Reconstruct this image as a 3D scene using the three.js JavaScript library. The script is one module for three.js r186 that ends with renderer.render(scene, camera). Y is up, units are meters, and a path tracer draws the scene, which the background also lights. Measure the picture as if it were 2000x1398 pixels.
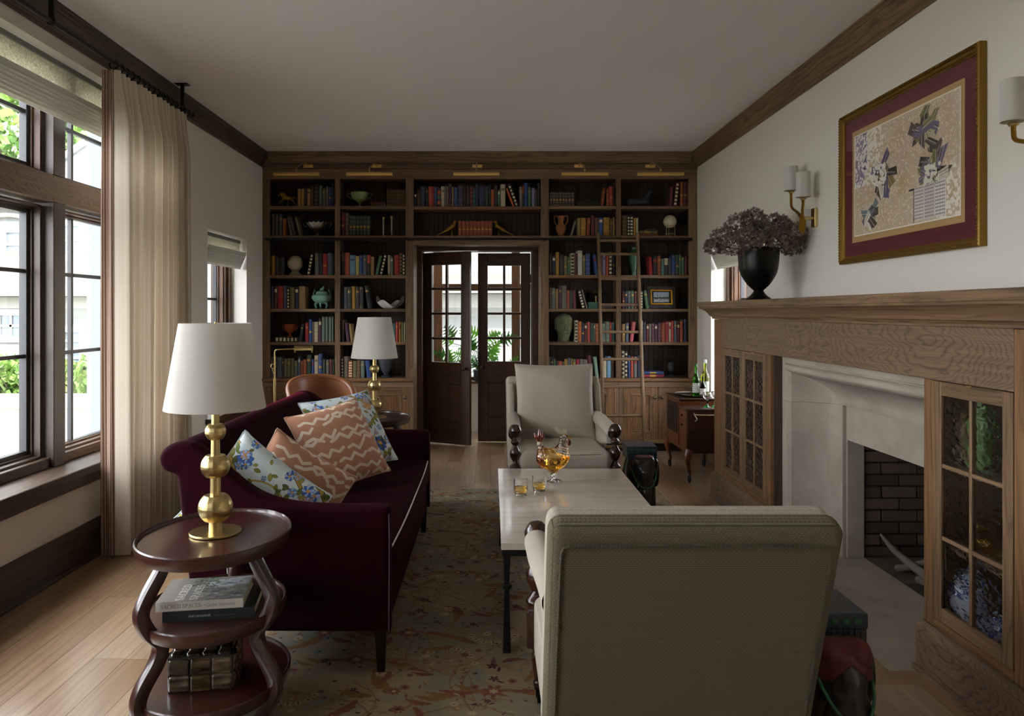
import * as THREE from 'three';
import { RoundedBoxGeometry } from 'three/addons/geometries/RoundedBoxGeometry.js';
import { MarchingCubes } from 'three/addons/objects/MarchingCubes.js';
import { mergeGeometries, mergeVertices, toCreasedNormals } from 'three/addons/utils/BufferGeometryUtils.js';

// ---------------------------------------------------------------- camera, sky, sun, exposure
const scene = new THREE.Scene();
const EYE = 1.405, F = 1480, VPX = 958, VPY = 609;            // eye height (m); focal length and vanishing point in photo pixels
const halfW = 2000 - VPX, halfH = 1398 - VPY;
const camera = new THREE.PerspectiveCamera(2 * Math.atan(halfH / F) * 180 / Math.PI, halfW / halfH, 0.05, 200);
camera.position.set(0, EYE, 0);
camera.lookAt(0, EYE, -1);
camera.setViewOffset(2 * halfW, 2 * halfH, halfW - VPX, halfH - VPY, 2000, 1398);   // shifted lens: verticals stay vertical
scene.add(camera);
scene.background = new THREE.Color().setRGB(0.95, 0.98, 1.04);
scene.backgroundIntensity = 7.5;
const sun = new THREE.DirectionalLight(new THREE.Color().setRGB(1, 0.93, 0.82), 6);
sun.position.set(6, 21, 13); sun.target.position.set(0, 0, -7);
sun.castShadow = true; sun.shadow.radius = 2; sun.shadow.mapSize.set(2048, 2048);
Object.assign(sun.shadow.camera, { left: -22, right: 22, top: 22, bottom: -22, near: 1, far: 70 });
scene.add(sun, sun.target);
const renderer = new THREE.WebGLRenderer({ antialias: true });
renderer.toneMapping = THREE.LinearToneMapping;
renderer.toneMappingExposure = 1.66;
renderer.shadowMap.enabled = true;

// ---------------------------------------------------------------- helpers
const V3 = (x, y, z) => new THREE.Vector3(x, y, z), V2 = (x, y) => new THREE.Vector2(x, y);
const PI = Math.PI, R = (d) => d * PI / 180;
let rs = 20240;
const rnd = () => { rs = (rs + 0x6d2b79f5) | 0; let t = Math.imul(rs ^ (rs >>> 15), 1 | rs); t = (t + Math.imul(t ^ (t >>> 7), 61 | t)) ^ t; return ((t ^ (t >>> 14)) >>> 0) / 4294967296; };
const rr = (a, b) => a + (b - a) * rnd();
const clamp = (x, a, b) => Math.min(b, Math.max(a, x)), lerp = (a, b, t) => a + (b - a) * t, sstep = (a, b, x) => { const t = clamp((x - a) / (b - a), 0, 1); return t * t * (3 - 2 * t); };
const hash = (x, y, s) => { let h = Math.imul(x, 374761393) ^ Math.imul(y, 668265263) ^ Math.imul(s, 974634721); h = Math.imul(h ^ (h >>> 13), 1274126177); return ((h ^ (h >>> 16)) >>> 0) / 4294967296; };
function vnoise(x, y, px, py, s) {                              // value noise, periodic px x py cells
  const xi = Math.floor(x), yi = Math.floor(y), fx = x - xi, fy = y - yi, u = fx * fx * (3 - 2 * fx), v = fy * fy * (3 - 2 * fy);
  const m = (a, n) => ((a % n) + n) % n, x0 = m(xi, px), x1 = m(xi + 1, px), y0 = m(yi, py), y1 = m(yi + 1, py);
  return lerp(lerp(hash(x0, y0, s), hash(x1, y0, s), u), lerp(hash(x0, y1, s), hash(x1, y1, s), u), v);
}
function fbm(u, v, cx, cy, s, o = 4) { let a = 0.5, t = 0, n = 0; for (let i = 0; i < o; i++) { t += a * vnoise(u * cx, v * cy, cx, cy, s + i); n += a; a *= 0.5; cx *= 2; cy *= 2; } return t / n; }
function finish(t, color, rep) {
  t.wrapS = t.wrapT = THREE.RepeatWrapping; t.magFilter = THREE.LinearFilter; t.minFilter = THREE.LinearMipmapLinearFilter; t.generateMipmaps = true;
  if (color) t.colorSpace = THREE.SRGBColorSpace;
  if (rep) t.repeat.set(rep[0], rep[1]);
  t.needsUpdate = true; return t;
}
function dataTex(w, h, f, color = true, rep) {                  // f(u, v) -> [r, g, b] in 0..255 or a number
  const d = new Uint8Array(w * h * 4);
  for (let y = 0; y < h; y++) for (let x = 0; x < w; x++) {
    const c = f(x / w, y / h, x, y), i = (y * w + x) * 4;
    if (typeof c === 'number') d[i] = d[i + 1] = d[i + 2] = clamp(c, 0, 255); else { d[i] = clamp(c[0], 0, 255); d[i + 1] = clamp(c[1], 0, 255); d[i + 2] = clamp(c[2], 0, 255); }
    d[i + 3] = 255;
  }
  return finish(new THREE.DataTexture(d, w, h, THREE.RGBAFormat), color, rep);
}
function canvasTex(w, h, draw, rep) { const c = document.createElement('canvas'); c.width = w; c.height = h; draw(c.getContext('2d'), w, h); return finish(new THREE.CanvasTexture(c), true, rep); }
const hex = (c) => { const k = new THREE.Color(c); return [k.r, k.g, k.b].map((x) => 255 * (x <= 0.0031308 ? 12.92 * x : 1.055 * Math.pow(x, 1 / 2.4) - 0.055)); };
const mix3 = (a, b, t) => [lerp(a[0], b[0], t), lerp(a[1], b[1], t), lerp(a[2], b[2], t)];
const std = (color, roughness = 0.7, o = {}) => new THREE.MeshStandardMaterial({ color, roughness, metalness: 0, ...o });
const phys = (color, roughness, o = {}) => new THREE.MeshPhysicalMaterial({ color, roughness, ...o });

function planarUV(g, grain, off = true) {                       // uv in metres, u along the grain axis (0 x, 1 y, 2 z); default the longest side
  g.computeBoundingBox(); const b = g.boundingBox, s = [b.max.x - b.min.x, b.max.y - b.min.y, b.max.z - b.min.z];
  if (grain === undefined) grain = s.indexOf(Math.max(...s));
  const p = g.attributes.position, n = g.attributes.normal, uv = new Float32Array(p.count * 2), ou = off ? rnd() * 4 : 0, ov = off ? rnd() * 4 : 0;
  for (let i = 0; i < p.count; i++) {
    const P = [p.getX(i), p.getY(i), p.getZ(i)], N = [Math.abs(n.getX(i)), Math.abs(n.getY(i)), Math.abs(n.getZ(i))];
    const k = N[0] >= N[1] && N[0] >= N[2] ? 0 : N[1] >= N[2] ? 1 : 2;
    let u, v;
    if (k === grain) { u = P[(grain + 1) % 3] * 0.25; v = P[(grain + 2) % 3]; } else { u = P[grain]; v = P[3 - k - grain]; }
    uv[i * 2] = u + ou; uv[i * 2 + 1] = v + ov;
  }
  g.setAttribute('uv', new THREE.BufferAttribute(uv, 2)); return g;
}
// box by limits, slightly rounded when r > 0
function bx(x0, x1, y0, y1, z0, z1, r = 0, grain, seg = 1) {
  const w = Math.abs(x1 - x0), h = Math.abs(y1 - y0), d = Math.abs(z1 - z0);
  const g = r > 0 ? new RoundedBoxGeometry(w, h, d, seg, Math.min(r, w * 0.49, h * 0.49, d * 0.49)) : new THREE.BoxGeometry(w, h, d);
  g.translate((x0 + x1) / 2, (y0 + y1) / 2, (z0 + z1) / 2);
  return planarUV(g, grain);
}
const merge = (gs) => { gs = gs.filter(Boolean).map((g) => { const q = g.index ? g.toNonIndexed() : g; for (const k of Object.keys(q.attributes)) if (!['position', 'normal', 'uv'].includes(k)) q.deleteAttribute(k); if (!q.attributes.uv) q.setAttribute('uv', new THREE.BufferAttribute(new Float32Array(q.attributes.position.count * 2), 2)); return q; }); return gs.length === 1 ? gs[0] : mergeGeometries(gs); };
const lathe = (pts, seg = 32) => new THREE.LatheGeometry(pts.map(([r, y]) => V2(Math.max(r, 0.00001), y)), seg);
function latheSmooth(pts, seg = 36, n = 60) { const c = new THREE.SplineCurve(pts.map(([r, y]) => V2(r, y))); return new THREE.LatheGeometry(c.getPoints(n).map((p) => V2(Math.max(p.x, 0.00001), p.y)), seg); }
const tube = (pts, r, seg = 24, rad = 8, closed = false) => new THREE.TubeGeometry(new THREE.CatmullRomCurve3(pts.map((p) => (p.isVector3 ? p : V3(...p))), closed, 'catmullrom', 0.5), seg, r, rad, closed);
function bar(a, b, r, rad = 10, r2 = r) { const A = V3(...a), B = V3(...b), g = new THREE.CylinderGeometry(r2, r, A.distanceTo(B), rad); g.translate(0, A.distanceTo(B) / 2, 0); g.applyQuaternion(new THREE.Quaternion().setFromUnitVectors(V3(0, 1, 0), B.clone().sub(A).normalize())); g.translate(A.x, A.y, A.z); return g; }
function taperTube(pts, radii, seg = 40, rad = 10) {            // tube whose radius follows radii along the curve, rounded ends
  const c = new THREE.CatmullRomCurve3(pts.map((p) => V3(...p))), fr = c.computeFrenetFrames(seg), pos = [], idx = [];
  for (let i = 0; i <= seg; i++) {
    const t = i / seg, p = c.getPointAt(t), k = t * (radii.length - 1), a = Math.min(Math.floor(k), radii.length - 2), r = lerp(radii[a], radii[a + 1], k - a);
    for (let j = 0; j <= rad; j++) { const an = j / rad * 2 * PI, v = fr.normals[i].clone().multiplyScalar(Math.cos(an) * r).addScaledVector(fr.binormals[i], Math.sin(an) * r).add(p); pos.push(v.x, v.y, v.z); }
  }
  for (let i = 0; i < seg; i++) for (let j = 0; j < rad; j++) { const a = i * (rad + 1) + j, b = a + rad + 1; idx.push(a, b, a + 1, b, b + 1, a + 1); }
  const g = new THREE.BufferGeometry(); g.setAttribute('position', new THREE.Float32BufferAttribute(pos, 3)); g.setIndex(idx); const uv = []; for (let i = 0; i <= seg; i++) for (let j = 0; j <= rad; j++) uv.push(i / seg, j / rad); g.setAttribute('uv', new THREE.Float32BufferAttribute(uv, 2)); g.computeVertexNormals(); return g;
}
function extrude(pts, depth, bevel = 0, seg = 2, o = {}) {      // pts: [x, y] outline, extruded along +z
  const s = !Array.isArray(pts) ? pts : new THREE.Shape(pts.map(([x, y]) => V2(x, y)));
  return new THREE.ExtrudeGeometry(s, { depth: depth - 2 * bevel, bevelEnabled: bevel > 0, bevelThickness: bevel, bevelSize: bevel, bevelOffset: -bevel, bevelSegments: seg, curveSegments: o.curve ?? 10, steps: o.steps ?? 1 }).translate(0, 0, bevel);
}
const splineShape = (pts, n = 60) => new THREE.Shape(new THREE.SplineCurve(pts.map(([x, y]) => V2(x, y))).getPoints(n));
const smooth = (g, ang = 0.7) => { const q = toCreasedNormals(g.index ? g.toNonIndexed() : g, ang); return q; };
// implicit surface: f(x, y, z) < 0 inside
function sdfMesh(f, min, max, res) {
  const s = Math.max(max[0] - min[0], max[1] - min[1], max[2] - min[2]) / 2, c = [0, 1, 2].map((k) => (min[k] + max[k]) / 2);
  const mc = new MarchingCubes(res, new THREE.MeshStandardMaterial(), false, false, 400000);
  mc.isolation = 0; const q = s * 1.08;
  for (let k = 0; k < res; k++) for (let j = 0; j < res; j++) for (let i = 0; i < res; i++) {
    const x = ((i - res / 2) / (res / 2)) * q + c[0], y = ((j - res / 2) / (res / 2)) * q + c[1], z = ((k - res / 2) / (res / 2)) * q + c[2];
    mc.field[i + j * res + k * res * res] = -f(x, y, z);
  }
  mc.update();
  const n = mc.count ?? mc.geometry.drawRange.count, g = new THREE.BufferGeometry(), pos = mc.positionArray.slice(0, n * 3);
  for (let i = 0; i < n; i++) { pos[i * 3] = pos[i * 3] * q + c[0]; pos[i * 3 + 1] = pos[i * 3 + 1] * q + c[1]; pos[i * 3 + 2] = pos[i * 3 + 2] * q + c[2]; }
  g.setAttribute('position', new THREE.BufferAttribute(pos, 3));
  const m = mergeVertices(g, q / res * 0.02); m.computeVertexNormals();
  return m;
}
const cap = (p, a, b, ra, rb) => { const ax = b[0] - a[0], ay = b[1] - a[1], az = b[2] - a[2], px = p[0] - a[0], py = p[1] - a[1], pz = p[2] - a[2], h = clamp((px * ax + py * ay + pz * az) / (ax * ax + ay * ay + az * az), 0, 1); return Math.hypot(px - ax * h, py - ay * h, pz - az * h) - lerp(ra, rb, h); };
const ell = (p, c, r) => { const k = Math.hypot((p[0] - c[0]) / r[0], (p[1] - c[1]) / r[1], (p[2] - c[2]) / r[2]); return (k - 1) * Math.min(...r); };
const smin = (a, b, k) => { const h = clamp(0.5 + 0.5 * (b - a) / k, 0, 1); return lerp(b, a, h) - k * h * (1 - h); };

const taken = {};
function numbered(n) { const k = taken[n] = (taken[n] ?? -1) + 1; return k ? n + '_' + String(k).padStart(3, '0') : n; }
function M(name, geo, material, parent) { const m = new THREE.Mesh(Array.isArray(geo) ? merge(geo) : geo, material); m.name = parent ? name : numbered(name); m.castShadow = m.receiveShadow = true; (parent ?? scene).add(m); return m; }
function tag(o, label, category, group) { o.userData.label = label; if (category) o.userData.category = category; if (group) o.userData.group = group; return o; }
function thing(name, label, category, [x, y, z] = [0, 0, 0], turn = 0, group) { const o = new THREE.Group(); o.name = numbered(name); o.position.set(x, y, z); o.rotation.y = turn; scene.add(o); return tag(o, label, category, group); }
function sub(name, parent) { const o = new THREE.Group(); o.name = name; parent.add(o); return o; }
function struct(name, geo, material) { const m = M(name, geo, material); m.userData.kind = 'structure'; return m; }
function structGroup(name) { const o = new THREE.Group(); o.name = numbered(name); o.userData.kind = 'structure'; scene.add(o); return o; }
function copyOf(o, pos, turn, label, group) { const c = o.clone(); c.name = numbered(o.name.replace(/_\d{3}$/, '')); scene.add(c); c.position.set(...pos); c.rotation.set(0, turn, 0); c.userData = { ...o.userData, label }; if (group) c.userData.group = group; return c; }

// ---------------------------------------------------------------- shared materials
function woodTex(seed, light, dark, o = {}) {                   // u along the grain; 2 m x 0.5 m per repeat
  const L = hex(light), D = hex(dark), k = o.contrast ?? 1;
  return dataTex(1024, 512, (u, v) => {
    const wob = fbm(u, v, 3, 6, seed, 3);
    const ring = Math.abs(((v * (o.rings ?? 14) + wob * (o.wob ?? 5)) % 1) - 0.5) * 2;
    const streak = fbm(u, v, 5, 90, seed + 9, 3), pore = vnoise(u * 90, v * 260, 90, 260, seed + 20), tone = fbm(u, v, 2, 4, seed + 31, 2);
    let t = 0.42 * Math.pow(ring, 3) + 0.75 * (streak - 0.5) + 0.5 * (tone - 0.5) + (pore > 0.82 ? (pore - 0.82) * 2.2 : 0) + 0.3;
    return mix3(L, D, clamp(0.35 + (t - 0.42) * k, 0, 1.15));
  }, true, [0.5, 2]);
}
const texOak = woodTex(3, '#8a6e50', '#4b3826', { contrast: 1.1 });
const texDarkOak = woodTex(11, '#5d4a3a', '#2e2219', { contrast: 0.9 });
const texMahog = woodTex(23, '#54281a', '#2a120d', { rings: 10, contrast: 0.8 });
const texFloor = woodTex(37, '#b8a186', '#8d7458', { rings: 8, wob: 3, contrast: 0.9 });
const texCath = dataTex(1024, 512, (u, v) => {                  // cathedral figure of flat-sawn oak, 2 m x 0.5 m
  const L = hex('#826a52'), D = hex('#49382a'), n = fbm(u, v, 4, 5, 71, 4) - 0.5, vv = (v - 0.5) * 2, w = Math.sin(u * 2 * PI);
  const ph = (vv * vv * 5 + w * 3.2 + n * 5 + Math.sin(u * 4 * PI) * 0.8), line = Math.pow(Math.abs(((ph * 2.1 % 1) + 1) % 1 - 0.5) * 2, 4), streak = fbm(u, v, 6, 120, 80, 2);
  return mix3(L, D, clamp(line * 0.62 + (streak - 0.5) * 0.6 + 0.15, 0, 1));
}, true, [0.5, 2]);
const woodBump = dataTex(512, 512, (u, v) => 140 + 110 * (fbm(u, v, 6, 110, 140, 2) - 0.5) - (vnoise(u * 60, v * 220, 60, 220, 150) > 0.8 ? 50 : 0), false, [0.5, 2]);
const oak = std('#ffffff', 0.5, { map: texOak, bumpMap: woodBump, bumpScale: 0.0006 });
const oakB = std('#dcd6cd', 0.5, { map: texOak, bumpMap: woodBump, bumpScale: 0.0006 });
const oakC = std('#ffeed8', 0.48, { map: texOak, bumpMap: woodBump, bumpScale: 0.0006 });
const cathedral = std('#ffffff', 0.5, { map: texCath, bumpMap: woodBump, bumpScale: 0.0006 });
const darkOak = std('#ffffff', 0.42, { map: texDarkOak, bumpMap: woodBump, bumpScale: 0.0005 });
const plankDark = [std('#c4bab0', 0.6, { map: texDarkOak }), std('#b0a69c', 0.6, { map: texDarkOak }), std('#d2c6ba', 0.6, { map: texDarkOak })];
const mahog = phys('#d8ccc4', 0.34, { map: texMahog, clearcoat: 0.5, clearcoatRoughness: 0.1 });
const walnut = phys('#7a4a2c', 0.32, { map: texOak, clearcoat: 0.4, clearcoatRoughness: 0.2 });
const paint = std(new THREE.Color().setRGB(0.76, 0.72, 0.64), 0.85);
const ceilPaint = std(new THREE.Color().setRGB(0.83, 0.81, 0.78), 0.9);
const brass = std('#d4bd84', 0.3, { metalness: 1 });
const brassDull = std('#eccb80', 0.5, { metalness: 1 });
const iron = std('#1d1c1b', 0.5, { metalness: 0.6 });
const blackIron = std('#17181a', 0.42, { metalness: 0.4 });
const glassPane = phys('#ffffff', 0.02, { transmission: 1, thickness: 0, ior: 1.45 });
const pageMat = std('#cfc2a4', 0.9);
const fineNoise = dataTex(256, 256, (u, v, x, y) => 128 + 110 * (hash(x, y, 5) - 0.5), false);
// ---------------------------------------------------------------- room shell
const XL = -2.285, XR = 2.072, ZB = -7.59, H = 3.0, ZBACK = 3.2;   // left wall, right wall, bookcase front, ceiling, wall behind the camera
// wall slab lying in a plane of constant x with rectangular holes [zNear, zFar, y0, y1] (zFar < zNear)
function wallX(x0, x1, zn, zf, y0, y1, holes) {
  const hs = [...holes].sort((a, b) => b[0] - a[0]), gs = []; let z = zn;
  for (const [a, b, p, q] of hs) { if (z > a) gs.push(bx(x0, x1, y0, y1, a, z)); if (p > y0) gs.push(bx(x0, x1, y0, p, b, a)); if (q < y1) gs.push(bx(x0, x1, q, y1, b, a)); z = b; }
  if (z > zf) gs.push(bx(x0, x1, y0, y1, zf, z));
  return gs;
}
const SILL = 0.543, BW = [-1.40, -5.10, SILL - 0.05, 2.778], SW = [-6.12, -7.10, SILL - 0.05, 2.08], NW = [0.35, -0.85, SILL - 0.05, 2.778];
struct('wall_left', wallX(XL - 0.32, XL, ZBACK, -8.2, -0.1, H, [BW, SW, NW]), paint);
struct('wall_right', wallX(XR, XR + 0.3, ZBACK, -8.2, -0.1, H, [[-2.97, -4.60, -0.1, 1.0], [-6.14, -7.12, SILL - 0.05, 2.12]]), paint);
struct('wall_rear', [bx(XL - 0.32, XR + 0.3, -0.1, H, ZBACK, ZBACK + 0.2)], paint);
struct('ceiling', [bx(XL - 0.32, XR + 0.3, H, H + 0.2, -9.3, ZBACK + 0.2)], ceilPaint);
// wall behind the bookcase with the doorway, and the small hall beyond it
const DZ = -8.19, DX0 = -0.715, DX1 = 0.432, DH = 2.05;
struct('wall_back', [bx(XL - 0.32, DX0 - 0.03, -0.1, H, -8.24, -8.0), bx(DX1 + 0.03, XR + 0.3, -0.1, H, -8.24, -8.0), bx(DX0 - 0.03, DX1 + 0.03, DH + 0.03, H, -8.24, -8.0)], paint);
const hallPaint = std(new THREE.Color().setRGB(0.78, 0.77, 0.74), 0.8);
struct('wall_hall_left', [bx(-1.9, -1.75, -0.1, H, -9.3, -8.24)], hallPaint);
struct('wall_hall_right', [bx(1.35, 1.5, -0.1, H, -9.3, -8.24)], hallPaint);
struct('wall_hall', [bx(-1.9, 1.5, -0.1, 0.595, -9.06, -8.9), bx(-1.9, 1.5, 2.75, H, -9.06, -8.9), bx(-1.9, -1.55, 0.595, 2.75, -9.06, -8.9), bx(1.2, 1.5, 0.595, 2.75, -9.06, -8.9)], hallPaint);

// floor: sub-floor and oak boards running towards the bookcase, each board its own piece
const floor = struct('floor', [bx(XL - 0.32, XR + 0.3, -0.2, -0.016, -9.06, ZBACK)], std('#6b5138', 0.8));
const boardMats = ['#ffffff', '#f0e4d4', '#fff4e6', '#e4d4c0', '#f6eee6', '#ddcbb4'].map((c) => phys(c, 0.28, { map: texFloor, bumpMap: woodBump, bumpScale: 0.0003, clearcoat: 0.6, clearcoatRoughness: 0.2 }));
{
  const w = 0.1345, HX = 1.56, HZ0 = -2.968, HZ1 = -4.60, bw = 0.11;   // hearth front edge and ends; mitred border round it
  const lay = (x0, x1, z0, z1) => { if (z0 - z1 < 0.03) return; const g = new THREE.BoxGeometry(x1 - x0 - 0.0016, 0.016, z0 - z1 - 0.0016); g.translate((x0 + x1) / 2, -0.008, (z0 + z1) / 2); M('board', planarUV(g, 2), boardMats[Math.floor(rnd() * 6)], floor); };
  for (let i = 0, x = XL; x < XR - 0.01; i++, x += w) {
    const x1 = Math.min(x + w, XR); let z = 2.2 - rnd() * 1.2;
    lay(x, x1, ZBACK, z);
    while (z > -8.9) {
      const e = Math.max(z - rr(1.1, 2.3), -8.9);
      const cut = (a, b) => lay(x, x1, a, b);
      if (x1 > HX - bw + 0.01) { if (z > HZ0 + bw) cut(z, Math.max(e, HZ0 + bw)); if (e < HZ1 - bw) cut(Math.min(z, HZ1 - bw), e); const a2 = Math.min(z, HZ0 + bw), b2 = Math.max(e, HZ1 - bw); if (x < HX - bw - 0.01 && a2 > b2) lay(x, HX - bw, a2, b2); } else cut(z, e);
      z = e;
    }
  }
  const piece = (pts) => { const g = extrude(pts, 0.016).rotateX(-PI / 2).translate(0, -0.016, 0); M('board', planarUV(g), boardMats[1], floor); };
  piece([[HX - bw, -(HZ0 + bw)], [HX, -HZ0], [HX, -HZ1], [HX - bw, -(HZ1 - bw)]].map(([a, b]) => [a, b]));
  piece([[HX - bw + 0.002, -(HZ0 + bw)], [XR, -(HZ0 + bw)], [XR, -HZ0], [HX + 0.002, -HZ0]]);
  piece([[HX - bw + 0.002, -(HZ1 - bw)], [HX + 0.002, -HZ1], [XR, -HZ1], [XR, -(HZ1 - bw)]]);
}

// crown mouldings: profile [out from wall, down from ceiling]
const crownProf = [[0, -0.15], [0.012, -0.15], [0.012, -0.128], [0.02, -0.122], [0.024, -0.1], [0.036, -0.07], [0.05, -0.052], [0.052, -0.04], [0.058, -0.036], [0.06, -0.016], [0.066, -0.012], [0.066, 0], [0, 0]];
function runZ(prof, x, side, y, z0, z1, m, name) {              // sweep a profile along z on a wall of constant x (side +1: sticks out towards +x)
  const g = extrude(prof.map(([a, b]) => [a * side, b]), Math.abs(z1 - z0)); g.translate(x, y, Math.min(z0, z1));
  return struct(name, planarUV(smooth(g, 0.5), 2), m);
}
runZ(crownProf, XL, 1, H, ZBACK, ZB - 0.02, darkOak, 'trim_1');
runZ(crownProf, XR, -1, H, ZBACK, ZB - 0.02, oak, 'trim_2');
const baseProf = [[0, 0], [0.03, 0], [0.03, 0.012], [0.022, 0.02], [0.022, 0.165], [0.018, 0.175], [0.012, 0.2], [0.01, 0.215], [0, 0.215]];
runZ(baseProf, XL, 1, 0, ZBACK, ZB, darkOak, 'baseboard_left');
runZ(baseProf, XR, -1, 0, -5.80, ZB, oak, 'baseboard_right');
runZ(baseProf, XR, -1, 0, ZBACK, -1.80, oak, 'baseboard_right_front');

// ---------------------------------------------------------------- windows
const frameDark = std('#d8d2cc', 0.4, { map: texDarkOak, bumpMap: woodBump, bumpScale: 0.0004 });
const winWood = std('#b89a74', 0.45, { map: texOak });
const sashBlack = std('#2b2b2d', 0.4);
const GX = XL - 0.265;                                          // glass plane of the left windows
function sashX(parent, xg, side, z0, z1, y0, y1, vb, hb, fw, m = sashBlack, wood = winWood) {   // sash in a plane of constant x; vb, hb: muntin positions; side +1: room lies towards +x
  const a = Math.max(z0, z1), b = Math.min(z0, z1), t = 0.022, st = (n, g, mm) => M(n, g, mm, parent);
  st('sash_stile', bx(xg - t, xg + t, y0, y1, a - fw, a, 0.004), m); st('sash_stile', bx(xg - t, xg + t, y0, y1, b, b + fw, 0.004), m);
  st('sash_rail', bx(xg - t, xg + t, y0, y0 + fw, b + fw, a - fw, 0.004), m); st('sash_rail', bx(xg - t, xg + t, y1 - fw, y1, b + fw, a - fw, 0.004), m);
  for (const z of vb) st('muntin', bx(xg - 0.014, xg + 0.014, y0 + fw, y1 - fw, z - 0.011, z + 0.011, 0.003), m);
  const zs = [a - fw, ...vb.slice().sort((p, q) => q - p), b + fw], ys = [y0 + fw, ...hb, y1 - fw];
  for (const y of hb) for (let i = 0; i + 1 < zs.length; i++) st('muntin', bx(xg - 0.014, xg + 0.014, y - 0.011, y + 0.011, zs[i + 1] + (i + 2 < zs.length ? 0.011 : 0), zs[i] - (i ? 0.011 : 0), 0.003), m);
  for (let i = 0; i + 1 < zs.length; i++) for (let j = 0; j + 1 < ys.length; j++) st('pane', new THREE.PlaneGeometry(zs[i] - zs[i + 1], ys[j + 1] - ys[j]).rotateY(side * PI / 2).translate(xg, (ys[j] + ys[j + 1]) / 2, (zs[i] + zs[i + 1]) / 2), glassPane);
  // stepped wooden stops on the room side of the sash
  const steps = [[0.022, 0.036, 0.026], [0.036, 0.075, 0.014]];
  for (const [d0, d1, w] of steps) {
    const p = xg + side * d0, q = xg + side * d1;
    M('stop', [bx(p, q, y0, y1, a - w, a, 0.003), bx(p, q, y0, y1, b, b + w, 0.003), bx(p, q, y1 - w, y1, b + w, a - w, 0.003), bx(p, q, y0, y0 + w, b + w, a - w, 0.003)], wood, parent);
  }
}
const w1 = structGroup('window_1');
{
  const FX = XL - 0.135, y0 = SILL, yb0 = 2.015, yb1 = 2.165, y1 = 2.76, P = [[-4.20, -4.315], [-2.30, -2.185]];
  M('transom', bx(XL - 0.31, FX, yb0, yb1, -5.10, -1.40, 0.006), cathedral, w1);
  for (const [a, b] of P) { const z0 = Math.max(a, b), z1 = Math.min(a, b); M('post', bx(XL - 0.31, FX + 0.001, y0, yb0, z1, z0, 0.005), frameDark, w1); M('post', bx(XL - 0.31, FX + 0.001, yb1, y1, z1, z0, 0.005), frameDark, w1); }
  const near = -1.40, far = -5.10, bays = [[-4.315, far], [-2.30, -4.20], [near, -2.185]];
  bays.forEach(([a, b], k) => {
    const vb = k === 1 ? [a - (a - b) / 3, a - 2 * (a - b) / 3] : [(a + b) / 2 + (k ? -0.11 : 0.11)];
    const inset = 0.02;
    sashX(w1, GX, 1, a - inset, b + inset, y0 + 0.055, yb0 - inset, vb, [y0 + 0.62, y0 + 1.085], k === 1 ? 0.05 : 0.03, k === 1 ? sashBlack : sashBlack, k === 1 ? darkOak : winWood);
    sashX(w1, GX, 1, a - inset, b + inset, yb1 + inset * 0.4, y1, vb, [yb1 + 0.335], k === 1 ? 0.05 : 0.03, sashBlack, winWood);
    M('frame_rail', bx(XL - 0.31, FX - 0.02, y0, y0 + 0.055, b, a, 0.005), k === 1 ? darkOak : winWood, w1);
  });
  M('jamb', bx(XL - 0.32, FX, y0, y1, far, far + 0.02), frameDark, w1); M('jamb', bx(XL - 0.32, FX, y0, y1, near - 0.02, near), frameDark, w1);
  M('head', bx(XL - 0.32, FX, y1, y1 + 0.018, far, near), frameDark, w1);
  M('sill', [bx(XL - 0.31, XL + 0.045, SILL - 0.05, SILL, -5.16, -1.34, 0.008), bx(XL, XL + 0.028, SILL - 0.105, SILL - 0.05, -5.13, -1.37, 0.004)], darkOak, w1);
}
function smallWindow(name, xw, side, z0, z1, y1) {              // xw: wall face; side +1: the room lies towards +x
  const g = structGroup(name), o = (d) => xw - side * d, xg = o(0.265), lim = (a, b) => [Math.min(o(a), o(b)), Math.max(o(a), o(b))];
  const [a, b] = lim(0.17, 0.31), fr = 0.075;
  M('frame', [bx(a, b, SILL, y1, z0 - fr, z0, 0.005), bx(a, b, SILL, y1, z1, z1 + fr, 0.005), bx(a, b, y1 - 0.05, y1, z1 + fr, z0 - fr, 0.005), bx(a, b, SILL, SILL + 0.05, z1 + fr, z0 - fr, 0.005)], winWood, g);
  const [c, d] = lim(0.14, 0.17); M('casing', [bx(c, d, SILL, y1, z0 - fr * 0.55, z0, 0.005), bx(c, d, SILL, y1, z1, z1 + fr * 0.55, 0.005)], winWood, g);
  sashX(g, xg, side, z0 - fr, z1 + fr, SILL + 0.05, y1 - 0.05, [(z0 + z1) / 2], [SILL + 0.5, SILL + 0.98], 0.032);
  const [e, f] = lim(-0.045, 0.31), [e2, f2] = lim(-0.028, 0);
  M('sill', [bx(e, f, SILL - 0.04, SILL, z1 - 0.05, z0 + 0.05, 0.008), bx(e2, f2, SILL - 0.12, SILL - 0.04, z1 - 0.03, z0 + 0.03, 0.004)], darkOak, g);
  return g;
}
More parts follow.
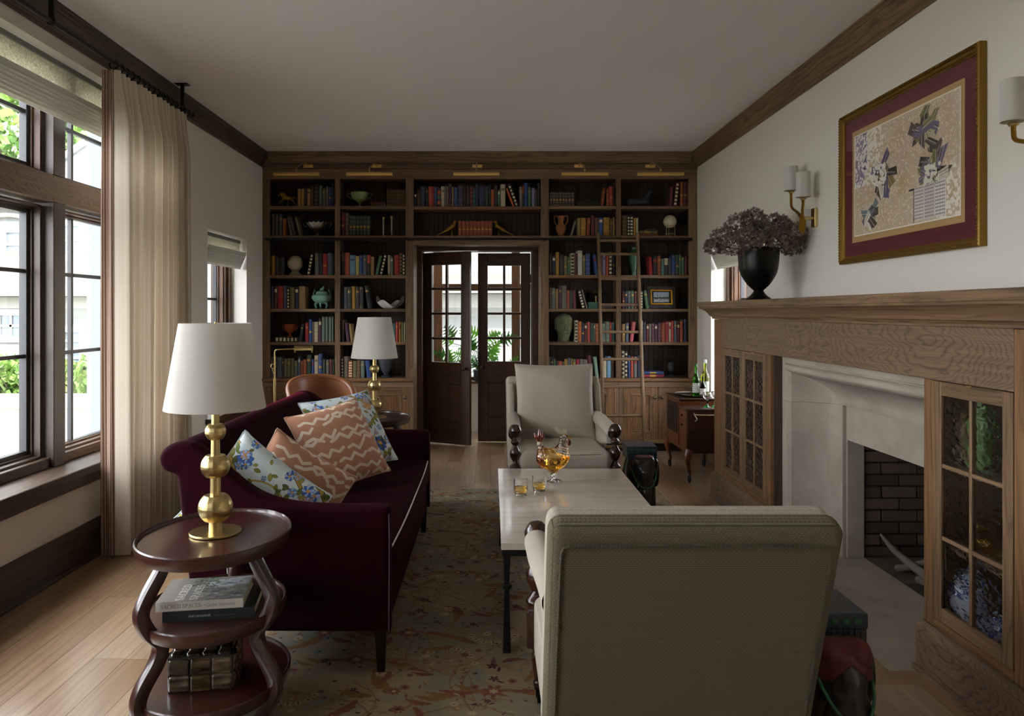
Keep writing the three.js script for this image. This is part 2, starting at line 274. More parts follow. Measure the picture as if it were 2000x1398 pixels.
{ // unseen window added to the same wall to bring more daylight inside
  const g = structGroup('window_5'), F2 = XL - 0.135, y1 = 2.76, zs = [0.35, -0.85];
  for (let i = 0; i < 1; i++) { sashX(g, GX, 1, zs[i] - 0.06, zs[i + 1] + 0.06, SILL + 0.055, 2.0, [(zs[i] + zs[i + 1]) / 2], [SILL + 0.62, SILL + 1.085], 0.04, sashBlack, darkOak); sashX(g, GX, 1, zs[i] - 0.06, zs[i + 1] + 0.06, 2.17, y1, [(zs[i] + zs[i + 1]) / 2], [2.5], 0.04, sashBlack, darkOak); }
  for (const z of zs) M('post', bx(XL - 0.31, F2, SILL, y1, Math.max(z - 0.06, -0.85), Math.min(z + 0.06, 0.35), 0.005), frameDark, g);
  M('transom', bx(XL - 0.31, F2, 2.0, 2.17, -0.85, 0.35, 0.006), darkOak, g); M('head', bx(XL - 0.32, F2, y1, y1 + 0.018, -0.85, 0.35), frameDark, g); M('sill', bx(XL - 0.31, XL + 0.045, SILL - 0.05, SILL + 0.055, -0.9, 0.4, 0.008), darkOak, g);
}
smallWindow('window_2', XL, 1, -6.12, -7.10, 2.08);
smallWindow('window_3', XR, -1, -6.14, -7.12, 2.12);

// roman shades
const blindTex = dataTex(256, 256, (u, v) => { const n = vnoise(u * 96, v * 96, 96, 96, 8), m = vnoise(u * 40, v * 60, 40, 60, 9); return mix3(hex('#e2dfd0'), hex('#9c9680'), clamp(n * 0.7 + m * 0.6 - 0.25, 0, 1)); }, true, [3, 3]);
const blindThin = phys('#ffffff', 0.95, { map: blindTex, transmission: 0.75, thickness: 0 }), blindFold = phys('#d2d0c6', 0.95, { transmission: 0.3, thickness: 0 }), blindLine = phys('#e2e0d6', 0.9, { transmission: 0.25, thickness: 0 });
function romanShade(label, x, side, z0, z1, top, mid, bot) {
  const t = thing('roman_shade', label, 'blind', [0, 0, 0]);
  const P = (g) => planarUV(g);
  M('panel', P(bx(x - 0.001, x + 0.001, mid, top, z1, z0)), blindThin, t);
  M('headrail', bx(x - 0.012, x + 0.012, top - 0.03, top, z1 + 0.002, z0 - 0.002, 0.004), std('#77776c', 0.8), t);
  const n = 7, st = (mid - bot - 0.02) / (n - 1);             // stacked folds: flattened loops of cloth, each lower one further forward
  for (let i = 0; i < n; i++) {
    const y = mid + 0.006 - i * st, hh = Math.max(0.034, st * 1.5), g = new RoundedBoxGeometry(0.009, hh, z0 - z1, 3, 0.004); g.rotateZ(side * -0.10); g.translate(x + side * (0.008 + 0.0085 * (n - 1 - i)), y - hh / 2, (z0 + z1) / 2);
    M('fold', planarUV(g), i >= n - 2 ? blindLine : blindFold, t);
  }
  return t;
}
romanShade('wide grey-beige roman shade drawn up over the big window', XL - 0.07, 1, -1.42, -5.08, 2.77, 2.60, 2.465);
romanShade('small roman shade in the narrow window left of the bookcase', XL - 0.06, 1, -6.14, -7.08, 2.07, 1.95, 1.81);
romanShade('small roman shade in the window behind the mantel vase', XR + 0.06, -1, -6.16, -7.10, 2.11, 1.95, 1.81);
// ---------------------------------------------------------------- french doors, their frame and the hall beyond
const doorWood = std('#9c8468', 0.42, { map: texOak, bumpMap: woodBump, bumpScale: 0.0005 });
{
  const fz0 = -8.24, fz1 = -8.0, t = structGroup('trim_3');
  M('jamb', bx(DX0 - 0.075, DX0 - 0.004, 0, DH, fz0 - 0.0, fz1 + 0.03, 0.006), doorWood, t); M('jamb', bx(DX1 + 0.004, DX1 + 0.075, 0, DH, fz0, fz1 + 0.03, 0.006), doorWood, t);
  M('head', bx(DX0 - 0.075, DX1 + 0.075, DH, DH + 0.075, fz0, fz1 + 0.03, 0.006), doorWood, t);
  // lining of the deep opening through the bookcase
  M('lining', bx(-0.785, -0.772, 0, 2.09, -8.0, ZB - 0.03, 0), oak, t); M('lining', bx(0.502, 0.515, 0, 2.09, -8.0, ZB - 0.03), oak, t); M('lining', bx(-0.772, 0.502, 2.085, 2.098, -8.0, ZB - 0.03), oak, t);
}
const knobMat = std('#4a4038', 0.35, { metalness: 0.9 });
function doorLeaf(name, x, z, turn, side) {                    // hinge at the group's origin, leaf runs towards local +x * side
  const g = structGroup(name), W = 0.569, Hh = 2.025, t = 0.022, S = (a) => (side > 0 ? a : -a);
  g.position.set(x, 0.012, z); g.rotation.y = turn;
  const b = (a0, a1, y0, y1, d = t, r = 0.005) => bx(Math.min(S(a0), S(a1)), Math.max(S(a0), S(a1)), y0, y1, -d, d, r);
  const px = [0.105, 0.283, 0.285, 0.463];
  M('stile', b(0.002, 0.107, 0, Hh), doorWood, g); M('stile', b(W - 0.107, W - 0.002, 0, Hh), doorWood, g);
  M('rail', b(0.107, W - 0.107, 0, 0.255), doorWood, g); M('rail', b(0.107, W - 0.107, 0.635, 0.86), doorWood, g); M('rail', b(0.107, W - 0.107, Hh - 0.135, Hh), doorWood, g);
  M('stile', b(0.265, 0.305, 0.255, 0.635), doorWood, g);
  for (const [a, c] of [[0.107, 0.265], [0.305, W - 0.107]]) { const p = M('panel', b(a, c, 0.255, 0.635, 0.009, 0), doorWood, g); M('moulding', [b(a, c, 0.255, 0.27, 0.017), b(a, c, 0.62, 0.635, 0.017), b(a, a + 0.013, 0.27, 0.62, 0.017), b(c - 0.013, c, 0.27, 0.62, 0.017)], doorWood, p); }
  const y0 = 0.86, y1 = Hh - 0.135, n = 4, mu = 0.026, h = (y1 - y0 - mu * (n - 1)) / n, xm = W / 2;
  M('muntin', b(xm - mu / 2, xm + mu / 2, y0, y1, 0.017), doorWood, g);
  for (let i = 1; i < n; i++) for (const [a, c] of [[0.107, xm - mu / 2], [xm + mu / 2, W - 0.107]]) M('muntin', b(a, c, y0 + i * h + (i - 1) * mu, y0 + i * (h + mu), 0.017), doorWood, g);
  for (let i = 0; i < n; i++) for (const [a, c] of [[0.107, xm - mu / 2], [xm + mu / 2, W - 0.107]]) M('pane', new THREE.PlaneGeometry(c - a, h).translate(S((a + c) / 2), y0 + i * (h + mu) + h / 2, 0), glassPane, g);
  const hx = S(W - 0.05), hd = M('handle', [new THREE.CylinderGeometry(0.022, 0.022, 0.008, 20).rotateX(PI / 2).translate(hx, 0.80, t + 0.004), bar([hx, 0.80, t], [hx, 0.80, t + 0.04], 0.008), new THREE.SphereGeometry(0.022, 16, 12).scale(1, 1, 0.75).translate(hx, 0.80, t + 0.05)], knobMat, g);
  M('keyhole_plate', new THREE.CylinderGeometry(0.014, 0.014, 0.006, 16).rotateX(PI / 2).scale(1, 1.5, 1).translate(hx, 0.73, t + 0.003), knobMat, hd);
  for (const y of [0.3, 1.75]) M('hinge', bar([S(0.0), y - 0.045, t + 0.004], [S(0.0), y + 0.045, t + 0.004], 0.008), knobMat, g);
  return g;
}
doorLeaf('door_1', DX0, DZ + 0.03, R(-26.5), 1);
doorLeaf('door_2', DX1, DZ + 0.02, 0, -1);
// hall window wall: wooden frame with a transom, panes, sill
const hw = structGroup('window_4');
{
  const z = -8.97, y0 = 0.6, y1 = 2.75, xs = [-1.55, -0.62, 0.30, 1.2], wood = std('#d8b48a', 0.5, { map: texOak });
  const fr = (n, x0, x1, a, b, d = 0.05) => M(n, bx(x0, x1, a, b, z - d, z + d, 0.005), wood, hw);
  for (const x of xs) fr('post', x - 0.05, x + 0.05, y0, y1);
  for (let i = 0; i < 3; i++) {
    const a = xs[i] + 0.05, b = xs[i + 1] - 0.05;
    fr('rail', a, b, 1.655, 1.735); fr('rail', a, b, y0, y0 + 0.04); fr('rail', a, b, y1 - 0.06, y1);
    for (const [p, q] of [[y0 + 0.04, 1.655], [1.735, y1 - 0.06]]) M('pane', new THREE.PlaneGeometry(b - a, q - p).translate((a + b) / 2, (p + q) / 2, z), glassPane, hw);
  }
  M('sill', bx(-1.7, 1.3, 0.572, 0.6, -8.98, -8.78, 0.006), wood, hw);
}
// plant on the hall sill
const leafGreen = [phys('#4f8f2a', 0.45, { transmission: 0.35, thickness: 0, side: THREE.DoubleSide }), phys('#6fae35', 0.45, { transmission: 0.4, thickness: 0, side: THREE.DoubleSide }), phys('#356b22', 0.45, { transmission: 0.3, thickness: 0, side: THREE.DoubleSide })];
function lobedLeaf(len, lobes) {                               // deeply cut leaf lying in x-y, stem at the origin, bent a little
  const pts = [[0, 0]], n = lobes; const half = (sgn) => { const o = []; for (let i = 0; i < n; i++) { const t = (i + 0.5) / n, w = len * 0.42 * Math.sin(PI * Math.min(1, 0.25 + t * 0.75)) + len * 0.06; o.push([sgn * len * 0.05, len * (i / n) + len * 0.02], [sgn * w * 0.92, len * (t + 0.10)], [sgn * w, len * (t + 0.17)], [sgn * w * 0.55, len * (t + 0.115)]); } return o; };
  const r = half(1), l = half(-1).reverse();
  const g = new THREE.ShapeGeometry(new THREE.Shape([...pts, ...r, [0, len * 1.12], ...l].map(([a, b]) => V2(a, b))));
  const p = g.attributes.position; for (let i = 0; i < p.count; i++) { const y = p.getY(i) / len, x = p.getX(i) / len; p.setZ(i, -len * (0.28 * y * y + 0.25 * x * x)); }
  g.computeVertexNormals(); return g;
}
{
  const t = thing('potted_philodendron', 'leafy green split-leaf plant in a dark pot seen through the french doors', 'plant', [-0.12, 0.6, -8.86]);
  M('pot', lathe([[0, 0], [0.06, 0], [0.075, 0.02], [0.085, 0.12], [0.09, 0.13], [0.082, 0.132], [0.078, 0.11], [0, 0.11]], 28), std('#1c2530', 0.35), t);
  const leaves = [0.13, 0.17, 0.2].map((l) => lobedLeaf(l, 5));
  for (let i = 0; i < 34; i++) {
    const an = rr(0, 2 * PI), out = rr(0.05, 0.3), up = rr(0.08, 0.62) * (1 - out * 0.6), x = Math.cos(an) * out * 1.25, z = Math.sin(an) * out * 0.22, tilt = rr(0.1, 0.7);
    const st = M('stem', tube([[0, 0.1, 0], [x * 0.35, 0.1 + up * 0.6, z * 0.4], [x, up, z]], 0.004, 10, 5), leafGreen[2], t);
    const lf = M('leaf', leaves[i % 3], leafGreen[i % 3], st); lf.position.set(x, up, z); lf.rotation.set(-tilt * 0.7, rr(-0.6, 0.6), -Math.sign(x) * rr(0.3, 1.5));
  }
}

// ---------------------------------------------------------------- outdoors: ground, neighbouring house, shrubs, trees
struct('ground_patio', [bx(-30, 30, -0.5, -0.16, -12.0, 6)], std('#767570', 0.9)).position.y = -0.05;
struct('ground_garden', [bx(-40, 40, -0.9, -0.5, -60, -12.0)], std('#7f8a62', 0.95)).position.y = 0.1;
struct('ground_far', [bx(-60, -12, -0.6, -0.42, -60, 30)], std('#7f8a62', 0.95)).position.y = 0.1;
const stucco = std('#78828a', 0.95, { bumpMap: fineNoise, bumpScale: 0.004 });
struct('wall_outside_pier', [bx(-2.93, XL - 0.325, -0.2, 3.4, -5.95, -5.5)], stucco);
struct('roof_slab', [bx(XL - 0.7, XR + 0.7, 3.45, 3.6, -9.9, ZBACK + 0.6)], std('#777', 0.9));
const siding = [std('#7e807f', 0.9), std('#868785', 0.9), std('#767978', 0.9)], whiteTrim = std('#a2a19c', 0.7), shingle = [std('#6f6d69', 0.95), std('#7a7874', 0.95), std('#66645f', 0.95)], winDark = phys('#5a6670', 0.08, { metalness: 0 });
function house(label, x0, x1, z, yg, top) {
  const t = thing('house', label, 'house', [0, 0, 0]);
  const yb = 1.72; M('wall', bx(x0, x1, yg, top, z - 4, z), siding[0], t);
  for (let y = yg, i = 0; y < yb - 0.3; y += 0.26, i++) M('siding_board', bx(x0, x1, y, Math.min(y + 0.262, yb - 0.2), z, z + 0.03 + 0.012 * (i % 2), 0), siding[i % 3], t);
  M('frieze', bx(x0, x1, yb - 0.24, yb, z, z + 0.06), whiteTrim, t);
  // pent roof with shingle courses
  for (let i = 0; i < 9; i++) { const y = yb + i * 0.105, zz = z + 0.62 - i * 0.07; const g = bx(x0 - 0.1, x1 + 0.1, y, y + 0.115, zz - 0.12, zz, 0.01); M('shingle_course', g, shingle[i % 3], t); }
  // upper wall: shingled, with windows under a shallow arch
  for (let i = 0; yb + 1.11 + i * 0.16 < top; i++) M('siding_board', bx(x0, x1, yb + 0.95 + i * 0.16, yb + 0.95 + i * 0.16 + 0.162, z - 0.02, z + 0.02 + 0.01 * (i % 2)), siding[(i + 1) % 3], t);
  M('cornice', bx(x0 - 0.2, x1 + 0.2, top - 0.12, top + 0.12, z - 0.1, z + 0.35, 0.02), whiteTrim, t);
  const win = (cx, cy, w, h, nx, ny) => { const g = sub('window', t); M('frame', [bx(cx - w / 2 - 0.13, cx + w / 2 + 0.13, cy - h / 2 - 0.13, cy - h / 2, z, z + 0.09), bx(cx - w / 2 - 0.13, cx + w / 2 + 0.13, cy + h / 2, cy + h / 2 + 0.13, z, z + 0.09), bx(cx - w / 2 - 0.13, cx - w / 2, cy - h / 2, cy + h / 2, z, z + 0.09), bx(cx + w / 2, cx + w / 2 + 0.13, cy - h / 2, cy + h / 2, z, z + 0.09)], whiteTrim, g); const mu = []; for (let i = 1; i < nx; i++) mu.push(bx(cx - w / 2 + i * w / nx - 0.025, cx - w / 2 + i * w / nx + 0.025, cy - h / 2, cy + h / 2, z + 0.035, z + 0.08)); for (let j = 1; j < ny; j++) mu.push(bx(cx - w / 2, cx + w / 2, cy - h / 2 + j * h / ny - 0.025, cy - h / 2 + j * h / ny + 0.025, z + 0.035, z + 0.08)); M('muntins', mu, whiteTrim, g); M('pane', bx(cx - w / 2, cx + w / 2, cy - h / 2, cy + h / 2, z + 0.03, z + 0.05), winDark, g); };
  return { t, win };
}
{
  const Z = 16, s = F / Z, X = (x) => (x - VPX) / s, Y = (y) => EYE - (y - VPY) / s;
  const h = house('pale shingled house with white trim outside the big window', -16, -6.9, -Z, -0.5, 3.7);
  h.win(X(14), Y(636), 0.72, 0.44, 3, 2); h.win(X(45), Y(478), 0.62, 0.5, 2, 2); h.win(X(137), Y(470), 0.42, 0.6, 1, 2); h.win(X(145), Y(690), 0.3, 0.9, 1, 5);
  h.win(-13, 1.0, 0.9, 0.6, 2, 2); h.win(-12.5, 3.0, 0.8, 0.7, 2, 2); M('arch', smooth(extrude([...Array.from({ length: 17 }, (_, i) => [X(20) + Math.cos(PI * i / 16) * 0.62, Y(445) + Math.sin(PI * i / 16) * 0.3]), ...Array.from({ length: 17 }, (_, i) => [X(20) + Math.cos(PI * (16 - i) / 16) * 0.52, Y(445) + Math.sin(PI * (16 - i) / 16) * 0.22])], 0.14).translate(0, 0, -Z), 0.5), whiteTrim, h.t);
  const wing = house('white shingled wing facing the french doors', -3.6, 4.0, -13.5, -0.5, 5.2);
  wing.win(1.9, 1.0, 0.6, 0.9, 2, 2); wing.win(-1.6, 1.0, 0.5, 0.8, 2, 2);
}
// gable end seen above the transom
{
  const g = thing('garage_gable', 'shingled gable end beyond the narrow side window', 'house'); const z = -20.6, s = F / 20.6, X = (x) => (x - VPX) / s, Y = (y) => EYE - (y - VPY) / s;
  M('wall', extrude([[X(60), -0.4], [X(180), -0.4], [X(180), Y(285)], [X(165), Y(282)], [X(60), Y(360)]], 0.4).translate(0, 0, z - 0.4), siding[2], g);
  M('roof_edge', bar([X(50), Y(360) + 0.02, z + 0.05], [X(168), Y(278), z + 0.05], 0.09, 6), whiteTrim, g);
}
// foliage: leaf clusters as one instanced crown per tree
const leafQuad = new THREE.PlaneGeometry(1, 0.62); { const p = leafQuad.attributes.position; for (let i = 0; i < 4; i++) p.setZ(i, (i % 2) * 0.12); leafQuad.computeVertexNormals(); }
const treeLeaf = [phys('#6f8f42', 0.6, { transmission: 0.4, thickness: 0, side: THREE.DoubleSide }), phys('#86a052', 0.6, { transmission: 0.4, thickness: 0, side: THREE.DoubleSide }), phys('#587c38', 0.6, { transmission: 0.4, thickness: 0, side: THREE.DoubleSide })];
function crown(n, c, r, leaf, m, parent, name = 'foliage') {
  const im = new THREE.InstancedMesh(leafQuad, m, n), d = new THREE.Object3D(), col = new THREE.Color();
  for (let i = 0; i < n; i++) {
    let x, y, z, l; do { x = rr(-1, 1); y = rr(-1, 1); z = rr(-1, 1); l = Math.hypot(x, y, z); } while (l > 1 || l < 0.35 || fbm(x * 0.5 + 0.5, y * 0.5 + z * 0.31 + 0.9, 8, 8, 3, 2) < 0.46);
    d.position.set(c[0] + x * r[0], c[1] + y * r[1], c[2] + z * r[2]); d.rotation.set(rr(0, 6), rr(0, 6), rr(0, 6)); d.scale.setScalar(leaf * rr(0.6, 1.3)); d.updateMatrix(); im.setMatrixAt(i, d.matrix);
    im.setColorAt(i, col.setRGB(rr(0.8, 1.1), rr(0.85, 1.1), rr(0.7, 1)));
  }
  im.name = name; im.userData.kind = 'stuff'; im.castShadow = im.receiveShadow = true; parent.add(im); return im;
}
function tree(label, x, z, h, r, m, n = 9000, leaf = 0.2) {
  const t = thing('tree', label, 'tree', [x, -0.4, z], 0, 'garden trees');
  M('trunk', taperTube([[0, 0, 0], [0.1, h * 0.3, 0], [-0.1, h * 0.6, 0.1], [0, h * 0.85, 0]], [0.22, 0.16, 0.1, 0.04], 14, 8), std('#6a5a48', 0.9), t);
  crown(n, [0, h * 0.62, 0], [r, h * 0.4, r], leaf, treeLeaf[m], t);
}
tree('broad light green tree above the neighbouring house roof', -15.5, -24, 13, 4.6, 0, 14000, 0.26);
tree('yellow-green tree left of the neighbouring house', -20.5, -22, 12, 4.2, 1, 12000, 0.26);
tree('dark green tree behind the shingled gable', -12.4, -27, 12, 3.2, 2, 9000, 0.26);
tree('green tree left of the house, nearer the patio', -14.5, -13.5, 8, 2.6, 1, 7000, 0.2);
function shrub(label, x, z, r, h, m, n = 1500) { const t = thing('shrub', label, 'shrub', [x, -0.42, z], 0, 'shrubs along the neighbouring house'); crown(n, [0, h * 0.5, 0], [r, h * 0.5, r * 0.6], 0.16, treeLeaf[m], t); }
[[-9.6, -15.0, 0.75, 0.95, 0], [-8.6, -15.1, 0.65, 0.85, 1], [-10.6, -15.0, 0.7, 0.8, 1], [-7.7, -15.0, 0.6, 1.0, 0], [-11.7, -15.0, 0.8, 0.9, 2]].forEach(([x, z, r, h, m], i) => shrub(['leafy shrub left of the window post', 'light green shrub seen through the side window', 'low pale shrub under the house window', 'tall shrub beside the stucco pier', 'dark shrub at the far left of the house'][i], x, z, r, h, m));
M('planter_curb', bx(-12.5, -6.5, -0.4, -0.12, -14.2, -14.0, 0.02), std('#a09a8e', 0.9)); tag(scene.children.at(-1), 'pale stone curb edging the shrub bed outside', 'curb');
// ---------------------------------------------------------------- built-in bookcase
const SB = 195, bX = (x) => (x - VPX) / SB, bY = (y) => EYE - (y - VPY) / SB;   // photo pixels on the bookcase front
const BAYS = [[527, 654], [664, 792], [808, 1056], [1072, 1203], [1213, 1345]].map(([a, b]) => [bX(a), bX(b)]);
const ROWY = [402, 460, 537, 603, 668].map(bY), CTR = bY(738), TOPY = bY(349), DEEP = 0.30, ST = 0.03, ZF = ZB, ZK = ZB - DEEP;
const bc = thing('bookcase', 'tall built-in oak bookcase covering the end wall around the french doors', 'bookcase');
{
  const P = (n, g, m = oak, p = bc) => M(n, g, m, p);
  const stiles = [[XL + 0.001, BAYS[0][0]], [BAYS[0][1], BAYS[1][0]], [BAYS[1][1], BAYS[2][0]], [BAYS[2][1], BAYS[3][0]], [BAYS[3][1], BAYS[4][0]], [BAYS[4][1], XR - 0.001]];
  stiles.forEach(([a, b], i) => { P('stile', bx(a, b, CTR, TOPY, ZF - 0.022, ZF, 0.003, 1), i % 2 ? oak : oakB); const w = (a + b) / 2; if (i > 0 && i < 5) P('upright', bx(w - 0.012, w + 0.012, CTR, TOPY, ZK, ZF - 0.022, 0, 1), oakB); });
  P('side', bx(XL + 0.001, XL + 0.02, CTR, TOPY, ZK, ZF - 0.022, 0, 1)); P('side', bx(XR - 0.02, XR - 0.001, CTR, TOPY, ZK, ZF - 0.022, 0, 1));
  P('top_rail', bx(XL + 0.001, XR - 0.001, TOPY, bY(330), ZF - 0.022, ZF, 0.003, 0)); P('top_rail', bx(XL + 0.001, XR - 0.001, bY(330), bY(321.5), ZF - 0.022, ZF + 0.014, 0.004, 0), oakB);
  P('frieze', bx(XL + 0.001, XR - 0.001, bY(321), H - 0.001, ZF - 0.05, ZF + 0.004, 0.002, 0));
  const cp = extrude([[0, -0.1], [0.02, -0.1], [0.026, -0.085], [0.05, -0.06], [0.075, -0.045], [0.08, -0.02], [0.09, -0.016], [0.09, 0], [0, 0]], XR - XL - 0.14).rotateY(PI / 2).translate(XL + 0.07, H - 0.001, ZF + 0.004);
  cp.scale(1, 1, 1); P('crown', planarUV(smooth(extrude([[0, -0.1], [-0.02, -0.1], [-0.026, -0.085], [-0.045, -0.06], [-0.06, -0.045], [-0.064, -0.02], [-0.07, -0.016], [-0.07, 0], [0, 0]], XR - XL - 0.14).rotateY(PI / 2).translate(XL + 0.07, H - 0.002, ZF + 0.004), 0.5), 0));
  P('top_panel', bx(XL + 0.02, XR - 0.02, TOPY + 0.005, TOPY + 0.025, ZK, ZF - 0.022, 0, 0), oakB);
  BAYS.forEach(([a, b], i) => {
    const c = i === 2, ys = c ? [ROWY[0] - 0.005] : ROWY;
    ys.forEach((y, k) => P('shelf', bx(a - 0.012, b + 0.012, y - ST, y, ZK, ZF - 0.006, 0.002, 0), [oak, oakB, oakC][(i + k) % 3]));
    if (c) { P('shelf', bx(a - 0.012, b + 0.012, ROWY[1] - 0.03, ROWY[1], ZK, ZF - 0.004, 0.002, 0)); P('header', bx(a, b, bY(478), ROWY[1] - 0.03, ZF - 0.06, ZF, 0.003, 0), oak); }
    // beaded boards across the back
    const n = Math.round((b - a) / 0.047), w = (b - a + 0.02) / n, y0 = c ? ROWY[1] : CTR;
    for (let j = 0; j < n; j++) { const x0 = a - 0.01 + j * w; P('back_board', bx(x0 + 0.0012, x0 + w - 0.0012, y0, TOPY + 0.02, ZK - 0.012, ZK, 0.003, 1), plankDark[Math.floor(rnd() * 3)]); }
  });
  for (const [x0, x1] of [[XL + 0.001, BAYS[2][0] - 0.02], [BAYS[2][1] + 0.02, XR - 0.001]]) P('back', bx(x0, x1, CTR, H - 0.2, ZK - 0.03, ZK - 0.013), plankDark[0]);
  P('back', bx(BAYS[2][0] - 0.019, BAYS[2][1] + 0.019, ROWY[1] - 0.03, H - 0.2, ZK - 0.03, ZK - 0.013), plankDark[0]);
}
// base cabinets, their counters and doors
const cabKnob = std('#6d5f4c', 0.35, { metalness: 0.9 });
function baseCabinet(label, x0, x1, nd) {
  const t = thing('base_cabinet', label, 'cabinet'), y0 = bY(866), y1 = bY(745), P = (n, g, m = oakC, p = t) => M(n, g, m, p), z = ZF + 0.008;
  P('body', bx(x0, x1, y0, y1 - 0.002, ZK, z - 0.022, 0, 0), oak); P('toe_kick', bx(x0, x1, 0.001, y0, ZK, z - 0.07), plankDark[1]);
  P('face_frame', [bx(x0, x1, y1 - 0.055, y1 - 0.002, z - 0.022, z, 0.003, 0), bx(x0, x1, y0, y0 + 0.045, z - 0.022, z, 0.003, 0), bx(x0, x0 + 0.045, y0 + 0.045, y1 - 0.055, z - 0.022, z, 0.003, 1), bx(x1 - 0.045, x1, y0 + 0.045, y1 - 0.055, z - 0.022, z, 0.003, 1)], oak);
  const w = (x1 - x0 - 0.09) / nd;
  for (let i = 0; i < nd; i++) {
    const a = x0 + 0.045 + i * w + 0.002, b = a + w - 0.004, c = y0 + 0.047, d = y1 - 0.057, s = Math.min(0.07, w * 0.2), g = sub('door', t);
    P('door_frame', [bx(a, a + s, c, d, z - 0.02, z + 0.001, 0.002, 1), bx(b - s, b, c, d, z - 0.02, z + 0.001, 0.002, 1), bx(a + s, b - s, c, c + s, z - 0.02, z + 0.001, 0.002, 0), bx(a + s, b - s, d - s, d, z - 0.02, z + 0.001, 0.002, 0)], oakC, g);
    P('panel', bx(a + s, b - s, c + s, d - s, z - 0.02, z - 0.01, 0, 1), oakC, g);
    P('moulding', [bx(a + s, b - s, c + s, c + s + 0.012, z - 0.01, z + 0.004, 0.003), bx(a + s, b - s, d - s - 0.012, d - s, z - 0.01, z + 0.004, 0.003), bx(a + s, a + s + 0.012, c + s + 0.012, d - s - 0.012, z - 0.01, z + 0.004, 0.003), bx(b - s - 0.012, b - s, c + s + 0.012, d - s - 0.012, z - 0.01, z + 0.004, 0.003)], oak, g);
    const kx = i % 2 ? a + s * 0.5 : b - s * 0.5; P('knob', lathe([[0, 0], [0.006, 0], [0.006, 0.012], [0.017, 0.02], [0.017, 0.026], [0.008, 0.032], [0, 0.033]], 18).rotateX(PI / 2).translate(kx, d - 0.1, z), cabKnob, g);
  }
}
const CX0 = XL + 0.002, CXM = (BAYS[0][1] + BAYS[1][0]) / 2, CX1 = BAYS[2][0] - 0.002, CX2 = BAYS[2][1] + 0.002, CXN = (BAYS[3][1] + BAYS[4][0]) / 2, CX3 = XR - 0.002;
baseCabinet('oak base cabinet in the left corner behind the leather chair', CX0, CXM - 0.001, 2);
baseCabinet('oak base cabinet left of the french doors', CXM + 0.001, CX1, 1);
baseCabinet('oak base cabinet behind the beige armchair and ladder', CX2, CXN - 0.001, 2);
baseCabinet('oak base cabinet behind the bar trolley', CXN + 0.001, CX3, 2);
for (const [a, b, l] of [[CX0, CX1, 'oak counter under the bookcase left of the doors'], [CX2, CX3, 'oak counter under the bookcase right of the doors']]) tag(M('counter', bx(a, b, CTR - 0.034, CTR, ZK, ZF + 0.03, 0.006, 0), oakC), l, 'counter', undefined);

// ladder rail and ladder
{
  const t = thing('ladder_rail', 'dark iron rail running across the bookcase front', 'rail'), y = bY(467.5), z = ZF + 0.045;
  M('rod', bar([bX(520), y, z], [bX(1350), y, z], 0.0115, 14), blackIron, t);
  for (const x of [524, 659, 800, 932, 1064, 1120, 1285, 1346]) M('bracket', [bar([bX(x), y, ZF], [bX(x), y, z], 0.008), new THREE.CylinderGeometry(0.018, 0.018, 0.006, 16).rotateX(PI / 2).translate(bX(x), y, ZF + 0.003)], blackIron, t);
}
{
  const t = thing('library_ladder', 'slim wooden library ladder hooked on the bookcase rail', 'ladder'), zt = ZF + 0.085, zb = -7.12, yt = 2.22, xL = 1.066, xR = 1.452, A = (x, y) => [x, y, lerp(zb, zt, y / yt)];
  for (const x of [xL, xR]) {
    const g = extrude([[-0.013, 0], [0.013, 0], [0.013, yt - 0.012], [0.006, yt], [-0.006, yt], [-0.013, yt - 0.012]], 0.055, 0.005).translate(0, 0, -0.0275); g.rotateX(-Math.atan2(zb - zt, yt)); g.translate(x, 0, zb);
    M('rail', planarUV(smooth(g, 0.4), 1), oak, t);
    M('hook', tube([[x, yt - 0.13, zt + 0.01], [x, yt - 0.06, zt + 0.005], [x, yt - 0.03, zt - 0.03], [x, bY(467.5) + 0.018, ZF + 0.045], [x, bY(467.5), ZF + 0.028]], 0.006, 24, 8), blackIron, t);
  }
  for (const y of [0.135, 0.42, 0.69, 0.95, 1.21, 1.475, 1.73, 1.975, 2.11]) M('rung', planarUV(smooth(bar(A(xL, y), A(xR, y), 0.014, 12), 0.4), 0), oak, t);
}
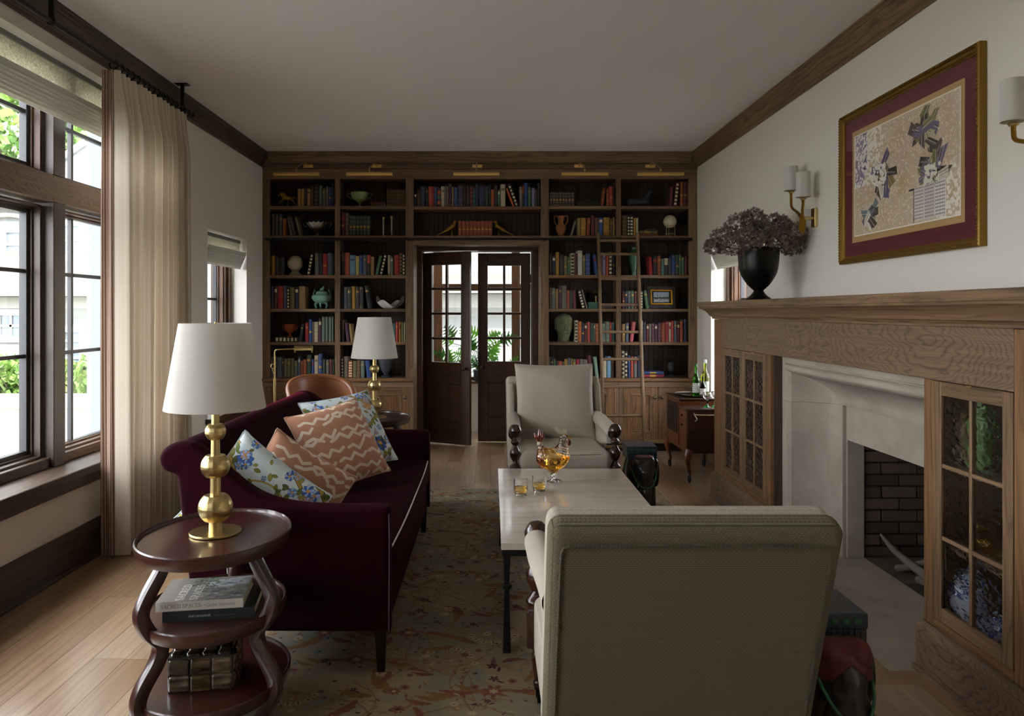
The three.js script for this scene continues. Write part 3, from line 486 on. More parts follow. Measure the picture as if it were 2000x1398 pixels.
// brass picture lights
for (const [x0, x1, l] of [[535, 623, 'leftmost'], [677, 766, 'second from left'], [886, 975, 'middle'], [1097, 1187, 'fourth from left'], [1245, 1335, 'rightmost']]) {
  const t = thing('picture_light', `${l} brass picture light along the top of the bookcase`, 'picture light', [0, 0, 0], 0, 'picture lights on the bookcase');
  const s = 208, cx = ((x0 + x1) / 2 - VPX) / s, y = EYE - (340.5 - VPY) / s, w = (x1 - x0) / s / 2, z = -F / s, h = 0.021;
  const prof = []; for (let i = 0; i <= 14; i++) { const a = R(-30) + i / 14 * R(240); prof.push([Math.cos(a) * h, Math.sin(a) * h]); } for (let i = 14; i >= 0; i--) { const a = R(-30) + i / 14 * R(240); prof.push([Math.cos(a) * (h - 0.002), Math.sin(a) * (h - 0.002)]); }
  M('shade', [smooth(extrude(prof, 2 * w).rotateY(PI / 2).translate(cx - w, y, z), 0.6), new THREE.CylinderGeometry(h, h, 0.003, 20).rotateZ(PI / 2).translate(cx - w, y, z), new THREE.CylinderGeometry(h, h, 0.003, 20).rotateZ(PI / 2).translate(cx + w, y, z)], brassDull, t);
  const my = EYE - (325 - VPY) / SB;
  M('arm', [tube([[cx, my, ZF + 0.02], [cx, my + 0.015, ZF + 0.12], [cx, y + 0.05, z + 0.01], [cx, y + h, z]], 0.006, 24, 8), new THREE.SphereGeometry(0.012, 14, 10).translate(cx, y + 0.04, z + 0.008)], brass, t);
  M('mount', bx(cx - 0.05, cx + 0.05, my - 0.016, my + 0.016, ZF + 0.014, ZF + 0.026, 0.004), brassDull, t);
}
// ---------------------------------------------------------------- books on the shelves
const BC = { tan: '#b08d5a', ochre: '#b98c34', brown: '#6d4b30', 'dark brown': '#43332a', black: '#23242a', charcoal: '#3c3f42', navy: '#27344e', blue: '#2f56a0', 'light blue': '#7fb0d4', slate: '#56677a', grey: '#7c7c78', 'grey-green': '#6d8478', green: '#4f7d58', 'dark green': '#2c4a3c', olive: '#77744a', teal: '#3f7f80', red: '#b8262c', coral: '#d05846', crimson: '#a8203c', maroon: '#6a2330', plum: '#5a3050', indigo: '#38385e', orange: '#d2652a', rust: '#a5502e', cream: '#d9ccaa', white: '#dad9cf', yellow: '#dccf72', lilac: '#9a92b8', pink: '#c95468', taupe: '#8c7d6c', 'light green': '#9cc0a4' };
const clothBump = dataTex(128, 128, (u, v, x, y) => 120 + 60 * ((x + y) % 2) + 50 * hash(x, y, 3), false, [40, 40]);
const bookMat = {}; const cover = (c) => bookMat[c] ??= std(new THREE.Color(BC[c]).lerp(new THREE.Color('#5a5248'), 0.22).multiplyScalar(0.85), 0.72, { bumpMap: clothBump, bumpScale: 0.0003 });
const goldFoil = std('#b8924a', 0.38, { metalness: 0.8 }), creamInk = std('#d8cba6', 0.8), darkInk = std('#2a2320', 0.7), redLabel = std('#8e2a26', 0.6);
const arcPts = (zs, half, bulge, n = 8) => { const o = []; for (let i = 0; i <= n; i++) { const a = -PI / 2 + i / n * PI; o.push([Math.sin(a) * half, zs + Math.cos(a) * bulge]); } return o; };
function prismXZ(pts) { return extrude(pts.map(([x, z]) => [x, -z]), 1).rotateX(-PI / 2); }   // outline in x-z, height 0..1
const unitCover = smooth(prismXZ([[-0.5, -1], ...arcPts(-0.06, 0.5, 0.06), [0.5, -1], [0.43, -1], ...arcPts(-0.085, 0.43, 0.05).reverse(), [-0.43, -1]]), 0.7);
const unitPages = new THREE.BoxGeometry(0.86, 0.97, 0.89).translate(0, 0.5, -0.54);
const unitBand = smooth(prismXZ([[-0.503, -0.1], ...arcPts(-0.06, 0.503, 0.066), [0.503, -0.1], [0.49, -0.1], ...arcPts(-0.065, 0.49, 0.06).reverse(), [-0.49, -0.1]]), 0.7);
const unitPatch = smooth(prismXZ([...arcPts(-0.056, 0.5, 0.0628).filter(([x]) => Math.abs(x) < 0.4), ...arcPts(-0.062, 0.5, 0.0628).filter(([x]) => Math.abs(x) < 0.4).reverse()]), 0.7);
const ORD = (n) => n + (n % 100 > 10 && n % 100 < 14 ? 'th' : ['th', 'st', 'nd', 'rd'][n % 10] ?? 'th');
function bookAt(label, group, x, y, z, w, h, d, color, style, tilt = 0) {   // x: lower left corner of the spine
  const t = thing('book', label, 'book', [x, y, z], 0, group), inner = tilt ? t : t;
  const piv = tilt < 0 ? w : 0; t.position.x = x + piv; t.rotation.z = R(tilt);
  const add = (n, g, m, y0, y1) => { const q = M(n, g, m, inner); q.scale.set(w, y1 - y0, d); q.position.set(w / 2 - piv, y0, 0); return q; };
  add('cover', unitCover, cover(color), 0, h); add('page_block', unitPages, pageMat, 0.003, h - 0.002);
  const light = ['cream', 'white', 'yellow', 'tan', 'light blue', 'lilac', 'light green'].includes(color), ink = light ? darkInk : goldFoil;
  if (style.includes('b')) for (const f of [0.1, 0.3, 0.5, 0.7, 0.9]) add('gilt_band', unitBand, ink, h * f - 0.0012, h * f + 0.0012);
  if (style.includes('e')) for (const f of [0.06, 0.09, 0.9, 0.93]) add('gilt_band', unitBand, ink, h * f - 0.0009, h * f + 0.0009);
  if (style.includes('t')) for (const f of [0.74, 0.77, 0.8]) add('title_line', unitPatch, ink, h * f - 0.0022, h * f + 0.0022);
  if (style.includes('l')) add('spine_label', unitPatch, creamInk, h * 0.74, h * 0.88);
  if (style.includes('r')) add('spine_label', unitPatch, redLabel, h * 0.66, h * 0.82);
  if (style.includes('o')) add('medallion', unitPatch, goldFoil, h * 0.4, h * 0.48);
  if (style.includes('d')) for (let k = 0; k < 6; k++) add('pattern_patch', unitPatch, light ? darkInk : creamInk, h * (0.06 + k * 0.155), h * (0.14 + k * 0.155));
  if (style.includes('k')) add('lower_cover', unitBand, cover('black'), 0, h * 0.6);
  if (style.includes('g')) { add('colour_block', unitBand, cover('orange'), h * 0.12, h * 0.3); add('colour_block', unitBand, cover('green'), h * 0.42, h * 0.58); add('colour_block', unitBand, cover('orange'), h * 0.68, h * 0.86); }
  return t;
}
const ROWN = ['top shelf', 'second shelf', 'third shelf', 'fourth shelf', 'fifth shelf', 'bottom shelf'], BAYN = ['far-left bay', 'second bay', 'centre bay', 'fourth bay', 'far-right bay'];
// spine lists per shelf, measured on the photograph: x0 x1 height colour style tilt   (x in crop pixels: photo = ox + x / sc; height in photo pixels)
function shelfRow(bay, row, ox, sc, list) {
  const y = row === 5 ? CTR : bay === 2 && row === 0 ? ROWY[0] - 0.005 : ROWY[row], s = 193.5; let k = 0, last = -9;
  for (const e of list.trim().split(/\s*,\s*/)) {
    const [a, b, h, c, style = '', tilt = '0'] = e.split(' '), color = c.replace(/_/g, ' '), T = +tilt; k++;
    let x0 = (ox + a / sc - VPX) / s, x1 = (ox + b / sc - VPX) / s; const [lo, hi] = BAYS[bay];
    x0 = Math.max(x0, lo + 0.002); x1 = Math.min(x1, hi - 0.002);
    const w = Math.max(x1 - x0 - 0.0012, 0.008), hh = h / s, z = ZF - 0.03 - 0.008 * hash(k, row * 7 + bay, 2);
    const wide = w > 0.045 ? 'thick ' : w < 0.021 ? 'slim ' : '', lean = T ? 'leaning' : hh > 0.232 ? 'tall' : hh < 0.16 ? 'short' : 'upright';
    const deco = style.includes('d') ? ' patterned' : style.includes('b') || style.includes('o') ? ' gilt-banded' : style.includes('l') ? ' labelled' : '';
    bookAt(`${lean} ${wide}${color}${deco} book, ${ORD(k)} from left on the ${ROWN[row]}, ${BAYN[bay]}`, `books on the ${ROWN[row]}, ${BAYN[bay]}`, x0, y, z, w, hh, Math.min(0.21, Math.max(0.11, hh * 0.7)), color, style, T);
  }
}
const setOf = (n, x0, x1, h, c, st) => Array.from({ length: n }, (_, i) => `${(x0 + (x1 - x0) * i / n).toFixed(1)} ${(x0 + (x1 - x0) * (i + 1) / n).toFixed(1)} ${h - (i % 3) * 0.4} ${c} ${st}`).join(',');
shelfRow(0, 0, 500, 6.25, '515 555 34 tan,555 596 34 ochre,597 627 37 navy,630 669 34 tan t,672 707 40 brown,712 770 40 black b,774 815 41 grey-green,818 858 35 olive t,860 890 39 grey t,892 925 37 blue o,926 957 44 navy');
shelfRow(1, 0, 500, 6.25, setOf(6, 1398, 1585, 9, 'brown', 'r') + ',' + setOf(12, 1600, 1825, 33, 'brown', 'b'));
shelfRow(2, 0, 790, 6.897, '125 168 27 black l,170 212 34 brown,215 285 40 navy,287 320 39 black t,325 380 40 coral b,382 404 40 crimson,406 437 40 blue e,440 491 37 navy g,495 545 40 cream t,547 572 41 grey,574 595 40 tan t,597 636 45 plum e,638 665 39 tan,668 720 38 blue b,722 796 41 indigo e,798 833 36 dark_brown,836 876 41 dark_brown,880 927 40 maroon b,929 952 37 teal,954 1004 44 navy,1006 1083 41 indigo,1085 1131 41 dark_green,1133 1167 44 navy,1168 1207 34 orange,1208 1255 42 charcoal,1257 1290 33 green l,1293 1360 44 cream t,1458 1486 38 orange - 21,1501 1541 46 black d 21,1548 1590 39 taupe t,1592 1612 42 orange k,1614 1660 47 blue,1662 1706 39 green t,1712 1758 37 lilac,1760 1791 34 charcoal e,1793 1835 46 charcoal');
shelfRow(2, 1, 790, 6.897, setOf(9, 725, 1182, 29.6, 'rust', 'o'));
shelfRow(0, 1, 500, 6.25, '180 236 43 charcoal b,237 281 43 charcoal,283 331 43 charcoal t,332 376 34 rust e,424 458 38 slate b 11,462 500 38 black b 13,530 562 37 olive - 14');
shelfRow(1, 1, 500, 6.25, '1030 1090 46 maroon ro,1092 1139 45 brown b,' + setOf(6, 1142, 1396, 40, 'dark_green', 'bo'));
shelfRow(3, 0, 1050, 6.25, setOf(8, 145, 446, 28, 'charcoal', 'bo') + ',765 800 36 rust t -8,838 870 34 rust b,872 921 39 red bo,925 956 39 black e');
shelfRow(4, 0, 1050, 6.25, '1600 1640 38 maroon - -5,1650 1694 48 maroon d -7,1737 1773 48 rust bo,1775 1821 48 maroon bo,1822 1846 48 brown b');
shelfRow(3, 1, 1050, 6.25, '395 420 30 taupe - -17,482 523 35 tan,525 588 35 ochre o,592 634 35 rust t -3,650 694 40 maroon,696 741 35 brown,742 796 36 blue l,800 876 36 ochre o,880 911 33 brown t,915 951 36 tan b');
shelfRow(4, 1, 1050, 6.25, '1025 1091 40 brown b,1092 1121 40 black d,1123 1164 40 black d,1168 1196 35 ochre,1197 1227 35 cream');
shelfRow(0, 2, 500, 6.25, '177 240 38 ochre b,241 286 36 charcoal,287 345 35 black,628 665 43 black d -10,722 771 43 grey t,774 819 43 black,820 879 42 red ro,880 940 43 slate,942 958 40 dark_green');
shelfRow(1, 2, 500, 6.25, '1030 1086 44 brown k,1088 1146 44 coral b,1150 1218 39 light_blue t,1222 1263 37 yellow,1265 1311 39 blue e,1312 1358 40 slate t,1360 1401 39 coral k,1402 1446 36 tan,1458 1495 38 green - -12,1512 1545 42 black d -13,1612 1641 39 cream e,1642 1679 36 grey-green l,1690 1753 39 red b,1755 1791 43 tan d,1792 1825 43 black d');
shelfRow(0, 3, 500, 6.25, '180 226 44 navy,228 272 44 maroon l,274 339 44 red,340 381 45 slate,385 415 41 black d,417 478 42 olive b,482 527 43 navy l,530 606 44 tan');
shelfRow(1, 3, 500, 6.25, '1030 1072 43 black,1075 1122 43 slate e,1124 1171 43 charcoal t,1175 1222 44 ochre,1224 1269 43 charcoal t,1270 1315 43 charcoal e,1368 1414 45 black t 8');
shelfRow(0, 4, 500, 6.25, '525 560 35 black t -9,605 650 37 red t,653 692 44 blue o,694 716 39 taupe,718 766 39 cream b,770 807 45 plum l,810 851 49 grey-green e,852 890 49 grey-green e,892 931 49 grey-green e,932 955 49 grey-green e');
shelfRow(1, 4, 500, 5.825, '960 1010 43 brown k,1036 1072 37 plum - 6,1082 1112 35 tan e 6,1565 1591 36 teal,1592 1626 39 red t,1627 1653 39 ochre r,1655 1686 38 olive,1687 1700 39 cream');
shelfRow(0, 5, 500, 5.825, '170 196 40 slate t,198 243 38 charcoal,245 299 40 slate e,300 323 38 black t,324 359 37 olive,360 399 37 olive t,400 441 37 olive,442 479 33 grey-green t,482 513 41 slate l,514 541 33 rust,542 583 36 rust b,584 636 44 dark_green t,640 669 36 blue r,670 714 43 cream t,715 763 46 blue bo,765 801 36 dark_green,804 839 35 grey t,842 879 36 maroon e,880 893 36 green');
shelfRow(1, 5, 500, 5.825, '957 1001 40 navy d,1002 1053 41 taupe,1055 1106 33 rust d,1110 1151 33 olive,1153 1199 34 brown b,1200 1241 33 grey-green t,1268 1312 33 blue - 7');
shelfRow(3, 2, 1050, 6.25, '135 173 43 dark_brown,175 219 38 navy l,220 263 45 ochre b,268 319 40 charcoal,320 363 38 olive o,364 399 35 green t,400 451 43 cream d,452 483 42 maroon,485 546 48 white l,548 581 39 olive t,585 638 42 blue b,700 735 40 blue r 7,755 786 40 brown,788 827 42 lilac t,830 863 39 orange,864 909 49 black bd,912 946 43 navy bo');
shelfRow(4, 2, 1050, 6.25, '1358 1401 36 red - 3,1402 1456 38 black r,1458 1501 38 rust t,1505 1541 32 teal b,1542 1589 33 cream k,1590 1633 34 charcoal,1634 1676 39 blue e,1680 1721 40 dark_green o,1722 1753 40 green t,1754 1785 35 green e,1788 1839 38 maroon');
shelfRow(3, 3, 1050, 6.25, '135 171 43 brown b,172 216 41 grey-green t,217 252 39 tan,255 291 45 plum t,292 351 45 grey b,352 389 36 rust e,390 421 36 dark_green,428 471 36 maroon - 3,540 578 37 black d 14,590 611 38 taupe - 15');
shelfRow(4, 3, 1050, 6.25, '1025 1058 34 maroon o,1060 1089 35 navy t,1090 1131 35 slate b,1133 1173 35 green t,1175 1206 35 maroon e,1208 1243 34 dark_brown,1245 1281 35 dark_green d,1318 1356 36 green t 8');
shelfRow(3, 4, 1050, 5.378, '390 421 42 cream d,424 459 40 orange b,460 488 38 navy o,489 518 36 maroon l,520 549 39 coral,550 586 37 dark_green,587 601 36 green l,602 637 36 rust b,639 668 36 dark_brown,670 706 36 grey-green e,708 753 40 grey-green b,754 776 38 red t,778 811 39 teal e');
shelfRow(4, 4, 1050, 5.378, '880 916 35 tan o,918 953 37 slate t,960 1000 39 pink b -8,1085 1103 41 cream,1105 1135 39 navy b,1137 1166 35 maroon l,1167 1191 36 taupe,1192 1223 37 plum b,1224 1256 35 plum l,1257 1293 37 plum b,1295 1335 37 rust,1338 1371 40 crimson e,1373 1399 38 cream r,1400 1426 41 red b,1428 1458 41 slate t,1460 1491 38 maroon l,1492 1524 41 rust e,1530 1566 44 navy');
shelfRow(3, 5, 1050, 5.378, '112 132 40 olive,133 166 39 navy t,167 192 36 green,193 214 31 dark_green,215 256 32 coral,258 281 31 olive,282 316 36 ochre,318 347 38 slate,348 366 37 tan,368 399 36 olive t,400 438 36 crimson,440 476 36 grey,478 522 35 taupe,550 584 43 maroon - 7,606 640 40 light_green - 6,682 721 37 cream,725 769 41 light_blue e,772 806 39 brown t');
shelfRow(4, 5, 1050, 5.378, '875 911 52 cream d,912 943 52 black d,945 969 43 blue t,972 1004 41 coral,1005 1041 41 grey r,1043 1083 43 navy,1085 1110 44 grey-green');
// books lying flat: x0, x1, y (photo) of underside, thickness (px), colour
function flatBook(label, x0, x1, yb, th, color, style, depth = 0.15) {
  const s = 193.5, w = (x1 - x0) / s, h = th / s, y = yb;
  const t = thing('book', label, 'book', [(x0 - VPX) / s, y, ZF - 0.04], 0, 'books lying flat on the shelves');
  const put = (n, g, m, sx, a, b) => { const q = M(n, g, m, t); q.rotation.z = -PI / 2; q.scale.set(h, (b - a) * w, depth); q.position.set(a * w, h / 2, 0); return q; };
  put('cover', unitCover, cover(color), 1, 0, 1); put('page_block', unitPages, pageMat, 1, 0.015, 0.985);
  if (style === 'd') for (let k = 0; k < 6; k++) put('pattern_patch', unitPatch, creamInk, 1, 0.05 + k * 0.16, 0.14 + k * 0.16);
  if (style === 't') put('title_line', unitPatch, goldFoil, 1, 0.3, 0.6);
  return h;
}
{
  const e = 0.0004;
  flatBook('patterned black book lying under the terracotta cup', 537.5, 583.5, ROWY[4], 9.5, 'black', 'd');
  const a = flatBook('brown book lying at the bottom of the stack beside the white globe', 1247, 1285, ROWY[1], 4.2, 'rust', '');
  const b = flatBook('olive-brown book lying second in the stack beside the white globe', 1247, 1283.5, ROWY[1] + a + e, 6.2, 'olive', 't');
  flatBook('small navy book on top of the stack beside the white globe', 1263, 1279.5, ROWY[1] + a + b + 2 * e, 4, 'navy', '', 0.12);
  const c = flatBook('red book lying under the blue one on the bottom shelf', 1257, 1296.5, CTR, 6, 'crimson', 't');
  flatBook('blue book lying on the red one on the bottom shelf', 1257, 1296, CTR + c + e, 5.6, 'blue', 't');
  flatBook('long dark book lying behind the ladder under the brass bowl', 1172, 1199, ROWY[3], 11.5, 'charcoal', '');

}
// ---------------------------------------------------------------- fireplace: oak cabinets, mantel, stone surround, firebox
function sweepPoly(prof, paths) {                              // paths: for a profile point p -> array of points [x, y, z]
  const rows = prof.map(paths), pos = [], idx = [], n = rows[0].length;
  for (let i = 0; i + 1 < rows.length; i++) for (let j = 0; j + 1 < n; j++) { const a = rows[i][j], b = rows[i][j + 1], c = rows[i + 1][j], d = rows[i + 1][j + 1]; pos.push(...a, ...b, ...c, ...b, ...d, ...c); }
  const g = new THREE.BufferGeometry(); g.setAttribute('position', new THREE.Float32BufferAttribute(pos, 3)); g.computeVertexNormals(); return g;
}
const FX = 1.70, FZ0 = -1.82, FZ1 = -5.76, OZ0 = -2.974, OZ1 = -4.60, OY = 1.144;
const seedBump = dataTex(256, 256, (u, v) => 255 * fbm(u, v, 18, 9, 201, 2), false, [4, 4]);
const seedGlass = phys('#ffffff', 0.03, { transmission: 1, thickness: 0.004, ior: 1.45, bumpMap: seedBump, bumpScale: 0.0022 });
const inside = oakB;
function mantelCabinet(label, z0, z1, stileNear, stileFar, doors) {   // z0 > z1; doors: [zNear, zFar]
  const t = thing('mantel_cabinet', label, 'cabinet'), P = (n, g, m = oak, p = t) => M(n, g, m, p), yb = 0.165, yd0 = 0.238, xb = XR - 0.004;
  P('side', bx(FX + 0.022, xb, yb, 1.35, z0 - 0.02, z0, 0.002, 1), darkOak); P('side', bx(FX + 0.022, xb, yb, 1.35, z1, z1 + 0.02, 0.002, 1), oak);
  P('back', bx(xb - 0.012, xb, yb, 1.35, z1 + 0.02, z0 - 0.02), inside); P('bottom', bx(FX + 0.022, xb - 0.012, yb, 0.2, z1 + 0.02, z0 - 0.02), inside); P('top', bx(FX + 0.022, xb - 0.012, OY + 0.04, 1.35, z1 + 0.02, z0 - 0.02), inside);
  for (const y of [0.50, 0.80]) P('shelf', bx(FX + 0.05, xb - 0.012, y, y + 0.018, z1 + 0.02, z0 - 0.02), inside);
  P('face_stile', bx(FX, FX + 0.022, 0.2, stileNear > 0.15 ? 1.35 : OY, z0 - stileNear, z0, 0.003, 1), oakC); P('face_stile', bx(FX, FX + 0.022, 0.2, stileFar > 0.15 ? 1.35 : OY, z1, z1 + stileFar, 0.003, 1), oakC);
  P('face_rail', bx(FX, FX + 0.022, 0.16, yd0 - 0.003, z1 + stileFar, z0 - stileNear, 0.003, 2), oakC);
  // plinth with a moulded cap
  const pl = [[0.0, 0.2], [0.006, 0.199], [0.016, 0.19], [0.022, 0.175], [0.024, 0.165], [0.024, 0.022], [0.034, 0.02], [0.036, 0.0]];
  const zn = z0 + (stileNear > 0.15 ? 0.0 : 0.0), g = sweepPoly(pl, ([o, y]) => [[xb, y, z0 + o * 0.6], [FX - o, y, z0 + o * 0.6], [FX - o, y, z1 - o * 0.6], [xb, y, z1 - o * 0.6]]);
  P('plinth', planarUV(smooth(g, 0.5), 2), cathedral); P('plinth_core', bx(FX + 0.001, xb, 0.001, 0.165, z1, z0), oak);
  for (const [a, b] of doors) {
    const d = sub('door', t), fw = 0.052, x0 = FX - 0.003, x1 = FX + 0.02, A = a - 0.0015, B = b + 0.0015, y0 = yd0, y1 = OY - 0.002;
    P('door_stile', bx(x0, x1, y0, y1, A - fw, A, 0.003, 1), oak, d); P('door_stile', bx(x0, x1, y0, y1, B, B + fw, 0.003, 1), oak, d);
    P('door_rail', bx(x0, x1, y0, y0 + fw, B + fw, A - fw, 0.003, 2), oak, d); P('door_rail', bx(x0, x1, y1 - fw, y1, B + fw, A - fw, 0.003, 2), oak, d);
    const m = 0.016, zc = (A + B) / 2, hh = (y1 - y0 - 2 * fw - 2 * m) / 3;
    P('muntin', bx(x0 + 0.002, x1, y0 + fw, y1 - fw, zc - m / 2, zc + m / 2, 0.003, 1), oak, d);
    for (let i = 1; i < 3; i++) for (const [p, q] of [[A - fw, zc + m / 2], [zc - m / 2, B + fw]]) P('muntin', bx(x0 + 0.002, x1, y0 + fw + i * hh + (i - 1) * m, y0 + fw + i * (hh + m), q, p, 0.003, 2), oak, d);
    for (let i = 0; i < 3; i++) for (const [p, q] of [[A - fw, zc + m / 2], [zc - m / 2, B + fw]]) P('pane', bx(x0 + 0.010, x0 + 0.014, y0 + fw + i * (hh + m), y0 + fw + i * (hh + m) + hh, q, p), seedGlass, d);
    P('catch', bx(x0 - 0.006, x0 + 0.004, y1 - 0.006, y1 + 0.001, zc - 0.012, zc + 0.012, 0.002), brass, d);
  }
  return t;
}
mantelCabinet('oak glass-fronted cabinet at the far end of the fireplace', OZ1, FZ1, 0.073, 0.205, [[-4.674, -5.114], [-5.114, -5.553]]);
mantelCabinet('oak glass-fronted cabinet at the near right edge beside the fireplace', FZ0, OZ0, 0.641, 0.065, [[-2.461, -2.908]]);
{
  const t = thing('mantelpiece', 'long oak mantel with moulded shelf and figured header board', 'mantel'), P = (n, g, m = oak) => M(n, g, m, t);
  P('header', bx(FX, FX + 0.03, OY, 1.352, -5.553, -2.4625, 0.003, 2), cathedral);
  P('soffit', bx(FX + 0.03, XR - 0.302 + 0.0, OY, OY + 0.03, OZ1, OZ0, 0, 2), oak);
  const prof = [[0, 1.352], [0.012, 1.352], [0.013, 1.362], [0.02, 1.372], [0.03, 1.376], [0.032, 1.382], [0.04, 1.396], [0.055, 1.412], [0.074, 1.424], [0.09, 1.43], [0.092, 1.431], [0.092, 1.44], [0.099, 1.4425], [0.1, 1.447], [0.1, 1.477], [0.097, 1.48], [-0.36, 1.48]];
  const g = sweepPoly(prof, ([o, y]) => [[FX - o, y, FZ0], [FX - o, y, FZ1 - Math.max(o, 0)], [XR - 0.003, y, FZ1 - Math.max(o, 0)]].map(([x, yy, z]) => [Math.min(x, XR - 0.003), yy, z]));
  P('shelf', planarUV(smooth(g, 0.45), 2), oak); P('shelf_core', bx(FX + 0.01, XR - 0.004, 1.353, 1.479, FZ1, FZ0 - 0.002, 0, 2), oak); P('end_cap', bx(FX - 0.09, XR - 0.004, 1.44, 1.479, FZ0 - 0.004, FZ0 + 0.004), oak);
}
// limestone
const stoneTex = dataTex(512, 512, (u, v, x, y) => { const n = fbm(u, v, 6, 6, 300, 5), f = hash(x, y, 7); return mix3(hex('#b3a898'), hex('#958a7b'), clamp(n * 1.1 - 0.1 + (f - 0.5) * 0.18 + (vnoise(u * 120, v * 120, 120, 120, 6) > 0.9 ? 0.25 : 0), 0, 1)); }, true, [1.2, 1.2]);
const stone = std('#ffffff', 0.75, { map: stoneTex, bumpMap: fineNoise, bumpScale: 0.0006 });
{
  const t = thing('stone_surround', 'carved pale limestone fireplace surround with deep cove moulding', 'fireplace'), SX = 1.772, Yt = OY - 0.001, za = OZ1 + 0.001, zb = OZ0 - 0.001;
  const prof = [[0, 0], [0.038, 0], [0.042, 0.008], [0.046, 0.009], [0.05, 0.0], [0.056, -0.008], [0.066, -0.013], [0.078, -0.012], [0.088, -0.004], [0.094, 0.01], [0.1, 0.016]];
  for (let i = 0; i <= 14; i++) { const a = i / 14; prof.push([0.1 + 0.155 * (1 - Math.cos(a * PI / 2)) * 0.55 + 0.155 * a * 0.45, 0.018 + 0.215 * Math.sin(a * PI * 0.5)]); }
  prof.push([0.262, 0.236], [0.27, 0.24], [0.27, 0.27]);
  const J = 0.872, mk = (n, path) => M(n, planarUV(smooth(sweepPoly(prof, path), 0.6)), stone, t);
  mk('jamb', ([u, d]) => [[SX + d, 0.002, za + u], [SX + d, J - 0.0008, za + u]]);
  mk('jamb', ([u, d]) => [[SX + d, J - 0.0008, zb - u], [SX + d, 0.002, zb - u]]);
  mk('lintel', ([u, d]) => [[SX + d, J + 0.0008, za + u], [SX + d, Math.max(Yt - u, J + 0.0008), za + u], [SX + d, Math.max(Yt - u, J + 0.0008), zb - u], [SX + d, J + 0.0008, zb - u]]);
  const s0 = SX + 0.262;
  M('slip', bx(s0, 2.13, 0.675, 0.90, -4.37, -3.22, 0.002), stone, t); M('slip', bx(s0, 2.13, 0.002, 0.675, -4.37, -4.318, 0.002), stone, t); M('slip', bx(s0, 2.13, 0.002, 0.675, -3.272, -3.22, 0.002), stone, t);
}
tag(M('hearth_slab', bx(1.56, 2.135, -0.03, 0.001, OZ1, OZ0 + 0.006, 0.001), stone), 'pale stone hearth slab set flush into the floor', 'hearth');
{
  const t = thing('firebox', 'dark brick firebox inside the stone surround', 'fireplace'), mort = std('#2b2622', 0.95), bm = ['#54463b', '#4a3d33', '#5d4c3e', '#40362e'].map((c) => std(c, 0.92, { bumpMap: fineNoise, bumpScale: 0.003 }));
  const y1 = 0.80, X0 = 2.131, X1 = 2.62, za = -4.34, zb = -3.25;
  M('mortar', [bx(X0, X1 + 0.05, -0.02, y1, za - 0.05, za), bx(X0, X1 + 0.05, -0.02, y1, zb, zb + 0.05), bx(X1, X1 + 0.05, -0.02, y1, za, zb), bx(X0, X1, y1, y1 + 0.04, za - 0.05, zb + 0.05), bx(X0, X1, -0.03, 0.0, za, zb)], mort, t);
  const hb = 0.068, lb = 0.205, gap = 0.009;
  for (let r = 0; r * hb < y1 - 0.02; r++) {
    const y = r * hb + gap / 2, yy = Math.min(y + hb - gap, y1), off = (r % 2) * lb / 2;
    for (let x = X0 - off; x < X1; x += lb) { const a = Math.max(x, X0) + gap / 2, b = Math.min(x + lb, X1) - gap / 2; if (b - a < 0.02) continue; M('brick', bx(a, b, y, yy, za - 0.01, za + 0.011 + rr(-0.002, 0.003), 0.004), bm[Math.floor(rnd() * 4)], t); M('brick', bx(a, b, y, yy, zb - 0.011 - rr(-0.002, 0.003), zb + 0.01, 0.004), bm[Math.floor(rnd() * 4)], t); }
    for (let z = za - off; z < zb; z += lb) { const a = Math.max(z, za + 0.012) + gap / 2, b = Math.min(z + lb, zb - 0.012) - gap / 2; if (b - a < 0.02) continue; M('brick', bx(X1 - 0.011 - rr(-0.002, 0.003), X1 + 0.01, y, yy, a, b, 0.004), bm[Math.floor(rnd() * 4)], t); }
  }
  for (let x = X0; x < X1; x += 0.11) for (let z = za; z < zb - 0.02; z += 0.215) M('paver', bx(x + 0.003, Math.min(x + 0.107, X1), -0.012, 0.002, z + 0.003, Math.min(z + 0.212, zb), 0.003), bm[Math.floor(rnd() * 4)], t);
}
struct('wall_chimney', [bx(2.7, 2.78, -0.2, 3.2, -4.7, -2.85), bx(2.37, 2.7, -0.2, 3.2, -4.7, -4.62), bx(2.37, 2.7, -0.2, 3.2, -2.95, -2.85), bx(2.37, 2.7, 1.05, 3.2, -4.62, -2.95), bx(2.1, 2.78, -0.3, -0.21, -4.7, -2.85)], std('#8a7b6c', 0.9));
const bark = std('#6b6258', 0.9, { bumpMap: texOak, bumpScale: 0.004 });
[['long grey driftwood branch leaning across the firebox', [[2.2, 0.15, -4.27], [2.19, 0.11, -4.1], [2.21, 0.075, -3.95], [2.2, 0.06, -3.7]], [0.008, 0.016, 0.02, 0.026, 0.022]],
 ['short forked grey branch propped under the long one', [[2.19, 0.02, -4.08], [2.21, 0.05, -4.02], [2.25, 0.085, -3.97], [2.27, 0.12, -3.93]], [0.02, 0.018, 0.02, 0.016, 0.01]],
 ['thick pale log lying at the firebox front', [[2.2, 0.03, -3.9], [2.24, 0.032, -3.8], [2.3, 0.032, -3.62]], [0.022, 0.026, 0.027, 0.024]],
 ['thin brown twig behind the branches', [[2.3, 0.012, -4.2], [2.33, 0.03, -4.1], [2.36, 0.04, -3.95]], [0.009, 0.01, 0.012, 0.008]]].forEach(([l, p, r]) => tag(M('branch', taperTube(p.map(([a, b, c], i) => [a, Math.max(b, r[Math.min(i, r.length - 1)] + 0.004), c]), r, 30, 9), bark), l, 'branch', 'branches in the firebox'));
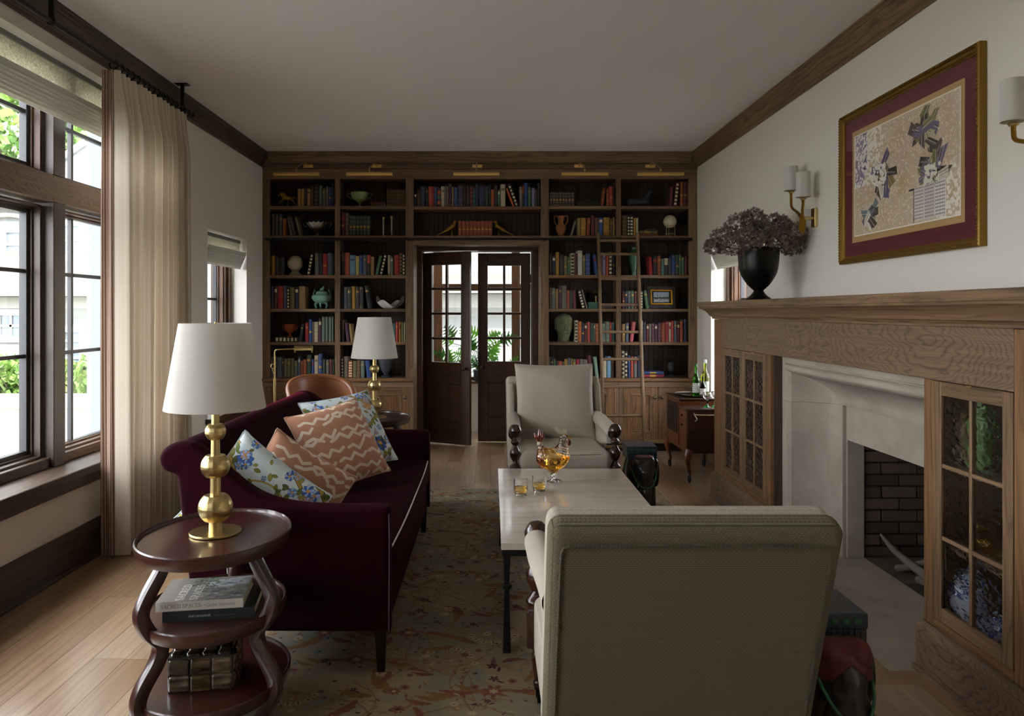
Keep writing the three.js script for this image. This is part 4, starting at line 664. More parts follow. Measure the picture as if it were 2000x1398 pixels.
// ---------------------------------------------------------------- rug
const rugTex = canvasTex(1400, 2048, (c, w, h) => {
  rs = 991; c.fillStyle = '#a6987c'; c.fillRect(0, 0, w, h);
  for (let i = 0; i < 300; i++) { c.globalAlpha = rr(0.14, 0.4); c.fillStyle = ['#7b9096', '#6d8892', '#b8a884', '#9a8a6c'][i % 4]; c.beginPath(); c.ellipse(rr(0, w), rr(0, h), rr(40, 130), rr(24, 90), rr(0, 3), 0, 7); c.fill(); }
  for (let i = 0; i < 3600; i++) { c.globalAlpha = rr(0.05, 0.2); c.fillStyle = ['#7f97a0', '#93a6a6', '#c7b99b', '#a08f72', '#8aa0a8'][i % 5]; c.fillRect(rr(-60, w), rr(0, h), rr(20, 140), rr(2, 5)); }
  c.globalAlpha = 1;
  const K = { rust: '#8f5844', brick: '#7d463c', gold: '#96703c', wine: '#4a2028', blue: '#7c939a', cream: '#cabb98', tan: '#a58560', line: '#8f7450' };
  const petal = (x, y, r, n, col, k = 0.6) => { c.fillStyle = col; const o = rnd(); for (let i = 0; i < n; i++) { const a = (i + o) / n * 2 * PI; c.beginPath(); c.ellipse(x + Math.cos(a) * r * k, y + Math.sin(a) * r * k, r * 0.4, r * 0.22, a, 0, 7); c.fill(); } };
  const flower = (x, y, r, a, b) => { petal(x, y, r, 8, a); c.fillStyle = b; c.beginPath(); c.arc(x, y, r * 0.28, 0, 7); c.fill(); };
  const leaf = (x, y, r, a, col) => { c.fillStyle = col; c.beginPath(); c.ellipse(x, y, r, r * 0.3, a, 0, 7); c.fill(); };
  const vine = (x, y, a, len, col, lw) => { c.strokeStyle = col; c.lineWidth = lw; c.lineJoin = 'round'; c.beginPath(); c.moveTo(x, y); let k = 0; const lv = []; for (let s = 0; s < len; s += 6) { if (s % 48 === 0) k = rr(-0.1, 0.1); a += k; x += Math.cos(a) * 6; y += Math.sin(a) * 6; c.lineTo(x, y); if (rnd() < 0.2) lv.push([x + rr(-7, 7), y + rr(-7, 7)]); } c.stroke(); lv.forEach(([p, q]) => leaf(p, q, rr(4, 9), rr(0, 6), [K.rust, K.gold, K.brick, K.tan][Math.floor(rnd() * 4)])); };
  const serr = (x, y, a, len, col) => { c.fillStyle = col; c.save(); c.translate(x, y); c.rotate(a); c.beginPath(); c.moveTo(0, 0); const n = 9; for (let i = 0; i <= n; i++) { const t = i / n, ww = len * 0.16 * Math.sin(PI * t) + 1; c.lineTo(t * len, -ww - (i % 2) * len * 0.06 + len * 0.3 * t * t); } for (let i = n; i >= 0; i--) { const t = i / n, ww = len * 0.07 * Math.sin(PI * t); c.lineTo(t * len, ww + (i % 2) * len * 0.04 + len * 0.3 * t * t); } c.fill(); c.restore(); };
  const fan = (x, y, r, f) => { c.strokeStyle = K.line; c.lineWidth = 1.5; for (let i = 0; i < 7; i++) { const a = -PI / 2 * f + (i - 3) * 0.42, p = x + Math.cos(a) * r, q = y + Math.sin(a) * r; c.beginPath(); c.moveTo(x, y); c.lineTo(p, q); c.stroke(); petal(p, q, r * 0.2, 6, K.cream); leaf(p, q, r * 0.1, a, K.wine); } };
  const spray = (x, y, s) => { for (const q of [-1, 1]) { for (let i = 0; i < 5; i++) serr(x + q * (6 + i * 15) * s, y + i * i * 1.6 * s, q > 0 ? rr(-0.5, 0.2) : PI + rr(-0.2, 0.5), rr(22, 40) * s, [K.gold, K.rust, K.gold][i % 3]); } petal(x, y, 14 * s, 7, K.rust); petal(x, y, 7 * s, 6, K.cream, 0.4); };
  for (let i = 0; i < 420; i++) vine(rr(0, w), rr(0, h), rr(0, 6.28), rr(60, 260), [K.gold, K.line, K.tan, K.line][i % 4], rr(1.4, 4.2));
  for (let j = 0; j < 15; j++) for (let i = 0; i < 7; i++) { const x = 90 + i * 200 + (j % 2) * 100, y = 70 + j * 136; if ((i + j) % 3 === 0) spray(x, y, rr(1.3, 1.9)); else if ((i + j) % 3 === 1) fan(x, y, rr(40, 58), j % 2 ? 1 : -1); else { serr(x, y, rr(0, 6), rr(60, 110), K.gold); flower(x, y, rr(14, 24), K.rust, K.cream); } }
  for (let i = 0; i < 200; i++) serr(rr(0, w), rr(0, h), rr(0, 6.28), rr(30, 80), [K.gold, K.rust, K.tan, K.brick][i % 4]);
  for (let i = 0; i < 520; i++) flower(rr(0, w), rr(0, h), rr(7, 15), [K.rust, K.cream, K.tan, K.blue, K.brick, K.cream][i % 6], [K.wine, K.gold, K.cream][i % 3]);
  for (let i = 0; i < 900; i++) leaf(rr(0, w), rr(0, h), rr(4, 10), rr(0, 6), [K.rust, K.tan, K.gold, K.blue, K.cream][i % 5]);
  for (let i = 0; i < 130; i++) { const x = rr(0, w), y = rr(0, h), r = rr(8, 16); petal(x, y, r, 5, K.wine, 0.5); leaf(x + r, y + r, r * 0.7, rr(0, 6), K.wine); }
  for (let i = 0; i < 200; i++) { c.fillStyle = K.wine; c.fillRect(rr(0, w), rr(0, h), rr(5, 10), rr(4, 7)); }
  for (let i = 0; i < 9000; i++) { c.globalAlpha = rr(0.05, 0.22); c.fillStyle = rnd() > 0.5 ? '#3a3226' : '#d9cfb6'; c.fillRect(rr(0, w), rr(0, h), rr(4, 26), 1.6); } c.globalAlpha = 1;
});
{
  const g = new THREE.BoxGeometry(2.57, 0.009, 3.84, 1, 1, 1), uv = g.attributes.uv;
  const t = thing('rug', 'large faded floral rug under the sofa and coffee table', 'rug', [0.03, 0.0005, -4.06]);
  M('pile', g.translate(0, 0.0045, 0), std('#d6cdc2', 0.95, { map: rugTex, bumpMap: clothBump, bumpScale: 0.002 }), t);
  const fr = []; for (let i = 0; i < 170; i++) for (const s of [-1, 1]) fr.push(bx(-1.28 + i * 0.0151, -1.28 + i * 0.0151 + 0.007, 0, 0.005, s * 1.92, s * (1.92 + rr(0.012, 0.024))));
  M('fringe', fr, std('#cfc4a8', 0.95), t).userData.kind = 'stuff';
}
const RUG = 0.0095;

// ---------------------------------------------------------------- sofa
const velvetTex = dataTex(256, 256, (u, v) => { const n = fbm(u, v, 5, 5, 410, 4); return mix3(hex('#300814'), hex('#1f040c'), n); }, true, [1.5, 1.5]);
const velvet = phys('#ffffff', 0.85, { map: velvetTex, specularIntensity: 0.12, sheen: 0.85, sheenColor: new THREE.Color('#b02a58'), sheenRoughness: 0.26 });
const welt = std('#cfc3c0', 0.7), legWood = phys('#3a2014', 0.35, { map: texMahog, clearcoat: 0.3 });
{
  const t = thing('sofa', 'dark burgundy velvet sofa with sloping arms and pale piping', 'sofa', [-0.8, RUG, -3.88]), L = 0.975, A = 0.085;   // local: x towards the room, z towards the camera
  const X = (x) => x + 0.8, S = (pts, n) => splineShape(pts.map(([x, y]) => [X(x), y - RUG]), n);
  // back with a rolled top
  const back = [[-1.16, 0.2], [-1.185, 0.45], [-1.215, 0.7], [-1.228, 0.79]]; for (let i = 0; i <= 12; i++) { const a = R(215) - i / 12 * R(205); back.push([-1.19 + Math.cos(a) * 0.068, 0.842 + Math.sin(a) * 0.06]); }
  back.push([-1.085, 0.80], [-1.03, 0.68], [-0.985, 0.5], [-0.965, 0.36], [-0.965, 0.2]);
  M('back', planarUV(smooth(extrude(S(back, 120), 2 * L - 0.06, 0.03, 4).translate(0, 0, -L + 0.03), 0.9)), velvet, t);
  // arms: the near and far side panels sweep up into the back roll
  const arm = [[-1.14, 0.175], [-1.175, 0.5], [-1.2, 0.72], [-1.208, 0.772]]; for (let i = 0; i <= 12; i++) { const a = R(225) - i / 12 * R(170); arm.push([-1.188 + Math.cos(a) * 0.086, 0.838 + Math.sin(a) * 0.066]); }
  arm.push([-1.06, 0.838], [-0.98, 0.765], [-0.88, 0.70], [-0.76, 0.667], [-0.62, 0.657], [-0.5, 0.656], [-0.42, 0.655]);
  const armPts = new THREE.SplineCurve(arm.map(([x, y]) => V2(X(x), y - RUG))).getPoints(110).map((p) => [p.x, p.y]); armPts.push([X(-0.396), 0.65 - RUG], [X(-0.388), 0.63 - RUG], [X(-0.386), 0.56 - RUG], [X(-0.386), 0.175 - RUG]);
  const armG = planarUV(smooth(extrude(armPts, A, 0.022, 4), 0.9));
  for (const s of [1, -1]) {
    const a = M('arm', armG, velvet, t); a.position.z = s > 0 ? L - A : -L;
    const zo = s > 0 ? A + 0.001 : -0.001, top = armPts.filter(([x, y]) => y > 0.3);
    M('piping', [tube([[X(-0.39), 0.18 - RUG, zo * 0.98], [X(-0.388), 0.5 - RUG, zo * 0.98], [X(-0.39), 0.63 - RUG, zo * 0.96]], 0.0028, 20, 6)], std('#5d4a52', 0.7), a);
    M('seam', tube([[X(-0.40), 0.575 - RUG, s > 0 ? A : 0], [X(-0.7), 0.578 - RUG, s > 0 ? A : 0], [X(-0.95), 0.58 - RUG, s > 0 ? A : 0]], 0.0025, 24, 6), velvet, a);
  }
  const iz = L - A - 0.002;
  M('seat_base', planarUV(bx(X(-0.97), X(-0.40), 0.165 - RUG, 0.33, -iz, iz, 0.02, 2, 3)), velvet, t);
  const cu = new RoundedBoxGeometry(0.6, 0.145, 2 * iz - 0.01, 6, 0.05); { const p = cu.attributes.position; for (let i = 0; i < p.count; i++) { const x = p.getX(i) / 0.3, z = p.getZ(i) / iz; if (p.getY(i) > 0) p.setY(i, p.getY(i) + 0.012 * (1 - x * x) * (1 - z * z)); } cu.computeVertexNormals(); }
  const cush = M('seat_cushion', planarUV(cu.translate(X(-0.675), 0.403, 0)), velvet, t);
  M('welting', [tube([[X(-0.392), 0.462, -iz + 0.03], [X(-0.383), 0.462, -iz * 0.5], [X(-0.383), 0.462, iz * 0.5], [X(-0.392), 0.462, iz - 0.03]], 0.0035, 60, 6)], welt, cush);
  const leg = (x, z, sx) => { const g = new THREE.CylinderGeometry(0.032, 0.02, 0.172 - 0.0, 4, 1).rotateY(PI / 4).translate(0, 0.086, 0); M('leg', planarUV(smooth(g, 0.3), 1), legWood, t).position.set(X(x), 0, z); };
  leg(-0.425, L - 0.045); leg(-0.425, -L + 0.045); leg(-1.11, L - 0.045); leg(-1.11, -L + 0.045);
}
// pillows
function pillowGeo(w, h, t, n = 28) {
  const pos = [], uv = [], idx = []; let o = 0;
  for (const s of [1, -1]) {
    for (let j = 0; j <= n; j++) for (let i = 0; i <= n; i++) {
      const u = i / n * 2 - 1, v = j / n * 2 - 1, pin = 1 - 0.055 * (1 - u * u) * v * v - 0.0 , pin2 = 1 - 0.055 * (1 - v * v) * u * u;
      const e = Math.max(0, (1 - Math.pow(Math.abs(u), 2.6)) * (1 - Math.pow(Math.abs(v), 2.6))), z = s * t / 2 * Math.pow(e, 0.52) * (1 + 0.06 * Math.sin(u * 5 + v * 3) * e);
      pos.push(u * w / 2 * pin2, v * h / 2 * pin, z); uv.push(i / n, j / n);
    }
    for (let j = 0; j < n; j++) for (let i = 0; i < n; i++) { const a = o + j * (n + 1) + i, b = a + n + 1; s > 0 ? idx.push(a, a + 1, b, a + 1, b + 1, b) : idx.push(a, b, a + 1, a + 1, b, b + 1); }
    o += (n + 1) * (n + 1);
  }
  const g = new THREE.BufferGeometry(); g.setAttribute('position', new THREE.Float32BufferAttribute(pos, 3)); g.setAttribute('uv', new THREE.Float32BufferAttribute(uv, 2)); g.setIndex(idx); g.computeVertexNormals(); return g;
}
const floralTex = canvasTex(768, 768, (c, w, h) => {
  rs = 551; c.fillStyle = '#cdd9da'; c.fillRect(0, 0, w, h);
  for (let i = 0; i < 60; i++) { c.globalAlpha = 0.25; c.fillStyle = ['#e8eeee', '#a9c2d0'][i % 2]; c.beginPath(); c.ellipse(rr(0, w), rr(0, h), rr(20, 90), rr(8, 40), rr(0, 3), 0, 7); c.fill(); } c.globalAlpha = 1;
  const branch = (x, y, a, len, lw) => { const st = []; for (let s = 0; s < len; s += 6) { a += Math.sin(s * 0.02 + x) * 0.05; x += Math.cos(a) * 6; y += Math.sin(a) * 6; st.push([x, y]); } for (const [col, k] of [['#4d4420', 1.5], ['#b18f3c', 1]]) { c.strokeStyle = col; c.lineWidth = lw * k; c.beginPath(); st.forEach(([p, q], i) => i ? c.lineTo(p, q) : c.moveTo(p, q)); c.stroke(); } st.forEach(([p, q], i) => { if (i % 7 === 3) lf(p, q, rr(40, 70), rr(0, 6)); }); };
  const lf = (x, y, r, a) => { c.save(); c.translate(x, y); c.rotate(a); c.fillStyle = ['#7a7d2e', '#98933f', '#5d6b34'][Math.floor(rnd() * 3)]; c.strokeStyle = '#3c3c1e'; c.lineWidth = 2; c.beginPath(); c.moveTo(0, 0); c.quadraticCurveTo(r * 0.5, -r * 0.55, r, 0); c.quadraticCurveTo(r * 0.5, r * 0.55, 0, 0); c.fill(); c.stroke(); c.restore(); };
  const bloom = (x, y, r, a, b) => { for (let k = 0; k < 9; k++) { const an = k / 9 * 2 * PI; c.fillStyle = k % 2 ? a : b; c.strokeStyle = '#32405e'; c.lineWidth = 1.6; c.beginPath(); c.ellipse(x + Math.cos(an) * r * 0.6, y + Math.sin(an) * r * 0.6, r * 0.5, r * 0.3, an, 0, 7); c.fill(); c.stroke(); } c.fillStyle = '#c8963c'; c.beginPath(); c.arc(x, y, r * 0.3, 0, 7); c.fill(); };
  for (let i = 0; i < 9; i++) branch(rr(0, w), rr(0, h), rr(0, 6), rr(260, 560), rr(14, 24));
  c.strokeStyle = '#7a6526'; c.lineWidth = 12; c.beginPath(); c.arc(400, 380, 210, 0.3, 5.4); c.stroke(); c.strokeStyle = '#caa545'; c.lineWidth = 7; c.beginPath(); c.arc(400, 380, 210, 0.3, 5.4); c.stroke();
  c.fillStyle = '#e6d7a8'; c.beginPath(); c.ellipse(440, 350, 90, 125, 0.5, 0, 7); c.fill(); c.save(); c.beginPath(); c.ellipse(440, 350, 90, 125, 0.5, 0, 7); c.clip(); c.strokeStyle = '#6d5524'; c.lineWidth = 5; for (let i = -10; i < 20; i++) { c.beginPath(); c.moveTo(240 + i * 30, 200); c.lineTo(440 + i * 30, 520); c.moveTo(640 - i * 30, 200); c.lineTo(440 - i * 30, 520); c.stroke(); } c.restore();
  bloom(330, 400, 85, '#3d67b8', '#6f93d6'); bloom(640, 180, 60, '#d9b98c', '#c79a66'); bloom(150, 620, 62, '#d9b98c', '#e3caa2'); bloom(600, 600, 70, '#3d67b8', '#29457f'); bloom(130, 140, 58, '#5b86cf', '#3d67b8');
  for (let i = 0; i < 60; i++) lf(rr(0, w), rr(0, h), rr(30, 62), rr(0, 6)); for (let i = 0; i < 24; i++) bloom(rr(0, w), rr(0, h), rr(18, 42), ['#5b86cf', '#c99a8a', '#3d67b8'][i % 3], '#a9c2e8');
});
const zigTex = canvasTex(768, 768, (c, w, h) => {
  rs = 77; c.fillStyle = '#b98468'; c.fillRect(0, 0, w, h); c.strokeStyle = '#e3d2bd'; c.lineCap = 'round'; c.lineJoin = 'round';
  for (let j = 0; j < 9; j++) for (let i = 0; i < 3; i++) { let x = -80 + i * 330 + (j % 2) * 140 + rr(-20, 20), y = 30 + j * 88 + rr(-14, 14); c.lineWidth = rr(24, 30); c.beginPath(); c.moveTo(x, y); let up = -1; for (let k = 0; k < 5; k++) { x += rr(44, 70); y += up * rr(26, 60) * (k === 0 ? 0.3 : 1); c.lineTo(x, y); up *= k % 2 ? -1 : rnd() < 0.75 ? -1 : 1; } c.stroke(); }
  c.globalAlpha = 0.16; for (let i = 0; i < 5000; i++) { c.fillStyle = rnd() > 0.5 ? '#7a4a34' : '#f2e6d6'; c.fillRect(rr(0, w), rr(0, h), 2, 6); } c.globalAlpha = 1;
});
const floral = std('#ffffff', 0.85, { map: floralTex }), zig = phys('#ffffff', 0.85, { map: zigTex, sheen: 0.4, sheenColor: new THREE.Color('#e8c8b0') });
function pillow(label, m, w, h, t, pos, look, roll) { const o = thing('throw_pillow', label, 'pillow', pos, 0, 'throw pillows on the sofa'); const q = M('cover', pillowGeo(w, h, t), m, o); o.rotation.order = 'YXZ'; o.rotation.set(look[1], look[0], roll); M('edge_seam', tube(Array.from({ length: 64 }, (_, k) => { const q = k / 16, e = Math.floor(q), f = (q - e) * 2 - 1, c = 1 - 0.055 * (1 - f * f) - 0.004; return e === 0 ? [f * w / 2, -h / 2 * c, 0] : e === 1 ? [w / 2 * c, f * h / 2, 0] : e === 2 ? [-f * w / 2, h / 2 * c, 0] : [-w / 2 * c, -f * h / 2, 0]; }), 0.0035, 128, 5, true), m, o); return o; }
pillow('white pillow with blue and gold flowers, nearest the camera on the sofa', floral, 0.45, 0.45, 0.14, [-0.965, 0.605, -3.085], [R(8), R(-6)], R(-38));
pillow('small rust and cream zigzag pillow, second from the camera', zig, 0.43, 0.43, 0.15, [-0.865, 0.60, -3.31], [R(30), R(-14)], R(-36));
pillow('larger rust and cream zigzag pillow in the middle of the sofa', zig, 0.45, 0.45, 0.15, [-0.80, 0.705, -3.99], [R(40), R(-32)], R(10));
pillow('blue-grey floral pillow at the far end of the sofa', floral, 0.47, 0.47, 0.14, [-0.815, 0.715, -4.36], [R(40), R(-34)], R(6));
// ---------------------------------------------------------------- armchairs
const weaveTex = dataTex(256, 256, (u, v, x, y) => {           // interlocked key weave, 8 cm repeat
  const gx = Math.floor(x / 8), gy = Math.floor(y / 8), lx = x % 8, ly = y % 8, k = ((gx + (gy % 4 < 2 ? 0 : 2)) % 4);
  const line = (k < 2 ? (ly < 3 || (k === 0 && lx < 3)) : (lx < 3 || (k === 3 && ly > 4))) ? 1 : 0; return mix3(hex('#57503b'), hex('#7f765d'), line * 0.85 + 0.25 * (hash(x, y, 4) - 0.5));
}, true, [11, 11]);
const weaveBump = dataTex(256, 256, (u, v, x, y) => { const gx = Math.floor(x / 8), gy = Math.floor(y / 8), lx = x % 8, ly = y % 8, k = ((gx + (gy % 4 < 2 ? 0 : 2)) % 4); return ((k < 2 ? (ly < 3 || (k === 0 && lx < 3)) : (lx < 3 || (k === 3 && ly > 4))) ? 200 : 70) + 40 * hash(x, y, 9); }, false, [11, 11]);
const ribTex = dataTex(256, 64, (u, v, x, y) => mix3(hex('#c2b9a8'), hex('#a39a88'), clamp(((x >> 2) % 2) * 0.4 + 0.6 * hash(x >> 1, y >> 1, 12), 0, 1)), true, [9, 9]);
const weave = std('#ffffff', 0.92, { map: weaveTex, bumpMap: weaveBump, bumpScale: 0.0016 }), rib = phys('#ffffff', 0.92, { map: ribTex, bumpMap: clothBump, bumpScale: 0.0012, sheen: 0.15, sheenColor: new THREE.Color('#d8d8d8') });
const turned = phys('#7d5844', 0.25, { map: texOak, clearcoat: 0.5, clearcoatRoughness: 0.12 }), casterMat = std('#2c2a28', 0.35, { metalness: 0.8 });
const armchairGroup = 'pair of beige armchairs facing each other across the coffee table';
function makeArmchair(label) {                                 // faces +z, origin on the floor under the seat centre
  const t = thing('armchair', label, 'armchair', [0, 0, 0], 0, armchairGroup), W = 0.36;
  // leaning upholstered back: outer side in woven cloth, inner side in ribbed cloth
  const lean = (g) => g.rotateX(R(-19)).translate(0, 0.24, -0.235);
  const bw = (yy) => W - 0.0;                                  // half width
  const out = new RoundedBoxGeometry(2 * W, 0.715, 0.085, 5, 0.035).translate(0, 0.345, -0.045);
  M('outer_back', planarUV(lean(out), 1), weave, t);
  M('inner_back', planarUV(lean(new RoundedBoxGeometry(2 * W - 0.004, 0.70, 0.07, 5, 0.03).translate(0, 0.337, 0.02)), 1), rib, t);
  const pr = 0.0045, pipe = [[-W + 0.03, 0.0, -0.089], [-W + 0.03, 0.35, -0.089], [-W + 0.032, 0.63, -0.089], [-W + 0.045, 0.655, -0.089], [0, 0.658, -0.089], [W - 0.045, 0.655, -0.089], [W - 0.032, 0.63, -0.089], [W - 0.03, 0.35, -0.089], [W - 0.03, 0, -0.089]];
  M('back_piping', lean(new THREE.TubeGeometry(new THREE.CurvePath() && new THREE.CatmullRomCurve3(pipe.map((p) => V3(...p)), false, 'catmullrom', 0.1), 120, pr, 6)), weave, t);
  // wings where the back meets the arms
  for (const s of [-1, 1]) M('wing', planarUV(lean(new RoundedBoxGeometry(0.055, 0.60, 0.15, 5, 0.026).translate(s * (W - 0.034), 0.325, 0.05)), 1), rib, t);
  // loose back cushion
  const bc2 = pillowGeo(0.60, 0.60, 0.2, 30); bc2.rotateX(R(-19)).translate(0, 0.72, -0.245); M('back_cushion', planarUV(bc2, 1), rib, t);
  // seat frame and crowned seat cushion
  M('seat_frame', planarUV(new RoundedBoxGeometry(0.695, 0.215, 0.60, 5, 0.035).translate(0, 0.295, 0.02), 0), rib, t);
  for (const s of [-1, 1]) { const sh = extrude(new THREE.SplineCurve([[-0.26, 0.12], [-0.29, 0.3], [-0.36, 0.56], [-0.2, 0.57], [0.05, 0.555], [0.28, 0.545]].map(([a, b]) => V2(a, b))).getPoints(40).map((p) => [p.x, p.y]).concat([[0.27, 0.5], [0.05, 0.46], [-0.12, 0.34], [-0.2, 0.16]]), 0.05, 0.014, 3).rotateY(-PI / 2).translate(s * (W - 0.045) + 0.025, 0, 0); M('side_panel', planarUV(smooth(sh, 0.8), 1), rib, t); }
  const sc = new RoundedBoxGeometry(0.60, 0.13, 0.70, 8, 0.05); { const p = sc.attributes.position; for (let i = 0; i < p.count; i++) { const x = p.getX(i) / 0.3, z = p.getZ(i) / 0.35, k = (1 - x * x) * (1 - z * z * 0.75); if (p.getY(i) > 0) p.setY(i, p.getY(i) + 0.05 * Math.max(0, k)); if (z > 0.8) p.setX(i, p.getX(i) * 1.02); } sc.computeVertexNormals(); }
  const seat = M('seat_cushion', planarUV(sc.translate(0, 0.40, 0.07), 0), rib, t);
  M('welting', tube([[-0.29, 0.455, 0.37], [-0.2, 0.452, 0.412], [0.2, 0.452, 0.412], [0.29, 0.455, 0.37]], 0.004, 40, 6), rib, seat);
  for (const s of [-1, 1]) {
    const x = s * (W - 0.025);
    M('arm', planarUV(taperTube([[x - s * 0.02, 0.605, -0.30], [x - s * 0.016, 0.605, -0.15], [x - s * 0.006, 0.59, 0.1], [x, 0.578, 0.335]], [0.046, 0.048, 0.048, 0.045], 30, 18), 2), rib, t);
    const post = M('arm_post', latheSmooth([[0.001, 0.645], [0.026, 0.638], [0.043, 0.60], [0.026, 0.562], [0.014, 0.553], [0.02, 0.543], [0.03, 0.53], [0.022, 0.512], [0.014, 0.505], [0.02, 0.492], [0.036, 0.46], [0.034, 0.43], [0.018, 0.402], [0.016, 0.395], [0.024, 0.38], [0.038, 0.362], [0.034, 0.345], [0.034, 0.33]], 28, 110), turned, t); post.position.set(x, 0, 0.36);
    M('post_block', bx(x - 0.036, x + 0.036, 0.2, 0.335, 0.324, 0.396, 0.006, 1), turned, t);
    const leg = (z) => { const l = M('leg', latheSmooth([[0.032, 0.205], [0.03, 0.19], [0.02, 0.18], [0.027, 0.165], [0.024, 0.12], [0.018, 0.08], [0.022, 0.07], [0.02, 0.055]], 20, 40), turned, t); l.position.set(x * 0.97, 0, z); const c = M('caster', [new THREE.CylinderGeometry(0.017, 0.019, 0.02, 14).translate(0, 0.055, 0), new THREE.CylinderGeometry(0.024, 0.024, 0.016, 20).rotateZ(PI / 2).translate(0, 0.024, -0.012), bx(-0.013, -0.009, 0.02, 0.05, -0.02, 0.004), bx(0.009, 0.013, 0.02, 0.05, -0.02, 0.004)], casterMat, l); };
    leg(0.36); leg(-0.30);
  }
  return t;
}
const chairNear = makeArmchair('beige woven armchair in the foreground seen from behind');
chairNear.position.set(0.50, RUG, -2.36); chairNear.rotation.y = PI;
copyOf(chairNear, [0.49, RUG, -5.43], R(1.5), 'beige armchair facing the camera beyond the coffee table');
chairNear.children.find((o) => o.name === 'back_cushion').position.set(0, -0.13, 0.02);

// ---------------------------------------------------------------- coffee table with glasses and rooster decanter
const travTex = dataTex(768, 768, (u, v) => { const w = fbm(u, v, 4, 4, 500, 3), n = fbm(u, v + w * 0.1, 2, 9, 510, 4), vein = fbm(u, v + w * 0.1, 2, 14, 520, 3); return mix3(mix3(hex('#d9cfc0'), hex('#b8a78f'), clamp(n * 1.3 - 0.3, 0, 1)), hex('#ece6dc'), clamp(vein * 1.1 - 0.4, 0, 0.6)); }, true, [1, 1]);
const TT = 0.4635, TX0 = 0.043, TX1 = 0.78, TZ0 = -3.09, TZ1 = -4.56;
{
  const t = thing('coffee_table', 'travertine-topped coffee table on slim dark iron legs', 'coffee table', [(TX0 + TX1) / 2, RUG, (TZ0 + TZ1) / 2]), w = (TX1 - TX0) / 2, d = (TZ0 - TZ1) / 2, h = TT - RUG;
  M('top', planarUV(new RoundedBoxGeometry(2 * w, 0.03, 2 * d, 2, 0.003).translate(0, h - 0.015, 0), 0, false), phys('#ffffff', 0.16, { map: travTex, clearcoat: 0.4, clearcoatRoughness: 0.06 }), t);
  const ap = 0.026, q = 0.004; M('apron', [bx(-w + q, w - q, h - 0.03 - ap, h - 0.03, d - 0.03, d - q), bx(-w + q, w - q, h - 0.03 - ap, h - 0.03, -d + q, -d + 0.03), bx(-w + q, -w + 0.03, h - 0.03 - ap, h - 0.03, -d + 0.03, d - 0.03), bx(w - 0.03, w - q, h - 0.03 - ap, h - 0.03, -d + 0.03, d - 0.03)], blackIron, t);
  for (const sx of [-1, 1]) for (const sz of [-1, 1]) {
    const sq = (y0, y1, r0, r1) => new THREE.CylinderGeometry(r1 * 1.414, r0 * 1.414, y1 - y0, 4).rotateY(PI / 4).translate(0, (y0 + y1) / 2, 0);
    const lg = M('leg', [smooth(sq(0, 0.27, 0.0165, 0.0095), 0.3), smooth(sq(0.27, h - 0.03, 0.0095, 0.016), 0.3)], blackIron, t); lg.position.set(sx * (w - 0.024), 0, sz * (d - 0.024)); M('leg_collar', smooth(lathe([[0.012, -0.008], [0.02, -0.008], [0.022, 0], [0.02, 0.008], [0.012, 0.008]], 16).translate(0, 0.27, 0)), blackIron, lg);
  }
}
const clearGlass = phys('#ffffff', 0.01, { transmission: 1, thickness: 0.01, ior: 1.5 }), whisky = phys('#ffffff', 0.01, { transmission: 1, thickness: 0.05, ior: 1.34, attenuationColor: new THREE.Color().setRGB(0.96, 0.62, 0.10), attenuationDistance: 0.07 });
function tumbler(label, x, z) {
  const t = thing('whisky_tumbler', label, 'glass', [x, TT + 0.0005, z], 0, 'whisky glasses on the coffee table');
  const n = 48, r = 0.0365, pts = [[0.0001, 0], [0.028, 0], [0.031, 0.003], [0.034, 0.02], [0.0362, 0.05], [0.0365, 0.086], [0.0352, 0.0868], [0.0338, 0.086], [0.0328, 0.05], [0.031, 0.022], [0.026, 0.0145], [0.0001, 0.0135]], g = lathe(pts, n), p = g.attributes.position;
  for (let i = 0; i < p.count; i++) { const y = p.getY(i), rad = Math.hypot(p.getX(i), p.getZ(i)); if (rad > 0.0335 && y > 0.004 && y < 0.07) { const k = 1 - 0.035 * (Math.floor(Math.atan2(p.getZ(i), p.getX(i)) / (2 * PI) * n + 0.5) % 2 ? 1 : 0); p.setX(i, p.getX(i) * k); p.setZ(i, p.getZ(i) * k); } }
  g.computeVertexNormals(); M('glass', g, clearGlass, t);
  M('whisky', lathe([[0.0001, 0.0142], [0.0255, 0.0152], [0.0305, 0.0225], [0.0322, 0.046], [0.0001, 0.046]], 40), whisky, t);
}
tumbler('cut-glass tumbler of whisky nearest the corner of the coffee table', 0.155, -3.88);
tumbler('cut-glass tumbler of whisky nearer the rooster decanter', 0.254, -3.96);
